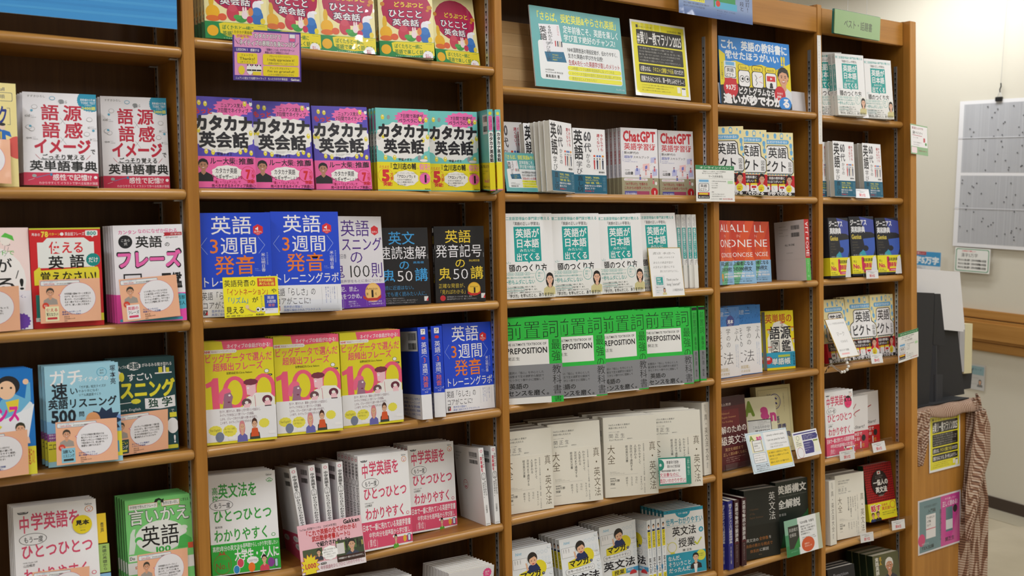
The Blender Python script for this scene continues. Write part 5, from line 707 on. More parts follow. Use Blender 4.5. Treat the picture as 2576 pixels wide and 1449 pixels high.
# --- article training
a = art('kanshi', 130, 188, '#efe9c6'); a.T('A', 0, 6, 30, 30, '#7d9a2c', .06); a.T('a', 50, 10, 76, 36, '#d4468e', .06); a.T('n', 78, 22, 99, 42, '#d4468e', .05); a.T('the', 84, 58, 110, 72, '#7d9a2c', .04); a.R(4, 38, 80, 92, '#2c2c30'); a.R(4, 39.4, 78, 92, '#ecebe8'); a.X(['A Essential Guide', 'to the English Articles', 'for Japanese'], 36, 40.6, 76, 2.6, 1.7, '#666'); a.T('これならわかる!', 18, 48, 74, 53, '#333', .0); a.T('英語冠詞', 24, 55, 74, 64, '#26262a', .01); a.T('トレーニング', 12, 66, 74, 74, '#26262a', .006); a.T('石田秀雄', 60, 76, 74, 78, '#666')
a = art('hyoshiki', 148, 213, '#ddd3a2'); a.R(5, 5, 93, 94, '#8a8468'); a.R(5.5, 5.4, 92.5, 93.6, '#e2d9aa'); a.O(52, 24, 17, 1.6, '#47488c', '#e2d9aa', 17); a.O(52, 24, 13, .5, '#47488c', '#e2d9aa', 13)
for i in range(5): a.E(48+(i % 2)*8, 16+i*3.6, 3.4, '#3a3c80', 2, rot=-30+60*(i % 2))
a.L(52, 14, 52, 36, '#3a3c80', .8); a.T('英語', 34, 46, 62, 56, '#3a3c74', .018); a.T('談話標識', 24, 58, 80, 68, '#3a3c74', .018); a.T('用法辞典', 24, 70, 92, 79, '#3a3c74', .018); a.V('43の基本ディスコースマーカー', 76, 12, 80, 40, '#8a8468'); a.X(['松尾', '廣瀬'], 30, 12, 42, 4, 2, '#777')
# --- black grammar pair
a = art('kuro', 148, 210, '#1e211e'); a.V('英文法', 70, 6, 90, 48, '#d8d6d2', -.004); a.R(0, 52, 100, 100, '#141612'); a.X(['Compendium', 'of the', 'English Grammar'], 14, 27, 54, 6, 3.4, '#6a4a2c'); a.T('英文法の', 2, 70, 38, 75, '#c9c6c2', .0); a.T('全体像', 39, 69.4, 66, 74.6, '#a8682c', .0); a.T('を', 67, 69.4, 75, 74, '#c9c6c2'); a.T('独自の新たな視点で', 0, 78, 78, 83, '#a8682c', .0); a.T('体系的', 12, 86, 38, 91, '#a8682c'); a.T('に解説', 39, 85.4, 66, 90.4, '#c9c6c2'); a.T('研究社', 36, 94, 46, 95.6, '#8a6a4a')
a = art('kobun', 148, 209, '#222b26'); a.T('英語構文', 4, 6, 96, 19, '#e3e1dd', .03); a.T('全解説', 4, 28, 76, 41, '#e3e1dd', .03); a.T('New Studies on English Sentence Structures', 6, 21, 96, 24, '#7a7a74'); a.T('関 俊治', 6, 48, 30, 52, '#c8c6c2'); a.P([(60, 75), (100, 48), (100, 75)], '#1f7a3a'); a.P([(20, 80), (100, 50), (100, 100), (10, 100)], '#1d5a32')
def spn(n, c1, t1, t2, c2): a = Art(20, 204, c1); A[n] = a; a.V(t1, 16, 4, 84, 62, '#d6d4d2', .014); a.V(t2, 34, 66, 66, 92, '#b8b4b0'); a.R(0, 63, 100, 64, c2); return a
spn('sp_ao', '#2a2a7c', '話すためのアメリカ口語表現辞典', '市橋敬三著', '#3c3c9c'); spn('sp_ku', '#3a141c', '英語句動詞分類辞典', 'ジョージアグリーン', '#6a2030')
# --- dictionary
a = art('jiten', 105, 194, '#23252e'); a.P([(42, 0), (100, 6), (100, 30), (88, 27), (62, 26)], '#3f4c9c'); a.T('ジーニアス', 4, 5, 72, 15, '#e6e6ea', .04); a.T('英和辞典', 6, 17, 62, 27, '#e6e6ea', .045); a.T('Genius', 6, 30, 46, 38, '#cdb850', .03); a.P([(52, 38), (100, 36), (98, 56), (86, 72), (50, 78), (30, 78), (40, 62), (56, 50)], '#3a5cb4'); a.P([(30, 78), (34, 62), (52, 56), (62, 66), (60, 74)], '#3a9cae'); a.E(60, 54, 12, '#23252e', 9)
a.X(['ENGLISH-', 'JAPANESE', 'DICTIONARY', '第6版'], 8, 42, 36, 4.6, 2.6, '#6a6450'); a.T('編集主幹', 8, 64, 44, 66.4, '#a8a8b0')
B = Art(105, 194); A['jiten_b'] = B; B.R(0, 66.6, 100, 96.6, '#eade2a'); B.T('売上', 6, 74, 20, 78, '#222', .01); B.T('No.', 4, 80, 34, 88, '#d02858', .04); B.T('1', 32, 69, 50, 90, '#d02858', .05); B.T('英和辞典', 44, 71, 86, 77, '#222', .02); B.T('最新版!', 46, 79, 82, 87, '#d02858', .035); B.R(46, 90, 92, 95, '#d02858'); B.T('大修館書店', 52, 91.4, 86, 93.8, W_); B.P([(86, 70), (96, 66.6), (104, 80), (100, 100), (72, 100)], '#dcdce0'); B.X(['新語・新語義', '約10万5千語収録'], 4, 90.6, 34, 3, 1.7, '#333')
# --- start book / red lattice
a = art('start', 128, 180, '#e9e6e6'); a.PL([(30, 34), (40, 22), (50, 14)], '#b03040', 2.2); a.PL([(30, 40), (46, 30), (66, 26)], '#b03040', 2.6); a.E(36, 22, 4, '#b03040'); a.PL([(18, 26), (36, 30), (48, 38)], '#c25060', 1.6); a.T('Jump-Start!', 6, 55, 84, 62, '#3a3a3c', .012, sh=.2)
B = Art(128, 180); A['start_b'] = B; B.R(0, 66, 100, 100, '#d23a50'); B.T('英語は39日で', 4, 68, 74, 75, W_, .02); B.T('うまくなる!', 4, 77, 64, 84, W_, .02); B.T('ベストセラー', 6, 88, 56, 94, '#e0b84a', .02); B.T('1', 62, 86, 70, 98, W_, .04); B.T('位', 72, 90, 84, 97, '#e0b84a', .01); B.B(80, 80, 9, '#2a2a2e', 12, .9)
B2 = Art(128, 180); A['start_r'] = B2; B2.v, B2.f = B.v, B.f; B2.c = [srgb('#c21f22') if c == srgb('#d23a50') else c for c in B.c]
a = art('ichioku', 130, 191, '#b81d22')
random.seed(5)
for i in range(17):
    for j in range(16): a.R(1+i*6, 1+j*4.2+random.uniform(-.3, .3), 1+i*6+3.6, 3.4+j*4.2, '#5a0f14')
a.E(50, 34, 29, '#221618', 33); a.R(44, 13, 56, 19, '#e8e4e0'); a.E(50, 16, 2.6, '#c21f22'); a.T('一億人の', 26, 28, 80, 38, '#ece8e2', .035); a.T('英文法', 32, 41, 74, 51, '#ece8e2', .035); a.T('大西泰斗', 40, 55, 60, 58, '#b8a8a0'); a.X(['すべての日本人に贈る', '話すための英文法'], 36, 21, 64, 3, 1.8, '#b8a8a0')
B = Art(130, 191); A['ichioku_b'] = B; B.R(0, 68, 100, 99, '#e9de28'); B.T('話す', 8, 71, 46, 83, '#f4f0e8', .08); B.T('話す', 9, 71.6, 45, 82.4, '#d0283a', .035); B.T('ための', 48, 71, 70, 76, '#d0283a', .02); B.T('英文法!', 48, 77, 78, 83, '#d0283a', .02); B.O(88, 76, 10, 1.4, '#d0283a', '#e9de28'); B.F(14, 89, 5, '#3a2a20', '#2a3a6a', '#d8a080'); B.F(32, 88, 5.4, '#2a1d18', '#222226', '#c89070'); B.X(['会話で使えるネイティブの感覚', 'が身につく英文法の決定版'], 48, 86, 96, 3.6, 2, '#444')
# --- plain white stack book, black book, cream thick book
a = art('shiro', 128, 188, '#ecebef'); a.B(85, 9, 10, '#ee4f92', 14, .88); a.T('音声', 80, 6, 90, 9, W_); a.T('DL', 81, 9.6, 89, 12, W_); a.T('会話のための', 10, 18, 80, 26, '#3a3a40', .02)
a = art('kurobon', 128, 188, '#1b1b20'); a.T('Function', 20, 10, 76, 16, '#9a9aa2'); a.T('機能英文法', 20, 24, 80, 32, '#c8c8cc')
a = art('hitobon', 130, 188, '#5a5a3c'); a.F(62, 22, 14, '#d8d4cc', '#3a3a40', '#c08868'); a.V('実践英語の教室', 8, 4, 22, 60, '#e6e2d8', .02); a.V('名人', 24, 4, 34, 20, '#e0b83a', .02)

A['atama_b'].rey(31.4/27.8, 68-71.6*31.4/27.8); A['manga'].rey(.8, -2, 6); A['enji'].rey(.93, 0)
A['picto'].rey(.93, -.4, 12); A['picto_b'].rey(31.4/25.8, 68-73.6*31.4/25.8)
B = Art(148, 214); b0 = A['zenchi_b']; B.v = [(x, y+7, z) for x, y, z in b0.v]; B.f, B.c = b0.f, b0.c; A['zenchi_b2'] = B
# ---------------------------------------------------------------- books
TY = {}
def btype(name, W, H, T, side, cover, front, bands=(), spine=None, sband=None, back=None, kband=None, mat='ink', pages='pages', spinecol=None, backcol=None):
    W, H, T = W/1000, H/1000, T/1000; c = .0006; m = []
    sx = -1 if side == 'L' else 1
    m.append(cbox(-W/2, W/2, 0, c, 0, H, cover)); m.append(cbox(-W/2, W/2, T-c, T, 0, H, backcol or cover))
    x0, x1 = (-W/2, -W/2+c) if side == 'L' else (W/2-c, W/2); m.append(cbox(x0, x1, c, T-c, 0, H, spinecol or cover))
    if front: m.append(place(A[front], 'F', W, H, T))
    if spine: m.append(place(A[spine], 'L' if side == 'L' else 'R', W, H, T))
    if back: m.append(place(A[back], 'K', W, H, T))
    me = joinmesh('cover', m, M[mat]); pg = boxmesh('page_block', -W/2+(c if side == 'L' else .0012), W/2-(c if side == 'R' else .0012), c, T-c, .001, H-.0012, M[pages])
    bd = []
    for bn, col, y0, y1 in bands:
        mm = []; o = .00035; z0, z1 = H*(1-y1/100), H*(1-y0/100)
        mm.append(cbox(-W/2-o, W/2+o, -o, 0, z0, z1, col)); mm.append(cbox(-W/2-o, W/2+o, T, T+o, z0, z1, col)); x0, x1 = (-W/2-o, -W/2) if side == 'L' else (W/2, W/2+o); mm.append(cbox(x0, x1, -o, T+o, z0, z1, col))
        v, f, cc = place(A[bn], 'F', W, H, T); mm.append(([(a, b-o-.00005, d) for a, b, d in v], f, cc))
        if kband: v, f, cc = place(A[kband], 'K', W, H, T); mm.append(([(a, b+o+.00005, d) for a, b, d in v], f, cc))
        bd.append(joinmesh('paper_band', mm, M[mat]))
    TY[name] = (W, H, T, side, me, pg, bd)
def make(ty, label, group, mw, first_name='book'):
    W, H, T, side, me, pg, bd = TY[ty]
    r = root('book', label, 'book', group, mw); link('cover', me, r); link('page_block', pg, r)
    for b in bd: link('paper_band', b, r)
    return r
def fitm(key, ty=None):
    X, Y, Z, yw, ln, rl, w, h, T = FIT[key]
    return Matrix.Translation((X, Y, Z)) @ Matrix.Rotation(math.radians(yw), 4, 'Z') @ Matrix.Rotation(math.radians(rl), 4, 'Y') @ Matrix.Rotation(-math.radians(ln), 4, 'X'), w, h
def short(t):
    return ' '.join(t.split(',')[0].split()[:11])
def put(key, ty, label, group=None, n=0, blabel=None, bgroup=None, jit=.0, dy=0.0, dx=0.0, dz=0.0):
    """face-out book at its fitted pose, with n more copies stacked behind it"""
    m, w, h = fitm(key); W, H, T = TY[ty][:3]; X, Y, Z, yw, ln, rl, _, _, Tf = FIT[key]
    sc = Matrix.Diagonal((w/1000/W, 1, h/1000/H, 1))
    sh = Matrix.Translation((dx, dy, dz+max(0, (T-Tf/1000))*math.sin(math.radians(ln))))
    make(ty, label, group, sh @ m @ sc)
    st = T/math.cos(math.radians(ln))/math.cos(math.radians(yw)); d = Vector((0, 1, 0))
    for i in range(n):
        q = d*(st*(i+1)+.0006*(i+1)); q = Vector((q.x+random.uniform(-1, 1)*jit, q.y, random.uniform(0, jit*.3)))
        make(ty, blabel or 'copy stacked behind the '+short(label), bgroup or 'copies stacked behind the '+short(label), Matrix.Translation(q) @ sh @ m @ sc)
def spine(key, ty, label, group=None, dx=0.0, dy=0.0):
    """spine-out book at its fitted pose"""
    m, w, h = fitm(key); W, H, T = TY[ty][:3]
    lo = Matrix.Rotation(math.pi/2, 4, 'Z') @ Matrix.Translation((W/2, -T/2, 0))
    make(ty, label, group, Matrix.Translation((dx, dy, 0)) @ m @ Matrix.Diagonal((1, 1, h/1000/H, 1)) @ lo)
btype('gogen', 130, 190, 16, 'L', '#efedf2', 'gogen', spinecol='#d8d4de'); btype('junban', 130, 190, 15, 'L', '#f6e7a2', 'junban'); btype('ganaru', 130, 190, 14, 'L', '#f6dedc', 'ganaru')
btype('tsukaeru', 130, 190, 14, 'L', '#d4262e', 'tsukaeru'); 
a = Art(14, 194, '#e9e6ee'); A['phrase_s'] = a; a.V('こあら式英語の', 22, 22, 78, 46, '#222', .01); a.V('フレーズ図鑑', 20, 47, 80, 70, '#e0569e', .03); a.R(0, 71, 100, 100, '#ec4fae')
btype('phrase', 132, 194, 14, 'L', '#efedf2', 'phrase', spine='phrase_s'); btype('nuance', 130, 192, 14, 'L', '#1273c4', 'nuance')
a = Art(20, 192, '#8cc4de'); A['gachi_s'] = a; a.E(50, 17, 40, '#d8b4cc'); a.E(50, 37, 40, '#d8b4cc'); a.V('ガチ', 26, 12, 74, 22, '#fff', .02); a.V('英', 20, 34, 80, 41, '#16202c', .03); a.R(0, 66, 100, 72, '#8a3f8c'); a.R(0, 72, 100, 95, '#e6dc3a'); a.V('二ロ街生', 24, 74, 76, 93, '#222', .012)
btype('gachi', 132, 192, 20, 'L', '#9ed0e4', 'gachi', spine='gachi_s'); btype('sugoi', 132, 192, 16, 'L', '#15454a', 'sugoi')
btype('chugaku', 148, 212, 15, 'L', '#efeef0', 'chugaku', [('chugaku_b', '#dc4f72', 70, 98)], 'chugaku_s'); btype('chugaku_sp', 148, 212, 15, 'L', '#efeef0', 'chugaku', [('chugaku_b', '#dc4f72', 70, 98)], 'chugaku_s', back='chugaku_k')
btype('chugaku0', 148, 212, 12, 'L', '#efeef0', 'chugaku'); btype('kokou', 148, 212, 12, 'L', '#efeef0', 'kokou', [('kokou_b', '#2fae3a', 69, 99)])
btype('tango', 128, 190, 14, 'L', '#efeef0', None, spine='tango_s', back='tango_k'); 
a = Art(14, 192, '#5fae5c'); A['iikae_s'] = a; a.V('言いかえ', 24, 10, 76, 30, '#eef'); a.V('英語', 24, 52, 76, 64, '#143'); a.R(0, 82, 100, 100, '#e8e6e4')
btype('iikae', 130, 192, 14, 'L', '#7fd67c', 'iikae', spine='iikae_s'); btype('hitokoto', 128, 188, 16, 'L', '#f0e6ac', 'hitokoto', [('hitokoto_b', '#1d8a4a', 80.6, 100)], 'hitokoto_s', mat='gloss')
btype('motto', 128, 191, 16, 'L', '#5649b8', 'motto', [('motto_b', '#ef66a8', 65.3, 99.6)]); btype('kata', 128, 191, 13, 'L', '#74c8c4', 'kata', [('kata_b', '#ecdc26', 65.4, 98.8)], 'kata_s', back='kata_k', kband='kata_bk')
btype('sanshu', 148, 215, 26, 'L', '#1f49d2', 'sanshu', [('sanshu_b', '#efeef2', 73.2, 100)], 'sanshu_s', back='sanshu_k', kband='sanshu_bk'); btype('list100', 148, 210, 18, 'L', '#e2dfe6', 'list100', [('list100_b', '#6a2fae', 74, 100)])
btype('sokudoku', 128, 185, 18, 'L', '#1d1c20', 'sokudoku'); btype('hatsuon', 128, 185, 16, 'L', '#1d1c20', 'hatsuon', spine='oni_s'); btype('hyaku', 148, 215, 12, 'L', '#e3d62b', 'hyaku', [('hyaku_b', '#ecebef', 65.5, 97.5)])
btype('roku', 108, 175, 18, 'R', '#efeef0', 'roku', [('roku_b', '#10617e', 71, 99.4)]); btype('chat', 128, 188, 16, 'L', '#efedf2', 'chat', [('chat_b', '#a7a284', 74, 100)], 'chat_s')
btype('atama', 148, 212, 14, 'L', '#f0eff0', 'atama', [('atama_b', '#ebeae6', 68, 99.4)], 'atama_s'); btype('atamaG', 148, 212, 14, 'L', '#f0eff0', 'atama', [('atama_b', '#ebeae6', 68, 99.4)], 'atama_s', mat='gloss')
btype('zenchi', 148, 214, 20, 'L', '#2fc046', 'zenchi', [('zenchi_b', '#8c8d92', 55.4, 92.6)], 'zenchi_s'); btype('zenchi2', 148, 214, 20, 'L', '#2fc046', 'zenchi', [('zenchi_b2', '#8c8d92', 61.8, 98.6)], 'zenchi_s'); btype('zenchi_sp', 148, 214, 20, 'L', '#2bb241', 'zenchi', [], 'zenchi_s')
btype('shin', 148, 212, 38, 'L', '#e9e5da', 'shin', [('shin_b', '#ebe6da', 31.4, 100)], 'shin_s', backcol='#d6d2c8'); btype('shin_sp', 148, 212, 38, 'L', '#e6e2d8', None, [], 'shin_s')
btype('manga', 128, 190, 14, 'L', '#edf0f4', 'manga', [], 'manga_s', back='manga'); btype('sekai', 130, 191, 14, 'L', '#f0f0f0', 'sekai', [('sekai_b', '#2f9fbc', 66, 99)], spinecol='#2f9fbc'); btype('picto', 128, 197, 15, 'L', '#f2e6b0', 'picto', [('picto_b', '#c8202c', 68, 99.4)])
btype('allin', 128, 190, 20, 'L', '#c63a26', 'allin', [('allin_b', '#8fbbe0', 63.4, 100)]); btype('allin_sp', 128, 190, 20, 'L', '#c63a26', 'allin', [], 'allin_s', back='allin_k')
btype('ame', 148, 213, 18, 'R', '#2f78c2', 'ame'); btype('ame_m', 148, 213, 18, 'R', '#2f78c2', 'ame', [('mihon', '#edecee', 27, 27.1)], mat='gloss'); btype('zukan', 112, 184, 18, 'R', '#ecd91e', 'zukan', [('zukan_b', '#31a2c6', 70.4, 96)])
btype('enji', 148, 212, 20, 'L', '#4c141c', 'enji'); btype('kanshi', 130, 188, 15, 'L', '#efe9c6', 'kanshi'); btype('hyoshiki', 148, 213, 26, 'L', '#ddd3a2', 'hyoshiki'); btype('kuro', 148, 210, 28, 'L', '#1e211e', 'kuro'); btype('kobun', 148, 209, 25, 'L', '#222b26', 'kobun')
btype('sp_ao', 140, 204, 20, 'L', '#2a2a7c', None, [], 'sp_ao', pages='ipages'); btype('sp_ku', 140, 204, 20, 'L', '#3a141c', None, [], 'sp_ku'); btype('jiten', 105, 194, 48, 'L', '#23252e', 'jiten', [('jiten_b', '#eade2a', 66.6, 96.6)])
btype('start', 128, 180, 16, 'L', '#e9e6e6', 'start', [('start_b', '#d23a50', 66, 100)]); btype('start_r', 128, 180, 16, 'L', '#e9e6e6', 'start', [('start_r', '#c21f22', 66, 100)]); btype('ichioku', 130, 191, 28, 'L', '#b81d22', 'ichioku', [('ichioku_b', '#e9de28', 68, 99)], spinecol='#1d4a34')
btype('shiro', 128, 188, 12, 'L', '#ecebef', 'shiro'); btype('kurobon', 128, 188, 18, 'L', '#1b1b20', 'kurobon'); btype('hitobon', 130, 188, 26, 'L', '#5a5a3c', 'hitobon', spinecol='#22301f', pages='ipages', backcol='#23321f')
btype('flat', 128, 188, 12, 'L', '#d8d4d0', None)
cases()
# ---------------------------------------------------------------- books on the shelves
L_ = 'far-left bay'
put('A2a', 'junban', 'yellow book with a big navy katakana letter, at the left edge of the second shelf')
put('A2b', 'gogen', 'white book with red kanji title and teal disc, left of its twin', 'white books with red kanji title', 3)
put('A2c', 'gogen', 'white book with red kanji title and teal disc, right of its twin', 'white books with red kanji title', 3)
put('A3a', 'ganaru', 'pale pink book with a green-haired line figure, left edge of the third shelf', n=2)
put('A3b', 'tsukaeru', 'red book with a white title panel and yellow band, third shelf at left', n=2)
put('A3c', 'phrase', 'white book with fat pink katakana title and pink foot', n=4)
put('A4a', 'nuance', 'blue and white book with pink katakana title, left edge of the fourth shelf', n=4)
put('A4b', 'gachi', 'light blue listening quiz book with black title, in front of a stack', n=2)
put('A4c', 'sugoi', 'dark green book with yellow katakana title, beside the upright', n=2)
put('A5a', 'chugaku0', 'white textbook with pink title and a yellow sample sticker, bottom left', n=3)
put('A5b', 'iikae', 'green book with an oval panel and outlined title, bottom left bay', n=4)
for i, k in enumerate('abcde'):
    put('B1'+k, 'hitokoto', ['leftmost', 'second from left', 'middle', 'second from right', 'rightmost, tilted back'][i]+' of the cream and magenta books, top shelf', 'cream and magenta phrase books', 4 if i == 0 else 2)
for i, k in enumerate('abc'): put('B2'+k, 'motto', ['left', 'middle', 'right'][i]+' violet book with pink band and portrait, second shelf', 'violet katakana books', 3)
for i, k in enumerate('de'): put('B2'+k, 'kata', ['left', 'right'][i]+' turquoise book with yellow band facing out, second shelf', 'turquoise katakana books', 2 if i == 0 else 1)
spine('B2s', 'kata', 'turquoise book turned spine out with its barcode side showing', 'turquoise katakana books')
spine('B2t', 'kata', 'turquoise book spine out, jutting past the upright', 'turquoise katakana books', dx=.002)
put('B3a', 'sanshu', 'royal blue book with orange characters behind the yellow card', 'royal blue pronunciation books', 2)
put('B3b', 'sanshu', 'royal blue book with orange characters behind the clear tray', 'royal blue pronunciation books', 1)
put('B3c', 'list100', 'pale lilac book with purple band and gold medal', dy=-.004); put('B3d', 'sokudoku', 'black book with light blue and white title', dy=.003); put('B3e', 'hatsuon', 'black book with yellow and white title, next to the upright', dx=.004)
for i, k in enumerate('abc'): put('B4'+k, 'hyaku', ['left', 'middle', 'right'][i]+' yellow and pink book with a huge pink number', 'yellow and pink phrase books', 3)
spine('B4s', 'sanshu', 'royal blue book spine out with its barcode side showing', 'royal blue pronunciation books', dx=-.004); spine('B4t', 'sanshu', 'royal blue book spine out, touching the face-out one at its right', 'royal blue pronunciation books', dx=.0)
put('B4d', 'sanshu', 'royal blue book face out at the right end of the fourth shelf', 'royal blue pronunciation books')
put('B5a', 'kokou', 'white textbook with green title and green band', n=4)
for i in range(4): spine('B5s%d' % i, 'chugaku_sp', ['first', 'second', 'third', 'fourth'][i]+' white textbook spine out, counting from the green titled one', 'white textbooks standing spine out')
put('B5b', 'chugaku', 'white textbook with pink title and pink band, larger one in front', 'white textbooks with pink title', 5, dx=.004); put('B5c', 'chugaku', 'white textbook with pink title and pink band, set further back at the right', 'white textbooks with pink title', 3)
spine('B5u', 'tango', 'white vocabulary book spine out showing its barcode back'); spine('B5v', 'tango', 'white vocabulary book spine out against the upright')
put('B6a', 'shiro', 'front copy of the white books with a pink burst, bottom shelf', 'white books on the bottom shelf', 8, 'white book in the stack with the pink burst, bottom shelf', 'stack of white books on the bottom shelf'); put('B6b', 'shiro', 'front copy of the lower left pile of white books, bottom shelf', 'white books on the bottom shelf', 5, 'white book in the lower left pile, bottom shelf', 'lower left pile of white books', dx=-.02)
put('C2a', 'roku', 'white and teal-banded book behind the tilted teal card, by the upright', 'white books with bold black kanji', 2)
put('C2b', 'roku', 'white and teal-banded book mostly hidden behind a salmon flyleaf', 'white books with bold black kanji')
put('C2c', 'roku', 'white and teal-banded book with its cover swung towards the viewer', 'white books with bold black kanji', 3, dz=.001)
put('C2d', 'roku', 'white and teal-banded book lying flat to the front, right of the swung cover', 'white books with bold black kanji', 2)
# the salmon flyleaf between two of them
fl = root('book', 'thick book showing grey page edges and a salmon endpaper', 'book', None, Matrix.Translation((.902, .040, SHELF['C2']+.012)) @ Matrix.Rotation(math.radians(-4), 4, 'Z'))
link('page_block', boxmesh('page_block', 0, .10, .001, .040, 0, .172, M['pages']), fl); link('endpaper', boxmesh('endpaper', -.001, .10, 0, .001, 0, .174, newmat('salmon_paper', (.72, .26, .22), .6)), fl)
put('C2f', 'chat', 'left of the two white books with red Latin title', 'white books with red Latin title', 3, 'white book behind the left one with red Latin title, spine showing', 'spines of the red titled books'); put('C2g', 'chat', 'right of the two white books with red Latin title', 'white books with red Latin title', 2)
for i, k in enumerate('abcd'): put('C3'+k, 'atama', ['leftmost', 'second', 'third', 'fourth, half hidden by the signed card,'][i]+' white book with teal panel, middle bay', 'white books with teal panel, middle bay', 2)
for i in range(4): spine('C3s%d' % i, 'atama', ['first', 'second', 'third', 'fourth'][i]+' teal spine to the right of the signed card', 'teal spines on the third shelf')
for i, k in enumerate('abcd'): put('C4'+k, 'zenchi' if k == 'a' else 'zenchi2', ['leftmost', 'second', 'third', 'rightmost'][i]+' green, white and grey textbook facing out', 'green textbooks facing out', 2)
spine('C4s', 'zenchi_sp', 'green and grey spine next to the face-out green textbooks', 'green textbook spines'); spine('C4t', 'zenchi_sp', 'green and grey spine nearest the upright', 'green textbook spines')
for i, k in enumerate('abcd'): put('C5'+k, 'shin', ['leftmost', 'second', 'third, turned to show its spine edge,', 'rightmost, behind the green framed card,'][i]+' cream grammar book facing out', 'cream grammar books facing out', [2, 2, 2, 1][i])
spine('C5s', 'shin_sp', 'thick cream grammar book spine out at the right of its shelf', 'cream grammar spines')
for i, k in enumerate('abc'): put('C6'+k, 'manga', ['leftmost', 'middle', 'right'][i]+' white comic-style grammar book with yellow sash', 'comic-style grammar books', 5)
for i in range(4): spine('C6s%d' % i, 'manga', ['first', 'second', 'third', 'fourth'][i]+' yellow and white comic-style spine, counted from the left', 'comic-style grammar spines')
put('C6d', 'sekai', 'white and teal grammar book with a bulb drawing', n=6)
for i, k in enumerate('abc'): put('D2'+k, 'picto', ['left', 'middle', 'right'][i]+' cream and blue pictogram book, second shelf of the narrow bay', 'pictogram books, upper group', 2, dy=[-.004, .018, .010][i], dx=[0, .017, .0095][i])
for i, k in enumerate('abc'): put('D3'+k, 'allin', ['leftmost', 'middle', 'rightmost'][i]+' red book with blue-green band', 'red books with white Latin title', 1 if i else 0, dy=-.012 if i == 0 else .004)
spine('D3s', 'allin_sp', 'red and green spine-out book with a pale barcode back')
put('D4a', 'ame_m', 'film-wrapped blue and white grammar book with a round sample sticker', 'blue and white grammar books'); put('D4b', 'ame', 'blue and white grammar book right of the film-wrapped one', 'blue and white grammar books', 1, dy=.019); put('D4c', 'zukan', 'small yellow and turquoise word book', n=1)
put('D5a', 'enji', 'maroon reading grammar book'); put('D5b', 'kanshi', 'cream book with green and pink letters behind the light blue card', n=0); put('D5c', 'hyoshiki', 'tall sand-coloured book with violet oval emblem', dy=.016)
put('D6a', 'kuro', 'black grammar book with white vertical title', n=1); put('D6b', 'kobun', 'black and green syntax book behind the grey-green card')
for i in range(4): spine('D6s%d' % i, 'sp_ao' if i < 2 else 'sp_ku', ['navy spine at the upright', 'second navy spine', 'maroon spine left of its twin', 'maroon spine touching the black book'][i]+', narrow bay', 'dictionary spines')
for i, k in enumerate('abc'): put('E1'+k, 'atamaG', ['left', 'middle', 'right'][i]+' film-wrapped white book with teal panel, under the green sign', 'film-wrapped white books', 1)
for i, k in enumerate('abc'): put('E2'+k, 'roku', ['half-hidden left', 'middle', 'right'][i]+' white book with teal band, second shelf of the end bay', 'white books with bold black kanji, end bay', 1)
for i, k in enumerate('abc'): put('E3'+k, 'jiten', ['left', 'middle', 'right'][i]+' thick black dictionary with yellow band', 'black dictionaries')
for i, k in enumerate('abc'): put('E4'+k, 'picto', ['left', 'middle', 'right'][i]+' cream and blue pictogram book, fourth shelf of the end bay', 'pictogram books, lower group', 2, dy=.016 if k == 'c' else 0)
put('E5a', 'chugaku', 'white and pink textbook with a fluorescent pink sample sticker', n=3); put('E5b', 'start', 'white book with a leaping red figure and rose band', n=2); put('E5c', 'start_r', 'white book with a leaping red figure and scarlet band', n=2)
spine('E6t', 'shin_sp', 'cream grammar spine beside its face-out twin, end bay'); put('E6a', 'shin', 'cream grammar book facing out, end bay', n=1); put('E6b', 'ichioku', 'red lattice grammar book with a dark oval and yellow band')
# lowest visible shelves
zt = SHELF['D7']+.012
for i in range(6):
    make('flat', 'grey and yellow book top low in the narrow bay', 'books low in the narrow bay', Matrix.Translation((1.78, .01+i*.015, zt+.004)) @ Matrix.Rotation(-.03, 4, 'Z'))
zt = SHELF['E7']+.012
for i in range(3): make('kurobon', ['front', 'second', 'third'][i]+' black book low in the end bay', 'black books low in the end bay', Matrix.Translation((2.17+i*.004, .0+i*.02, zt+.012)) @ Matrix.Rotation(-.1, 4, 'Z') @ Matrix.Rotation(-.12, 4, 'X'))
for i in range(4): make('hitobon', ['front book with a man on its cover', 'second thick book', 'third thick book', 'rearmost thick book'][i]+' with cream pages, low in the end bay', 'thick cream-paged books', Matrix.Translation((2.41, -.004+i*.028, zt+.012)) @ Matrix.Rotation(-.10, 4, 'Z') @ Matrix.Rotation(-.10, 4, 'X'))
# stickers and index tabs that belong to the sample copy bottom left
s5, w5, h5 = fitm('A5a')
def sticker(name, label, cat, mw, W, H, fn, mat='ink', th=.0003, group=None, extra=None):
    a = Art(W, H); fn(a); me = a.mesh(name, mat=M[mat])
    o = link(name, me, None, mw); tag(o, label, cat, group); return o
def f(a): a.E(50, 50, 50, '#ecd51a', n=36); a.T('見本', 16, 26, 86, 52, BK, .05); a.X(['お手にとって', 'ご覧ください'], 32, 58, 68, 7, 5, '#777'); a.T('Gakken', 38, 78, 64, 84, BK, .012)
sticker('sticker', 'round yellow sample sticker on the white textbook', 'sticker', s5 @ Matrix.Translation((.048, -.0016, .148)), 36, 36, f)
for i, (c, t, z, hh, w) in enumerate((('#f0cc2c', '音声', .125, .058, .018), ('#a3c46a', '基礎の基礎から', .068, .055, .021), ('#86b6dc', '「〜するための」', .008, .058, .021))):
    a = Art(w*1000, hh*1000, c); a.V(t, 34, 30 if i == 0 else 6, 74, 66 if i == 0 else 94, '#333', .01)
    o = link('index_tab', a.mesh('index_tab', mat=M['ink']), None, s5 @ Matrix.Translation((.0755+w/2, .004, z))); tag(o, ['yellow', 'green', 'blue'][i]+' index tab sticking out of the sample textbook', 'index tab', 'index tabs')
s5e, _, _ = fitm('E5a')
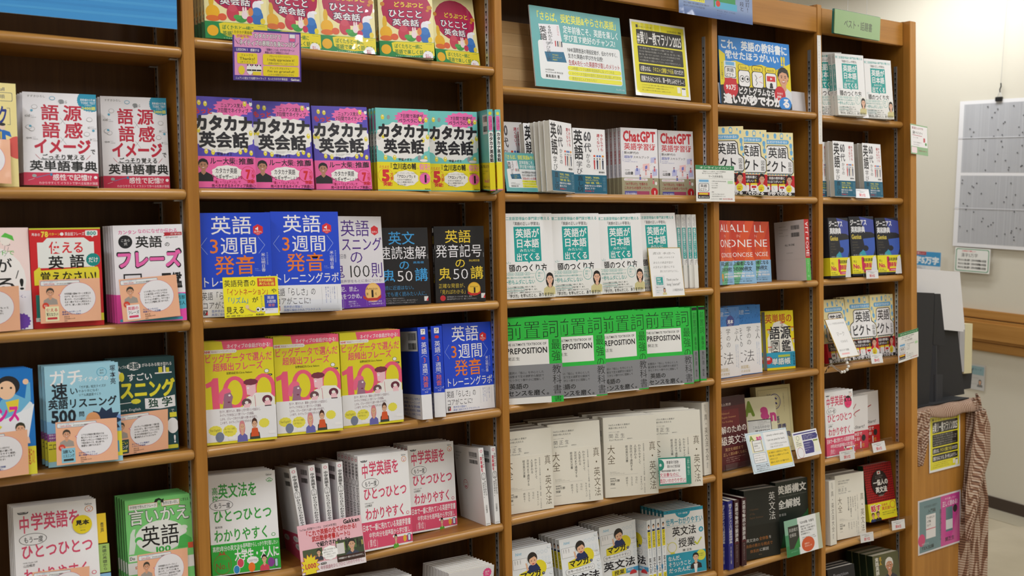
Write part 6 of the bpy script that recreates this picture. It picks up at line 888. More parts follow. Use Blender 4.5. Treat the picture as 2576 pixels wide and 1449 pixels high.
def f(a): a.E(50, 50, 50, '#f0427a', n=30); a.P([(4, 30), (22, 8), (50, 0), (78, 8), (96, 30), (98, 46), (2, 46)], '#222'); a.T('見本', 14, 18, 86, 44, '#f0427a', .05); a.X(['お手にとって', 'ご覧ください'], 22, 56, 78, 12, 7, BK, .01)
sticker('sticker', 'oval fluorescent pink sample sticker in the end bay', 'sticker', s5e @ Matrix.Translation((.046, -.0016, .150)), 38, 42, f)
# ---------------------------------------------------------------- cards, posters
def cardobj(key, name, label, cat, fn, col='#f0f0f0', mat='ink', group=None, th=.0006, rim=None, W=None, H=None):
    m, w, h = fitm(key); W = W or w; H = H or h
    a = Art(W, H); fn(a); v, fs, c = place(a, 'F', W/1000, H/1000, th); b = cbox(-W/2000, W/2000, 0, th, 0, H/1000, rim or col)
    me = joinmesh(name, [b, (v, fs, c)], M[mat]); o = link(name, me, None, m); tag(o, label, cat, group); return o
def opin(bc, title, lines):
    def f(a):
        a.R(0, 0, 100, 100, '#f2b795'); a.RR(2, 3, 66, 14, '#3f74a8', 2); a.RR(2.6, 3.8, 65.4, 13.2, '#eef0f2', 1.6); a.T('ブレイク英語フェア', 6, 4.6, 30, 7.6, '#3f74a8'); a.T('「自然な英会話」', 5, 8.4, 27, 12.4, '#c8303c', .014); a.T('ができるための書籍集めました!', 28, 8.2, 64, 12.2, '#333', .012)
        a.E(62, 46, 30, '#d05a80', 27.5, n=30); a.P([(30, 36), (40, 30), (38, 46)], '#d05a80'); a.E(62, 46, 29.5, '#eeecf2', 27, n=30); a.P([(31.6, 36.2), (40, 31), (39, 45)], '#eeecf2')
        a.F(17, 30, 5.6, '#3a332c', '#a39a94', '#d8a080'); a.X(lines, 40, 32, 84, 6.4, 4.8, '#2c2a2e', .012)
        a.E(9, 60, 5.4, '#d8402c'); a.T('新刊', 6.4, 58, 11.6, 62, W_); a.R(8, 62, 30, 96, bc[0]); a.T(title[0], 9.6, 66, 28.4, 74, bc[1], .02); a.T(title[1], 9.6, 76, 28.4, 84, bc[2], .02); a.R(11, 87, 27, 92, bc[1])
        a.X(title[2:4], 35, 74, 66, 5.4, 4, '#38509a', .012); a.X(['著者名 著', '本体価格1,300円', '出版社'], 38, 86, 56, 4.6, 3.2, '#5a4038')
    return f
OG = 'orange recommendation cards'
cardobj('K_A2', 'recommendation_card', 'orange card in front of the yellow book, second shelf at the left edge', 'card', opin(('#e8e0a0', '#333', '#c33'), ('英語', 'クイック', '英語の語順', 'ネイティブ'), ['単語の暗記ではなく、', '語順で意味を', 'つかむ自然な', 'コミュニケーション', 'にぜひ!']), '#e8a886', 'lam', OG, W=116, H=83)
cardobj('K_A3a', 'recommendation_card', 'orange card in front of the pale pink book', 'card', opin(('#f2d8d8', '#393', '#333'), ('英語が', 'なる!', '会話の英語', 'が上手になる!'), ['よく使う表現を', 'クイズでアウト', 'プットで英語がもっと', '会話やSNSでも', 'フレーズが満載!']), '#e8a886', 'lam', OG, W=116, H=83)
cardobj('K_A3b', 'recommendation_card', 'orange card in front of the red book', 'card', opin(('#efe9c0', '#c8303c', '#333'), ('使える', '覚えなさい!', '基本の78パターンで', '英会話フレーズ800'), ['中学英語の基本パターンを覚える', 'だけで、言いたいことがすぐに', '見つかり、どんどん話せるように', 'なる一冊!イラストと例文もたっ', 'ぷりで、楽しく身につきます!']), '#e8a886', 'lam', OG)
cardobj('K_A3c', 'recommendation_card', 'orange card in front of the white and pink phrase book', 'card', opin(('#f2eef2', '#d83a6a', '#333'), ('英語の', 'フレーズ', 'カンタンなのに', '英語フレーズ図鑑'), ['いつも同じフレーズになる方は', 'この本!可愛いデザインでわか', 'りやすく、シーン別に表現のバリ', 'エーションを増やし、今すぐ言い', 'たいことが簡単に見つかります。']), '#e8a886', 'lam', OG)
cardobj('K_A4a', 'recommendation_card', 'orange card in front of the blue and white book, left edge', 'card', opin(('#cfe0f0', '#d83aa0', '#333'), ('英語の', 'ニュアンス', 'ニュアンス図鑑', 'ようになる!'), ['英単語の使い分けに', '!身近な単語の違いを', '付きでわかりやすく解説。', 'ら表現を広げたい方まで', 'おすすめです!']), '#e8a886', 'lam', OG, W=116, H=83)
cardobj('K_A4c', 'recommendation_card', 'orange card in front of the dark green book', 'card', opin(('#15454a', '#e7dc35', '#eee'), ('すごい', 'スニング', 'ネイティブの英語が', 'リスニング独学'), ['ネイティブの英語が速くて聞き取', 'れない方へ。音のつながりや脱落', 'のパターンを学び、リスニング力', 'をUP!日常会話がスムーズに', '聞き取れるようになります!']), '#e8a886', 'lam', OG, W=116, H=83)
cardobj('K_A4b', 'recommendation_card', 'orange card in front of the light blue book', 'card', opin(('#8cc8e0', '#222', '#222'), ('速い', 'リスニング', 'ガチネイティブの', '速い英語リスニング'), ['リアルな英語を聞き取る力を', '鍛えたいならこの本!アメリカの', '街角インタビューや映画のセリフ', 'で短文耳クイズ。初心者でも', '無理なく続けられます!']), '#e8a886', 'lam', OG)
cardobj('K_A5a', 'recommendation_card', 'orange card in front of the white sample textbook, bottom left', 'card', opin(('#f2eef2', '#d83a6a', '#333'), ('中学', '英語を', 'もう一度', 'わかりやすく'), ['中学英語の総復習に', 'ぴったりの一冊', 'イラストでやさしく', '学べます', '大人気!']), '#e8a886', 'lam', OG, W=116, H=83)
cardobj('K_A5b', 'recommendation_card', 'orange card in front of the green book, bottom left', 'card', opin(('#8fd68a', '#222', '#c33'), ('言いかえ', '英語', '自然な言い回しに', '言いかえ英語'), ['中学英語をネイティブらしく', '言い換え!丁寧で自然な表現が', '身につき、ニュアンスの違いも', 'わかりやすい。自信を持って日常', '会話がスムーズになります!']), '#e8a886', 'lam', OG, W=116, H=83)
def f(a):
    a.R(0, 0, 100, 100, '#3f97dc')
    for i in range(14): a.P([(0, i*7+2), (100, i*7-3), (100, i*7), (0, i*7+4)], '#4ba2e2' if i % 2 else '#3a90d6')
cardobj('P_A1', 'poster_board', 'large bright blue poster board hanging in the top of the far-left bay', 'poster', f, th=.003, rim='#dfe8ee')
def f(a):
    a.R(0, 0, 100, 100, '#4a3592'); a.R(2.4, 4, 97.8, 90, '#e39ccb'); a.B(14, 2, 17, '#ecd628', 12, .8, 12); a.T('カタカナ英会話', 2, 3, 28, 9, '#222', .012); a.T('続編登場!!', 6, 10, 26, 16, '#d04890', .016)
    a.T('カタカナだけで', 30, 6, 71, 16, '#222', .06); a.T('カタカナだけで', 30.4, 6.3, 70.6, 15.7, W_, .02); a.T('ネイティブの表現力を身につける', 9, 20, 92, 31, '#222', .06); a.T('ネイティブの表現力を身につける', 9.3, 20.4, 91.7, 30.6, W_, .02)
    a.L(4, 21, 8, 29, BK, .5); a.L(96, 21, 92, 29, BK, .5); a.R(82, 3, 92, 20, '#8a7ac0'); a.R(83, 5, 91, 12, '#eee'); a.R(83, 13, 91, 19, '#e05a90')
    a.RR(-2, 35, 41, 44.6, '#4a3592', 3); a.T('LESSON 1', 5, 37, 21, 42, W_, .012); a.T('感謝する', 25, 37, 38, 42.6, W_, .014); a.T('「感謝のことば」だけで5パターン!', 46, 34.6, 90, 39.6, '#3a2a5a', .006); a.T('場面に応じて表現を使いわけ', 46, 40.6, 82, 45.4, '#3a2a5a', .006)
    for x0, y0, x1, y1, t in ((6, 46, 35, 67, ('フェンクス', 'Thanks!', '(ありがとう)')), (43, 46, 96, 68, ('アウィーリ ウプイーシエイリッ', 'I really appreciate it!', '(感謝の気持ちでいっぱいです!)')), (43, 70, 96, 90, ('アン ソウ グエッフォー', "I'm so grateful!", '(心からの感謝を伝えたいです!!)'))):
        a.RR(x0, y0, x1, y1, '#ecd628', 2.6); w = x1-x0; h = y1-y0
        a.T(t[0], x0+w*.18, y0+h*.1, x1-w*.2, y0+h*.3, '#333', .01); a.T(t[1], x0+w*.12, y0+h*.38, x1-w*.12, y0+h*.66, '#222', .01); a.T(t[2], x0+w*.14, y0+h*.74, x1-w*.14, y0+h*.94, '#444')
    a.E(12, 80, 4.6, '#ead23a', 6); a.E(24, 80, 4, '#eee', 6)
    for x in (23, 30, 37): a.E(x, 78, 4, W_, 6); a.E(x, 72, 3, W_, 2.6); a.E(x-2, 69.6, 1, '#222'); a.E(x+2, 69.6, 1, '#222'); a.R(x-3.4, 78, x+3.4, 81, '#222')
    a.R(28, 82, 40, 89, '#ead23a'); a.T('ニュアンス覚えて7日間でネイティブ', 3, 93, 47, 98, W_, .006); a.T('もっとカタカナ英会話', 50, 93, 79, 98, W_, .006); a.T('Gakken', 84, 93.4, 97, 98, W_, .03)
cardobj('K_B1', 'promotion_card', 'violet and pink promotion card hanging from the top shelf edge', 'card', f, '#4a3592', 'lam')
def f(a):
    a.R(0, 0, 100, 100, '#f4e81e'); a.T('英語発音の', 2, 7, 59, 24, '#1d1d1d', .006); a.R(62, 4, 95, 25, '#d8402c'); a.T('科学的根拠に', 65, 6, 93, 13.6, '#f4e04a', .03); a.T('基づいた1冊', 65, 15, 93, 23, '#f4e04a', .03)
    a.T('「イントネーション」', 2, 29, 85, 46, '#c8402c', .01); a.T('や', 86, 31, 97, 43, '#222', .01); a.T('「リズム」', 2, 50, 49, 66, '#2f8ab4', .01); a.T('が', 50, 51, 62, 65, '#222', .01); a.T('見える', 3, 73, 36, 91, '#1d1d1d', .01); a.V('目からウロコ', 66, 48, 69.6, 76, '#777')
    for x in (61, 70): a.E(x, 83, 4.4, '#333'); a.E(x, 83, 4, W_); a.E(x-1, 83, 2, BK)
    a.PL([(40, 78), (48, 86), (56, 89)], '#c8a078', 2.4); a.E(41, 75, 3.4, '#e8c8a0')
    a.R(73, 47, 97, 81, '#2448b8'); a.T('英語', 78, 50, 91, 58, W_); a.T('3週間', 77, 60, 94, 68, W_); a.T('発音', 79, 69.6, 92, 77, '#ef7f2d'); a.R(73, 81, 97, 94, '#ecebee'); a.T('英語「らしさ」の', 74, 83, 88, 86, '#333')
    a.T('英語〈3週間〉発音トレーニングラボ', 3, 94, 50, 98, '#444', .008); a.T('明日香出版社', 56, 93, 71, 98, '#333', .02)
cardobj('K_B3', 'promotion_card', 'bright yellow promotion card in front of the royal blue books', 'card', f, '#f4e81e', 'lam')
def f(a):
    a.R(0, 0, 100, 100, '#f0bcc8'); a.R(0, 80, 100, 100, '#efe6ea'); a.T('Gakken', 71, 3, 97, 12, '#111', .035); a.T('[2024年版]', 40, 7, 60, 12, '#333', .01); a.T('YouTube 武田塾チャンネル', 3, 7, 36, 12, '#333', .01)
    a.T('「これで英語の全てがわかる!', 9, 14, 91, 25, '#c4242c', .03); a.T('武田塾参考書ルート!」', 20, 26, 83, 37, '#c4242c', .03); a.T('で紹介されました!', 25, 39, 78, 49, '#1d1d1d', .03)
    a.R(4, 51, 34, 78, '#4a5a3c'); a.R(4, 66, 34, 78, '#8a6a5a'); a.F(28, 60, 3, '#222', '#333a4a', '#d8a888'); a.R(55, 44, 99, 88, '#3c4a34')
    for i in range(12): a.R(56+i*3.6, 46+(i*7 % 9), 58.6+i*3.6, 60+(i*5 % 9), random.choice(['#8aa04a', '#2a2a24', '#a8a05a', '#5a7a4a']))
    a.R(56, 50, 68, 72, '#dcd8d8'); a.F(80, 56, 5.4, '#222', '#3a4258', '#d8a888'); a.R(55, 76, 99, 88, '#3a1d1a'); a.T('中学英語をもう一度ひとつひとつわかりやすく。', 57, 79, 98, 83, W_, .014)
    a.CL(32, 50, 58, 80, '#fff'); a.X(['英語に苦手意識のある', '高校生はまずは', 'この1冊をしっかり', 'やってください'], 35, 56, 56, 5, 3.6, '#333')
    a.B(13, 84, 15, '#c8303c', 14, .7, 17); a.B(13, 84, 14, '#f0dc2c', 14, .7, 16); a.T('1,000', 4, 79, 22, 89, '#c8303c', .03); a.T('中学英語をひとつひとつわかりやすく。', 28, 88, 98, 96, '#b86a80', .0); a.RR(29, 82, 38, 86, '#222', 1.4); a.T('改訂版', 30, 82.6, 37, 85.4, W_)
cardobj('K_B5', 'promotion_card', 'pink promotion card with a man in a suit leaning on the white textbooks', 'card', f, '#f0bcc8', 'lam')
def teal(a, sm=False):
    a.R(0, 0, 100, 100, '#64aeb0'); a.RR(6, 42, 96.6, 90, '#eceef0', 2.4); a.T('「さらば、受験英語&やらされ英語」', 4, 6, 98, 17, '#ece94a', .02); a.T('定年前後こそ、英語を楽しく', 34, 20, 97, 29.6, '#eef4f4', .016); a.T('学び直す絶好のチャンス!', 34, 31, 92, 40, '#eef4f4', .016)
    a.P([(8, 22), (30, 20), (32.6, 54), (12, 56)], '#eceaf0'); a.P([(12, 56), (32.6, 54), (35, 67), (14, 68)], '#1d6a90'); a.V('英語', 8.6, 24, 16, 42, '#333', .02); a.V('60代からの', 17, 22, 22, 46, '#444', .012); a.V('学び直し術', 14, 43, 19, 67, '#2a3a48'); a.V('今からでも', 27, 22, 29.6, 34, '#c23a48'); a.X(['海外旅行', 'ボランティア', '再雇用'], 20, 58, 30, 3, 2, '#c8c84a', .01)
    for x, c in ((24, '#c8383c'), (26.4, '#223'), (28.6, '#cb9'), (30.6, '#334')): a.R(x, 41, x+1.2, 48, c)
    a.T('NHK国際放送の現役記者が、伝わりやすく、', 37, 47, 95, 53, '#3a3a3e', .006); a.T('生きた英語の学び方を伝授!', 37, 54.6, 76, 60.6, '#3a3a3e', .006); a.T('生成AIを使った英語学び直しのメリット', 37, 62.6, 95, 69.4, '#b83a40', .008)
    for i, (t, x1) in enumerate((('・24時間いつでも教師/会話相手になってくれる', 88), ('・マイペースで自分の目的に合わせた学び直しができる', 95), ('・費用がほとんどかからない', 67))): a.RR(35.6, 70.6+i*6.4, 96, 76+i*6.4, '#ece93e', 1.8); a.T(t, 37, 71.4+i*6.4, x1, 75.4+i*6.4, '#8a8a3a')
    a.X(['NHK国際放送局', 'World News部 専任記者'], 11, 77, 30, 3, 2.2, '#777'); a.T('貴島通夫 著', 11, 84, 26, 88, '#333', .006); a.T('プレジデント社', 88, 94, 98, 96.6, W_, .006)
cardobj('P_C1a', 'poster_board', 'teal landscape poster board leaning on the top shelf of the middle bay', 'poster', teal, th=.004, rim='#dfe4e6')
cardobj('K_C2', 'promotion_card', 'small teal card tilted in front of the white and teal-banded books', 'card', teal, '#64aeb0', 'lam')
def yellow(a):
    a.R(0, 0, 100, 100, '#f2f2f2'); a.R(3, 3, 97, 96, '#ece22a')
    for x in (16, 24, 33, 40, 52): a.R(x, 3, x+3, 12, '#f1ea6a')
    a.R(10, 6, 13.6, 10, '#222'); a.T('@Twitter コミュニティ企画', 15, 7, 38, 9.4, '#333'); a.T('2025年10月1日〜 開催', 66, 8, 92, 11, '#333', .01)
    a.RR(10, 12, 92, 32, '#1c1b1c', 1.4); a.T('#黄リー教マラソン2025', 11, 14, 91, 30.6, '#f4f2f0', .02); a.RR(10, 34, 92, 56, '#1c1b1c', 1.4)
    a.X(['「黄リー教を楽しむ会」で毎年の連続マラソンを開催しています。今回は', 'たちのなか「基本文法から学ぶ英語リーディング」の輪読／通し・輪リー教」と「辞書」に', '解説／通し・輪リーをやりこんだいきます。コミュニティ内で力が湧き読む立てを利用', 'します。学習の振り返りや疑問の共有など、コミュニティ内でその成果', 'やぜひ成績を発表しつつ仲間をシェアしてください。みなさんで完走をめざしましょう。'], 12, 35.4, 90, 4, 2.6, '#b8b6b0')
    a.RR(10, 58, 92, 69, '#1c1b1c', 1.4); a.T('必要なのは、', 12, 60, 33, 67, '#f4f2f0', .01); a.T('テキストと辞書とやる気', 34, 60, 72, 67, '#e8dc3a', .012); a.T('の3つだけ!', 73, 60, 90, 67, '#f4f2f0', .01)
    a.RR(10, 71, 92, 82, '#1c1b1c', 1.4); a.T('読解力をみにつける、第一歩をふみだそう—!', 12, 73, 90, 80.4, '#f4f2f0', .01); a.X(['このマラソンは「黄リー教」を使った学習のコミュニティです。', 'どなたでも参加できます。お気軽にご参加ください。', '詳しくは会のページをご覧ください。お待ちしています。'], 12, 84.4, 72, 3.4, 1.8, '#6a6620')
    a.R(76, 84, 82, 92, '#f2f0e0'); a.R(84, 84, 92, 95, '#f4f4f4'); a.R(84.6, 84.6, 91.4, 86.4, '#222')
o = cardobj('P_C1b', 'framed_poster', 'yellow and black poster in a clear frame on the top shelf of the middle bay', 'poster', yellow, '#2a2a2a', 'lam', th=.004)
def f(a): a.R(0, 0, 100, 100, '#b98f5c')
m, w, h = fitm('Board')
# butcher-block board: every stave is a part
bd = root('wooden_board', 'light beech block board standing behind the posters on the top shelf', 'board', None, Matrix.Translation((.792, .096, SHELF['C1']+.0115)) @ Matrix.Rotation(-.03, 4, 'X'))
cols = [newmat('beech_%s' % t, (.8, .8, .8)) for t in ()]
vari = [wood('beech_stave', (.60+d, .40+d*.8, .20+d*.5), (.47+d, .29+d*.8, .13+d*.5), 0, .5, 1.3, 0, .03) for d in (-.06, 0, .05, .09)]
hh = .182; rows = 6; zz = 0
for rI in range(rows):
    xx = 0; ch = hh/rows; random.seed(rI+20)
    while xx < .70:
        ln = min(random.uniform(.10, .26), .708-xx)
        if ln < .03: ln = .708-xx
        link('stave', boxmesh('stave', xx+.0002, xx+ln-.0002, 0, .018, rI*ch+.0002, (rI+1)*ch-.0002, random.choice(vari)), bd); xx += ln
        if .708-xx < .02: break
random.seed(11)
def f(a):
    a.R(0, 0, 100, 100, '#f2f2f0'); a.R(0, 0, 100, 12, '#2c8a56'); a.T('オンラインイベント', 10, 3, 96, 9.6, '#e8f2ea', .012); a.X(['「英語がふつうに話せる」大人の英語勉強法', '見るだけでわかるピクト英語イベント'], 16, 15, 78, 5.4, 3.8, '#333', .01); a.T('マーク(村木幸司)', 32, 27, 70, 34, '#333', .01); a.L(4, 37, 96, 37, '#aaa', .3)
    a.R(4, 40, 34, 92, '#dfe8ee'); a.R(8, 40, 32, 46, '#6fb2e2'); a.RR(7, 50, 33, 72, '#222', 3); a.RR(8, 51, 32, 71, W_, 2.6); a.T('英語', 11, 53, 28, 61, '#222', .014); a.T('ピクト', 10, 63, 28, 70, '#222', .014); a.R(4, 75, 34, 84, '#c8202c'); a.R(4, 82, 34, 92, '#1a1518'); a.R(7, 77, 30, 81, '#e8d830'); a.T('違いが秒でわかる', 6, 86, 32, 90, W_, .02)
    for i, t in enumerate(('日時 2025年4月25日(金)', 'イベント参加費', 'オンライン配信', '見逃し配信あり', '', '登壇者', 'どなたでもご参加いただけます', '申込方法 店頭またはサイトより')):
        if t: a.T('・'+t, 38, 42+i*6, 38+len(t)*2.5, 45.4+i*6, '#555')
    a.RR(82, 42, 96, 50, '#b8e0b0', 1); a.T('オンラインイベント・会場案内', 38, 91, 66, 95, '#444'); a.T('4月27日まで見逃し配信', 68, 91, 94, 95, '#d0303a', .01)
cardobj('K_C2e', 'event_card', 'laminated event card with green header hanging across the upright', 'card', f, mat='lam')
cardobj('K_E4e', 'event_card', 'laminated event card with green header at the right end panel', 'card', f, mat='lam')
def f(a):
    a.R(0, 0, 100, 100, '#b8932c'); a.R(1.4, 1.4, 98.6, 98.6, '#f0eff0'); a.T('書店 本店へ', 12, 9, 82, 14, '#333', -.01, sh=.2); a.T('お越しのみなさま', 28, 18, 78, 22, '#333', -.01, sh=.2); a.T('あなたの英語学習が', 12, 28, 72, 33, '#333', -.01, sh=.2); a.T('人生をより豊かにする', 10, 37, 76, 42, '#333', -.01, sh=.2); a.T('旅となりますように。', 30, 46, 90, 50.6, '#333', -.01, sh=.2)
    a.R(10, 57, 42, 96, '#e4e2e6'); a.R(16, 60, 36, 76, '#1fa09c'); a.X(['英語が', '日本語', '出てくる'], 18, 61.6, 34, 5, 4, W_, .012); a.T('頭のつくり方', 14, 79, 38, 82, '#222'); a.F(38, 86, 3, '#1d1818', '#d9cf9a', long=True); a.X(['一秒もムダにしない', '「学び方」'], 12, 86, 32, 4, 2, '#1fa09c')
    a.T('Thank you for', 46, 63, 84, 69, '#333', -.01, sh=.2); a.T('being "yourself"', 46, 72, 88, 79, '#333', -.01, sh=.2); a.T('川﨑あゆみ', 62, 84, 94, 90, '#333', -.01, sh=.3)
cardobj('K_C3', 'signed_card', 'white hand-written card with thin gold edge in front of the teal-panel books', 'card', f, th=.002, rim='#b8932c')
def f(a):
    a.R(0, 0, 100, 100, '#1f8a78'); a.R(3, 5, 84, 94, '#f0f0f0'); a.E(5, 26, 12, '#1f8a78'); a.T('本', 1, 20, 10, 32, W_, .02); a.CL(18, 8, 70, 42, '#ddd'); a.CL(19, 9, 69, 41, '#f0f0f0'); a.T('著書発行部数', 24, 12, 62, 24, '#333', .01); a.T('累計300万部突破', 26, 27, 66, 38, '#333', .01); a.T('予備校英語講師 渾身の一冊!', 4, 44, 66, 52, '#444', .01)
    a.T('文法書なのに', 2, 55, 62, 68, '#c0305a', .01); a.L(4, 71, 68, 70, '#c86aa0', .8); a.T('面白い!わかりやすい!', 2, 75, 82, 90, '#c0305a', .01); a.L(4, 93, 84, 91, '#c86aa0', .8); a.RR(86, 2, 99, 72, '#1f8a78', 2); a.V('ご自由にご覧ください', 88, 6, 97, 68, '#cfe8e0')
cardobj('K_C5', 'handwritten_card', 'green framed hand-written card in front of the cream grammar books', 'card', f, '#1f8a78', 'lam')
def f(a):
    a.R(0, 0, 100, 100, '#8fa3cc')
    for i in range(8): a.R(0, 60+i*5, 100, 65+i*5, ['#8a9fc8', '#8299c4', '#7890be', '#6e86b8', '#647eb2', '#5c76ac', '#546fa6', '#4e69a2'][i])
    a.R(10, 10, 34, 56, '#f0e84a'); a.T('で挫折しない!', 12, 44, 33, 53, '#444', .01); a.X(['英文の解説の冊で読解力が全て集まる!', '読み下しを本だけでも学習可能!'], 6, 60, 40, 10, 6, '#445'); a.R(46, 10, 76, 62, '#3f9a5a'); a.R(48, 44, 78, 66, '#5ab4d8'); a.E(52, 50, 3, '#d8402c'); a.X(['ALL IN ONE', 'リンケージ', '定価'], 50, 70, 76, 8, 5, '#56678a')
    a.V('改訂!', 90, 12, 96, 62, '#2a2a34', .0); a.V('段と', 82, 30, 88, 62, '#2a2a34', .0)
cardobj('P_CD', 'poster', 'lavender blue poster hanging over the top of the upright', 'poster', f, '#8fa3cc', 'lam')
def f(a):
    a.R(0, 0, 100, 100, '#2484d8'); a.P([(0, 20), (8, 26), (8, 38), (22, 34), (40, 40), (58, 36), (78, 42), (100, 30), (100, 100), (0, 100)], '#e8d420'); a.T('これ、英語の教科書に', 2, 4, 97, 18, '#eaf0f6', .03); a.T('載せたほうがいい', 8, 20, 84, 32, '#eaf0f6', .03); a.T('!!', 86, 20, 93, 34, '#ecd428', .04)
    a.P([(0, 72), (22, 68), (40, 72), (76, 68), (84, 74), (100, 78), (100, 100), (0, 100)], '#1b1718'); a.V('マークニの本屋さん', 1.6, 38, 4.6, 64, '#554')
    a.R(6, 36, 22, 78, '#dfe8ee'); a.R(8, 37, 20, 42, '#6fb2e2'); a.RR(6.6, 44, 22, 60, '#222', 2); a.RR(7.2, 44.8, 21.4, 59.2, W_, 2); a.T('英語', 9, 46, 19, 52, '#222', .016); a.T('ピクト', 8, 53, 19, 58.6, '#222', .016); a.R(6, 61, 22, 70, '#c8202c'); a.E(14, 75, 10, '#cc2030', 10); a.T('93万', 7, 70, 21, 78, W_, .03)
    for i, t in enumerate(('look', 'see', 'watch')):
        x = 25+i*19; a.RR(x, 38.6-(i == 1)*.6, x+16, 48, '#333', 3); a.RR(x+.5, 39, x+15.5, 47.6, '#ecd428', 2.8); a.T(t, x+3, 40.4, x+13, 45.6, '#444', .0); a.RR(x-.4, 47, x+16.4, 72, '#222', 3.4); a.RR(x+.5, 48, x+15.6, 71, W_, 3)
    for x in (30, 37): a.E(x, 60, 3.4, '#222'); a.E(x, 60, 2.8, W_); a.E(x+.6, 60, 1.4, '#111')
    a.PL([(48, 52), (51, 57), (49, 60), (51, 64), (49, 68)], '#333', .6); a.L(54, 56, 58, 53, '#c44', .4); a.L(54, 62, 59, 64, '#c44', .4); a.R(65, 52, 77, 60, '#d42a34'); a.P([(70, 54), (73, 56), (70, 58)], W_); a.E(71, 65, 2, '#222'); a.R(68.6, 67, 73.4, 70.4, '#222')
    a.F(89, 52, 7.4, '#1d1718', '#d8dbe2', '#d8a080'); a.T('ピクトグラムなら', 24, 72.6, 76, 83, W_, .035); a.E(83, 79, 8, '#cc2030', 9); a.X(['ひろゆき', '絶賛!'], 78.6, 75, 87, 5, 4, W_, .012); a.T('違いが秒でわかる', 3, 84, 97, 98, W_, .055); a.E(90, 92, 9, '#2f86d8', 7); a.T('る', 86, 84, 97, 98, W_, .055)
cardobj('P_D1', 'poster_board', 'blue, yellow and black poster board with a man, narrow bay top shelf', 'poster', f, th=.004, rim='#2484d8')
def f(a): a.R(0, 0, 100, 100, '#e6e3e6')
cardobj('P_D1b', 'paper_sheet', 'blank white sheet standing behind the blue poster board', 'paper', f, '#e6e3e6')
def f(a):
    a.RR(0, 0, 100, 100, '#d4e2ee', 5); a.RR(2, 3, 98, 97, '#6a9a94', 4); a.RR(2.4, 3.6, 97.6, 96.4, '#d4e2ee', 4); a.R(42, 4, 98, 48, '#f1f1f3')
    a.T('I already ordered a pizza.', 48, 10, 92, 16, '#333', .008); a.T('I just ate pizza for lunch.', 48, 22, 92, 28, '#333', .008); a.T('この2つの例文のa pizzaとpizza', 52, 33, 94, 38, '#555'); a.T('の違いがわかりますか?', 52, 40, 84, 45, '#555'); a.R(42, 49, 98, 88, '#f2cf2c')
    a.X(['同じ単語を使った例文をセットで見比べ、', '冠詞の違いによる意味やニュアンスの差', 'を考えることで', '冠詞の使い方がすっきり理解できます。'], 45, 54, 95, 8, 4.8, '#4a3a10', .012); a.R(8, 6, 36, 50, '#efe9c6'); a.T('A', 8, 8, 18, 20, '#7d9a2c', .05); a.T('an', 24, 8, 36, 20, '#d4468e', .05); a.R(12, 20, 34, 48, '#333'); a.R(13, 21, 33, 47, '#eee'); a.X(['これならわかる!', '英語冠詞', 'トレーニング'], 15, 26, 32, 6, 4, '#333', .01)
    a.R(8, 52, 38, 76, '#777'); a.R(8.5, 52.6, 37.5, 75.4, '#f1f1f3'); a.X(['ある名詞について', '冠詞のあるなし', '意味の差を解説'], 10, 56, 36, 6, 3, '#555'); a.X(['英語冠詞について、基本の', 'ルールを例文で学び、確認', '問題で定着させる、かつて', 'ない冠詞の本ができました。'], 9, 80, 42, 4.4, 3, '#333')
cardobj('K_D5a', 'promotion_card', 'light blue card with rounded corners and a yellow panel', 'card', f, '#d4e2ee', 'lam')
def f(a):
    a.RR(0, 0, 100, 100, '#eeeef2', 5); a.R(4, 5, 96, 10, '#44408a'); a.R(36, 14, 94, 36, '#3c3880'); a.P([(94, 14), (99, 25), (94, 36)], '#3c3880'); a.R(36, 40, 72, 88, '#3c3880'); a.P([(72, 40), (78, 52), (72, 88)], '#3c3880'); a.X(['英語の論理を', '読み解くための', '鍵となる語'], 40, 18, 88, 6, 4, '#c8c8e0'); a.X(['談話標識が', 'わかれば', '英文が読める', '書ける'], 38, 46, 70, 9, 5, '#c8c8e0'); a.R(4, 14, 32, 60, '#efeed8'); a.X(['英語', '談話標識', '用法辞典'], 8, 36, 28, 7, 5, '#333'); a.O(18, 24, 6, 1, '#777', '#efeed8'); a.O(18, 80, 13, 1, '#c05a5a', '#eeeef2', 14); a.R(76, 42, 96, 88, '#efeed8'); a.RR(76, 40, 96, 46, '#8a9a4a', 1)
cardobj('K_D5b', 'promotion_card', 'small white and violet card with rounded corners', 'card', f, '#eeeef2', 'lam')
def f(a):
    a.R(0, 0, 100, 100, '#86b49c'); a.R(0, 40, 34, 100, '#3a8a5e'); a.R(0, 70, 34, 100, '#22804a'); a.P([(36, 0), (88, 0), (88, 100), (36, 100)], '#eeeff0'); a.R(88, 0, 100, 100, '#bfc4ae'); a.R(9, 18, 38, 80, '#1f241f'); a.T('英語構文', 11, 24, 36, 34, '#c8c6c2', .0); a.T('全解説', 11, 38, 30, 48, '#c8c6c2', .0); a.P([(20, 80), (38, 50), (38, 80)], '#1f8a3a')
    a.T('「幻の名著」を復刊!', 40, 12, 82, 19, '#2a2a2a', .016); a.X(['英語の組みたてを知り尽くした', '「著者」が書く、文法書の決定版です。', '読解力向上のための参考書として', '長く読み継がれました。'], 43, 24, 86, 7, 5, '#333', .01); a.X(['待望の復刊がついに実現', '現代の読者にも役立つ内容'], 45, 56, 84, 5, 3, '#555'); a.E(60, 78, 18, '#d8582a', 13); a.X(['名著だから', '今だからこそ!'], 50, 73, 70, 7, 5, '#f4e0d0', .01); a.T('語の総合力', 12, 86, 30, 90, '#7ac89a')
cardobj('K_D6', 'promotion_card', 'grey-green card with an orange speech bubble', 'card', f, '#86b49c', 'lam')
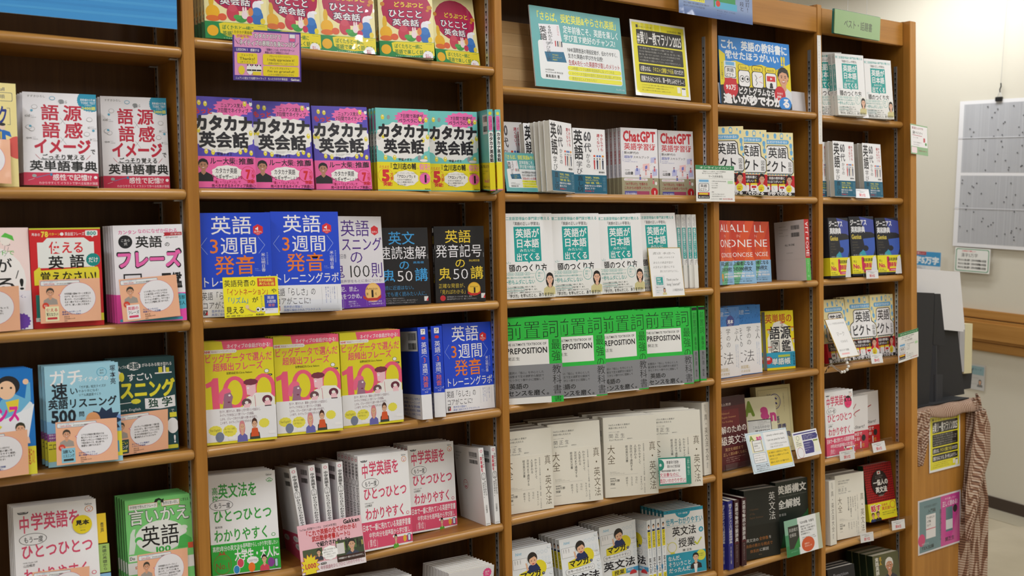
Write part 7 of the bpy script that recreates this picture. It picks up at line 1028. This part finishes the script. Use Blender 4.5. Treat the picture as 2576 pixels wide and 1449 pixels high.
def f(a):
    a.R(0, 0, 100, 100, '#8fb68a'); a.R(2, 4, 98, 74, '#f1eef0'); a.T('書店員さんおすすめ', 8, 8, 74, 16, '#a04a64', .02); a.T('英検サーティフィケート', 12, 22, 70, 33, '#3a3a3a', .02); a.L(10, 36, 66, 37, '#b03050', 1.6); a.X(['オンライン授業', '', '4月1日から募集開始です', 'お申込みはお早めに', '特典つき'], 14, 42, 64, 8, 4, '#777'); a.R(74, 42, 84, 56, '#c84a5a'); a.E(88, 62, 5, '#4a9a4a'); a.RR(4, 76, 36, 96, '#f1dce0', 3); a.X(['当店限定の小冊子つき'], 44, 84, 94, 4, 5, '#b03050')
cardobj('K_Er', 'event_card', 'small white and green flyer sticking out from the right end panel', 'card', f, mat='lam')
def f(a): a.R(0, 0, 100, 100, '#e8e6e4'); a.V('ジャンルのわかりやすい見出しと背表紙をそろえた棚づくりをしています', 30, 5, 62, 97, '#9a9a96')
cardobj('Tape', 'label_strip', 'tall narrow white strip with small lettering on the upright by the end bay', 'label', f, '#e8e6e4', 'lam')
# green category sign: acrylic slab with a coloured edge
m, w, h = fitm('Sign'); sg = root('category_sign', 'green acrylic category sign hanging before the header of the end bay', 'sign', None, m)
a = Art(w, h, '#8fb07c'); a.T('ベスト・話題書', 20, 34, 82, 70, '#3c4a3a', .012)
link('face', joinmesh('face', [cbox(-w/2000+.002, w/2000-.002, 0, .003, .002, h/1000-.002, '#86a876'), place(a, 'F', (w-4)/1000, h/1000-.002, 0)], inkmat('acrylic_print', .08, 1.0)), sg)
link('acrylic_edge', boxmesh('acrylic_edge', -w/2000, w/2000, .0031, .010, 0, h/1000, M['edgeglass'], .001), sg)
for x in (-.05, .05): link('wire', boxmesh('wire', x-.0004, x+.0004, .004, .0048, h/1000, h/1000+.9, M['steel']), sg)
# price tags in clear holders
for i in range(8):
    m, w, h = fitm('Tg%d' % (i+1))
    t = root('price_tag', 'white rank tag with red number, '+['end bay top shelf', 'end bay second shelf', 'end bay third shelf', 'end bay fourth shelf', 'end bay fifth shelf, left one', 'end bay fifth shelf, right one', 'end bay sixth shelf, left one', 'end bay sixth shelf, right one'][i], 'tag', 'rank tags of the end bay', m)
    a = Art(w, h, '#eeedee'); a.X(['当店英語書売上ランキング', '第%d位' % (i+1)][:1], 10, 12, 90, 5, 10, '#444'); a.T('書籍部門', 32, 28, 68, 40, '#555'); a.T('第%d位' % (i+1), 26, 50, 72, 84, '#d8404c', .02)
    link('label', joinmesh('label', [cbox(-w/2000, w/2000, 0, .0006, 0, h/1000, '#eeedee'), place(a, 'F', w/1000, h/1000, 0)], M['lam']), t)
    link('holder', boxmesh('holder', -w/2000-.008, w/2000+.03, .0012, .0022, .006, h/1000+.006, M['clear']), t)
m, w, h = fitm('B3b')
tr = root('acrylic_tray', 'clear acrylic ledge in front of the second royal blue book', 'display stand', None, m @ Matrix.Translation((.008, -.012, .004)))
link('lip', boxmesh('lip', -.062, .068, -.0015, .0, 0, .022, M['clear']), tr); link('foot', boxmesh('foot', -.062, .068, .0, .010, 0, .0015, M['clear']), tr)
m, w, h = fitm('D5a')
tr = root('acrylic_tray', 'clear acrylic ledge in front of the maroon book', 'display stand', None, m @ Matrix.Translation((.0, -.012, .002)))
link('lip', boxmesh('lip', -.074, .074, -.0015, .0, 0, .018, M['clear']), tr); link('foot', boxmesh('foot', -.074, .074, .0, .010, 0, .0015, M['clear']), tr)
# signed card in a stand with a bead string below it
def f(a): a.R(0, 0, 100, 100, '#b8932c'); a.R(2, 1.4, 98, 98.6, '#efeeee'); a.T('ジュンク堂書店池袋本店様', 6, 10, 90, 15, '#333', -.01, sh=.2); a.T('マーク', 26, 34, 70, 46, '#777', -.01, sh=.2); a.T('村木幸司', 34, 56, 70, 63, '#777', -.01, sh=.2); a.T('見るだけで図鑑', 10, 78, 60, 83, '#333', .0, sh=.2); a.R(16, 88, 56, 92, '#f0b8b8')
cardobj('K_E4s', 'signed_card', 'tilted white signed card with gold edge before the pictogram books', 'card', f, th=.002, rim='#b8932c')
def P3(x, y, Y):  # a point in the plane y = Y seen at photo pixel (x, y) - used once, at build time, to lay out small things at their real place
    d = CR[0]*((x-1288)/2807.38)+CR[1]*((724.5-y)/2807.38)+CR[2]; o = Vector((-0.90095, -2.20382, 1.45)); t = (Y-o.y)/d.y; return o+d*t
import bmesh
def tubemesh(name, pts, r, mat, seg=6):
    bm = bmesh.new(); rings = []
    for i, p in enumerate(pts):
        p = Vector(p); t = (Vector(pts[min(i+1, len(pts)-1)])-Vector(pts[max(i-1, 0)])).normalized(); u = t.orthogonal().normalized(); v = t.cross(u)
        rings.append([bm.verts.new(p+u*r*math.cos(2*math.pi*k/seg)+v*r*math.sin(2*math.pi*k/seg)) for k in range(seg)])
    for a, b in zip(rings, rings[1:]):
        for k in range(seg): bm.faces.new((a[k], a[(k+1) % seg], b[(k+1) % seg], b[k]))
    me = bpy.data.meshes.new(name); bm.to_mesh(me); bm.free(); me.materials.append(mat)
    for p in me.polygons: p.use_smooth = True
    return me
bp = [P3(x, y, -.03) for x, y in ((2125, 903), (2131, 913), (2134, 922), (2131, 930), (2124, 935), (2117, 936))]
bs = root('bead_string', 'string of white beads and clear plastic hanging below the signed card', 'ornament', None, Matrix.Translation(bp[0]))
bm = bmesh.new(); bmesh.ops.create_icosphere(bm, subdivisions=2, radius=.0052); bead = bpy.data.meshes.new('bead'); bm.to_mesh(bead); bm.free(); bead.materials.append(newmat('white_bead', (.8, .78, .74), .2))
for p in bp: q = link('bead', bead, bs); q.location = p-bp[0]
link('clear_ribbon', tubemesh('clear_ribbon', [P3(x, y, -.03)-bp[0] for x, y in ((2117, 936), (2104, 928), (2092, 918), (2084, 922), (2078, 936))], .003, M['clear']), bs)
link('clear_ribbon', tubemesh('clear_ribbon', [P3(x, y, -.03)-bp[0] for x, y in ((2125, 903), (2132, 897), (2138, 900))], .003, M['clear']), bs)
# small board between the red books and the spine-out one
box('wooden_board', 1.868, 1.905, .125, .14, SHELF['D3']+.0112, SHELF['D3']+.16, M['wood_light'], label='narrow light wood board behind the red books', cat='board')
# ---------------------------------------------------------------- right-hand side: cabinet, cloth, easel, boards
Y0 = .112
cab = root('side_cabinet', 'low oak cabinet right of the bookcases with posters on its face', 'cabinet', None, Matrix.Translation((2.56, Y0, 0)))
link('body', boxmesh('body', 0, .55, 0, .55, -.02, .775, M['wood_z'], .002), cab); link('top', boxmesh('top', -.0, .56, -.008, .56, .775, .795, M['wood_x'], .002), cab)
def flat(name, label, cat, x0, x1, z0, z1, fn, y=Y0-.003, W=None, mat='lam'):
    W = (x1-x0)*1000; H = (z1-z0)*1000; a = Art(W, H); fn(a)
    me = joinmesh(name, [cbox(-W/2000, W/2000, 0, .0012, 0, H/1000, '#eceaea'), place(a, 'F', W/1000, H/1000, 0)], M[mat]); o = link(name, me, None, Matrix.Translation(((x0+x1)/2, y, z0))); tag(o, label, cat); return o
flat('poster', 'yellow and black poster on the face of the low cabinet', 'poster', 2.836, 3.046, .555, .768, yellow)
def f(a):
    a.R(0, 0, 100, 100, '#e6e2e6'); a.R(3, 3, 52, 97, '#6f9098'); a.R(52, 3, 97, 97, '#d0479c'); a.T('中学英語の語順で', 14, 12, 44, 17, '#33444a'); a.T('入門編', 22, 20, 40, 27, '#33444a', .02); a.T('やり直したい', 62, 8, 88, 12, '#f6dcea', .01); a.T('正しく読める!', 56, 14, 92, 24, '#f6e8f2', .02)
    a.R(18, 30, 40, 74, '#eceaec'); a.X(['TOEICの', '入門編', 'なので'], 20, 33, 38, 7, 5, '#333', .01); a.R(18, 56, 40, 57.4, '#d0305a'); a.E(8, 74, 8, '#d8407c', 8); a.R(64, 26, 80, 72, '#5f8088'); a.R(64, 50, 80, 68, '#dce0e2'); a.E(86, 32, 5, '#333'); a.V('英語の文章を読むためのルール', 49, 26, 54, 84, '#4a2a44'); a.T('TEX加藤', 8, 86, 36, 93, '#22343a', .02); a.T('関正生', 62, 82, 84, 90, '#4a1a3c', .02); a.T('中学から', 8, 80, 24, 84, '#cfdcde')
flat('poster', 'grey and magenta two-panel poster low on the cabinet face', 'poster', 2.76, 3.05, .259, .462, f)
# gingham cloth: a sheet over the top that falls down the right side in folds
def gingham():
    m = newmat('brown_gingham', (.5, .4, .3), .9); nt = m.node_tree; b = nt.nodes['Principled BSDF']; L = nt.links.new
    at = N(m, 'ShaderNodeUVMap'); at.uv_map = 'uv'; sp = N(m, 'ShaderNodeSeparateXYZ'); L(at.outputs[0], sp.inputs[0]); outs = []
    for i in range(2):
        mu = N(m, 'ShaderNodeMath', operation='MULTIPLY'); mu.inputs[1].default_value = 1/.0098; L(sp.outputs[i], mu.inputs[0])
        fr = N(m, 'ShaderNodeMath', operation='FRACT'); L(mu.outputs[0], fr.inputs[0]); gt = N(m, 'ShaderNodeMath', operation='GREATER_THAN'); gt.inputs[1].default_value = .5; L(fr.outputs[0], gt.inputs[0]); outs.append(gt)
    ad = N(m, 'ShaderNodeMath', operation='ADD'); L(outs[0].outputs[0], ad.inputs[0]); L(outs[1].outputs[0], ad.inputs[1]); dv = N(m, 'ShaderNodeMath', operation='MULTIPLY'); dv.inputs[1].default_value = .5; L(ad.outputs[0], dv.inputs[0])
    cr = N(m, 'ShaderNodeValToRGB'); e = cr.color_ramp.elements; e[0].color = (.62, .50, .40, 1); e[1].color = (.085, .035, .02, 1); x = e.new(.5); x.color = (.30, .17, .11, 1); cr.color_ramp.interpolation = 'CONSTANT'; e[1].position = .4; e[2].position = .9; e[1].color = (.34, .19, .12, 1); e[2].color = (.12, .05, .028, 1)
    L(dv.outputs[0], cr.inputs[0]); L(cr.outputs[0], b.inputs['Base Color']); return m
M['cloth'] = gingham()
def sheet(name, grid, uvs, mat, parent):
    nr, nc = len(grid), len(grid[0]); me = bpy.data.meshes.new(name); vs = [p for r in grid for p in r]; uv = [p for r in uvs for p in r]
    me.from_pydata(vs, [], [(i*nc+j, i*nc+j+1, (i+1)*nc+j+1, (i+1)*nc+j) for i in range(nr-1) for j in range(nc-1)]); ul = me.uv_layers.new(name='uv')
    for p in me.polygons:
        p.use_smooth = True
        for li in p.loop_indices: ul.data[li].uv = uv[me.loops[li].vertex_index]
    me.materials.append(mat); o = link(name, me, parent); s = o.modifiers.new('thickness', 'SOLIDIFY'); s.thickness = .0015; return o
cl = root('tablecloth', 'brown and cream gingham cloth over the low cabinet, falling in folds at its right', 'cloth', None, Matrix.Translation((2.56, Y0, .795)))
def lr(name, Lp, Rp, y0, amp, fr, n=48, mcols=24, base=(0, 0)):
    """cloth panel between two hanging edges given as (x, z) polylines"""
    def at(P, t):
        q = t*(len(P)-1); i = min(int(q), len(P)-2); f = q-i; f2 = f*f*(3-2*f); f = (f+f2)/2; return (P[i][0]+(P[i+1][0]-P[i][0])*f, P[i][1]+(P[i+1][1]-P[i][1])*f)
    g, u = [], []
    for i in range(n+1):
        t = i/n; l, r = at(Lp, t), at(Rp, t); row, ur = [], []
        for j in range(mcols+1):
            q = j/mcols; x = l[0]+(r[0]-l[0])*q; z = l[1]+(r[1]-l[1])*q
            row.append((x-2.56, y0-Y0+amp*math.sin(q*fr+t*2.3)+amp*.35*math.sin(q*fr*2.3-t*6), z-.795)); ur.append((x*1.15+base[0]+.02*math.sin(q*fr+t*2), z+.03*q+base[1]))
        g.append(row); u.append(ur)
    return sheet(name, g, u, M['cloth'], cl)
# flat part on the top, ending in a hem that hangs a little over the front
g, u = [], []
for i in range(26):
    s = i/25*.46; row, ur = [], []
    for j in range(41):
        q = j/40; x = q*.60; hem = .020+.028*q+.006*math.sin(q*13)
        if s < .34: p = (x, .34-s-.012, .004+.002*math.sin(x*40+s*9))
        else:
            d = (s-.34)/.12; p = (x, -.013-.012*math.sin(d*2)-.004*math.sin(x*50), .004-d*hem)
        row.append(p); ur.append((x, s))
    g.append(row); u.append(ur)
sheet('top_sheet', g, u, M['cloth'], cl)
lr('hanging_corner', [(2.70, .80), (2.70, .70), (2.72, .60)], [(2.812, .80), (2.786, .705), (2.748, .600)], .085, .006, 9, 20, 10)
lr('side_drop', [(3.09, .79), (3.08, .70), (3.07, .50), (3.04, .31), (3.03, .02)], [(3.165, .822), (3.212, .70), (3.19, .52), (3.205, .40), (3.193, .02)], .098, .012, 15)
lr('folded_flap', [(3.09, .757), (3.067, .67), (3.05, .58), (3.03, .46), (3.026, .36), (3.026, .28)], [(3.145, .772), (3.205, .70), (3.212, .585), (3.14, .47), (3.09, .37), (3.03, .27)], .066, .010, 7, base=(.004, .003))
# black cardboard easel back, white boards and a cream box on the cabinet
def plate(name, pts, y, th, mat, parent):
    o = parent.matrix_world.translation; n = len(pts); vs = [(x-o.x, y-o.y, z-o.z) for x, z in pts]+[(x-o.x, y+th-o.y, z-o.z) for x, z in pts]
    me = bpy.data.meshes.new(name); me.from_pydata(vs, [], [tuple(range(n)), tuple(range(2*n-1, n-1, -1))]+[(i, i+n, (i+1) % n+n, (i+1) % n) for i in range(n)]); me.materials.append(mat); return link(name, me, parent)
ea = root('easel', 'black cardboard easel seen from behind on the gingham cloth', 'display stand', None, Matrix.Translation((2.84, .20, .80)))
plate('front_panel', [(2.72, .803), (2.90, .803), (2.932, 1.08), (2.941, 1.221), (2.72, 1.236)], .150, .004, M['blackboard'], ea)
plate('strut', [(2.956, 1.024), (3.043, 1.013), (3.007, 1.215), (2.969, 1.217)], .165, .004, M['blackboard'], ea)
link('strut_wing', boxmesh('strut_wing', .116, .119, -.048, .03, .003, .22, newmat('black_card_edge', (.05, .052, .06), .6)), ea)
plate('inner_panel', [(2.97, .803), (3.235, .803), (3.184, 1.075), (3.0, 1.085)], .20, .004, M['blackboard'], ea)
plate('lower_tab', [(2.955, .803), (3.01, .803), (3.012, .905), (2.955, .91)], .16, .004, newmat('black_card_tab', (.028, .03, .036), .6), ea)
link('base_plate', boxmesh('base_plate', -.11, .30, -.075, .05, .002, .006, M['blackboard'], .001), ea)
plate('right_wing', [(3.30, .806), (3.385, .806), (3.399, .884), (3.31, .90)], .26, .004, M['blackboard'], ea)
wb = root('foam_board', 'pair of white foam boards leaning on the black easel', 'board', None, Matrix.Translation((3.0, .18, 1.07)))
plate('front_board', [(2.70, 1.10), (3.031, 1.076), (3.198, 1.056), (3.164, 1.294), (2.877, 1.314), (2.70, 1.326)], .182, .005, M['foam'], wb)
plate('rear_board', [(2.70, 1.10), (3.222, 1.062), (3.186, 1.292), (2.70, 1.33)], .190, .005, M['foam'], wb)
cb = root('box', 'tall pale cream box behind the white foam boards', 'box', None, Matrix.Translation((3.30, .24, .875)) @ Matrix.Rotation(math.radians(2.5), 4, 'Y'))
link('carton', boxmesh('carton', 0, .058, .0, .05, 0, .203, newmat('cream_card', (.66, .60, .38), .7), .001), cb); link('liner', boxmesh('liner', -.036, -.0005, .0, .05, .008, .20, newmat('grey_card', (.42, .41, .42), .7)), cb)
# things on the wall
def wallart(name, label, cat, x0, x1, z0, z1, fn, mat='lam', off=.004, th=.0012, rim='#eceaea'):
    """x measured along the wall towards the far end (photo left = larger x)"""
    W = (x1-x0)*1000; H = (z1-z0)*1000; a = Art(W, H); fn(a); v, fs, c = place(a, 'F', W/1000, H/1000, 0)
    me = joinmesh(name, [cbox(-W/2000, W/2000, 0, th, 0, H/1000, rim), (v, fs, c)], M[mat])
    Lm = Matrix(((-1, 0, 0, (x0+x1)/2), (0, -1, 0, off), (0, 0, 1, z0), (0, 0, 0, 1))); o = link(name, me, None, WM @ Lm); tag(o, label, cat); return o
def f(a):
    a.R(0, 0, 100, 100, '#e9e8ea')
    for i, (y0, y1) in enumerate(((2.4, 49), (51, 97.6))): a.R(4, y0, 98, y1, '#b9babe')
    random.seed(9)
    for i in range(70):
        x = 4.5+i*1.33; a.R(x, 2.4, x+random.uniform(.3, .8), 49, random.choice(['#b2b3b8', '#bebfc3', '#b6b7bb'])); a.R(x, 51, x+random.uniform(.3, .8), 97.6, random.choice(['#b2b3b8', '#bebfc3', '#b6b7bb']))
    for i in range(120): x, y = random.uniform(5, 96), random.choice([random.uniform(3, 48), random.uniform(52, 96)]); a.E(x, y, .55, '#55565a')
    for y in (25, 73): a.R(0, y, 100, y+.5, '#d4d4d8')
po = wallart('newsprint_poster', 'large grey newsprint sheet of tiny characters clipped on the cream wall', 'poster', -.42, .268, 1.362, 2.129, f, 'ink', .012)
cp = root('binder_clip', 'black binder clip holding the top edge of the newsprint sheet', 'clip', None, WM @ Matrix.Translation((.036, .012, 2.118)))
link('clamp', boxmesh('clamp', -.019, .019, -.006, .010, 0, .022, M['black'], .002), cp); link('wire_handle', tubemesh('wire_handle', [(-.012, .0, .022), (-.004, .0, .045), (.004, .0, .045), (.012, .0, .022)], .0012, M['steel']), cp)
link('hook', tubemesh('hook', [(-.002, .0, .045), (.0, 0, .06), (-.006, .0, .075), (-.004, .0, .092)], .003, M['black']), cp); link('string', tubemesh('string', [(-.004, .0, .09), (-.01, .0, .4), (-.03, .0, .85)], .0008, M['steel']), cp)
def f(a):
    a.R(0, 0, 100, 100, '#eeeeea'); a.RR(3, 4, 97, 96, '#2f8f5c', 5); a.RR(5, 7, 95, 93, '#eeeeea', 4); a.T('分野別で楽しい', 20, 10, 60, 17, '#d8404c', .02); a.T('漢字5万字', 18, 22, 66, 38, '#333', .0); 
    for i in range(3): a.T('手のひらに乗る漢字・文字の宇宙図鑑の決定版', 10, 46+i*15, 90, 55+i*15, '#2a2a2a', .03)
wallart('sign_card', 'white card with green frame and bold lettering under the newsprint sheet', 'card', .033, .245, 1.228, 1.357, f, off=.02)
def f(a):
    a.R(0, 0, 100, 100, '#d6dbe0'); a.R(0, 0, 100, 62, '#3f97cc'); a.R(0, 0, 60, 16, '#b04a50'); a.T('分野別で楽しい', 6, 3, 56, 13, '#e8c8c8', .01); a.T('漢字5万字', 8, 22, 96, 54, '#eef4f6', .045); a.E(40, 92, 14, '#c4c6ca'); a.R(60, 64, 100, 100, '#e4e6e8')
wallart('sign_card', 'blue and white placard standing behind the foam boards', 'card', .31, .545, 1.20, 1.323, f, off=.05)
def f(a):
    a.R(0, 0, 100, 100, '#c9c8c6'); a.R(6, 6, 94, 40, '#8fb0b8'); a.T('図書カード', 14, 14, 84, 24, '#5a7a88', .01); a.X(['ご利用いただけます', '店頭にて', 'お申込みください'], 12, 50, 70, 12, 6, '#8a8a8a'); a.F(76, 66, 7, '#555', '#777', long=True)
wallart('poster', 'small faded poster low on the cream wall below the wooden rail', 'poster', .036, .15, .608, .742, f)
bpy.data.objects.remove(_go)
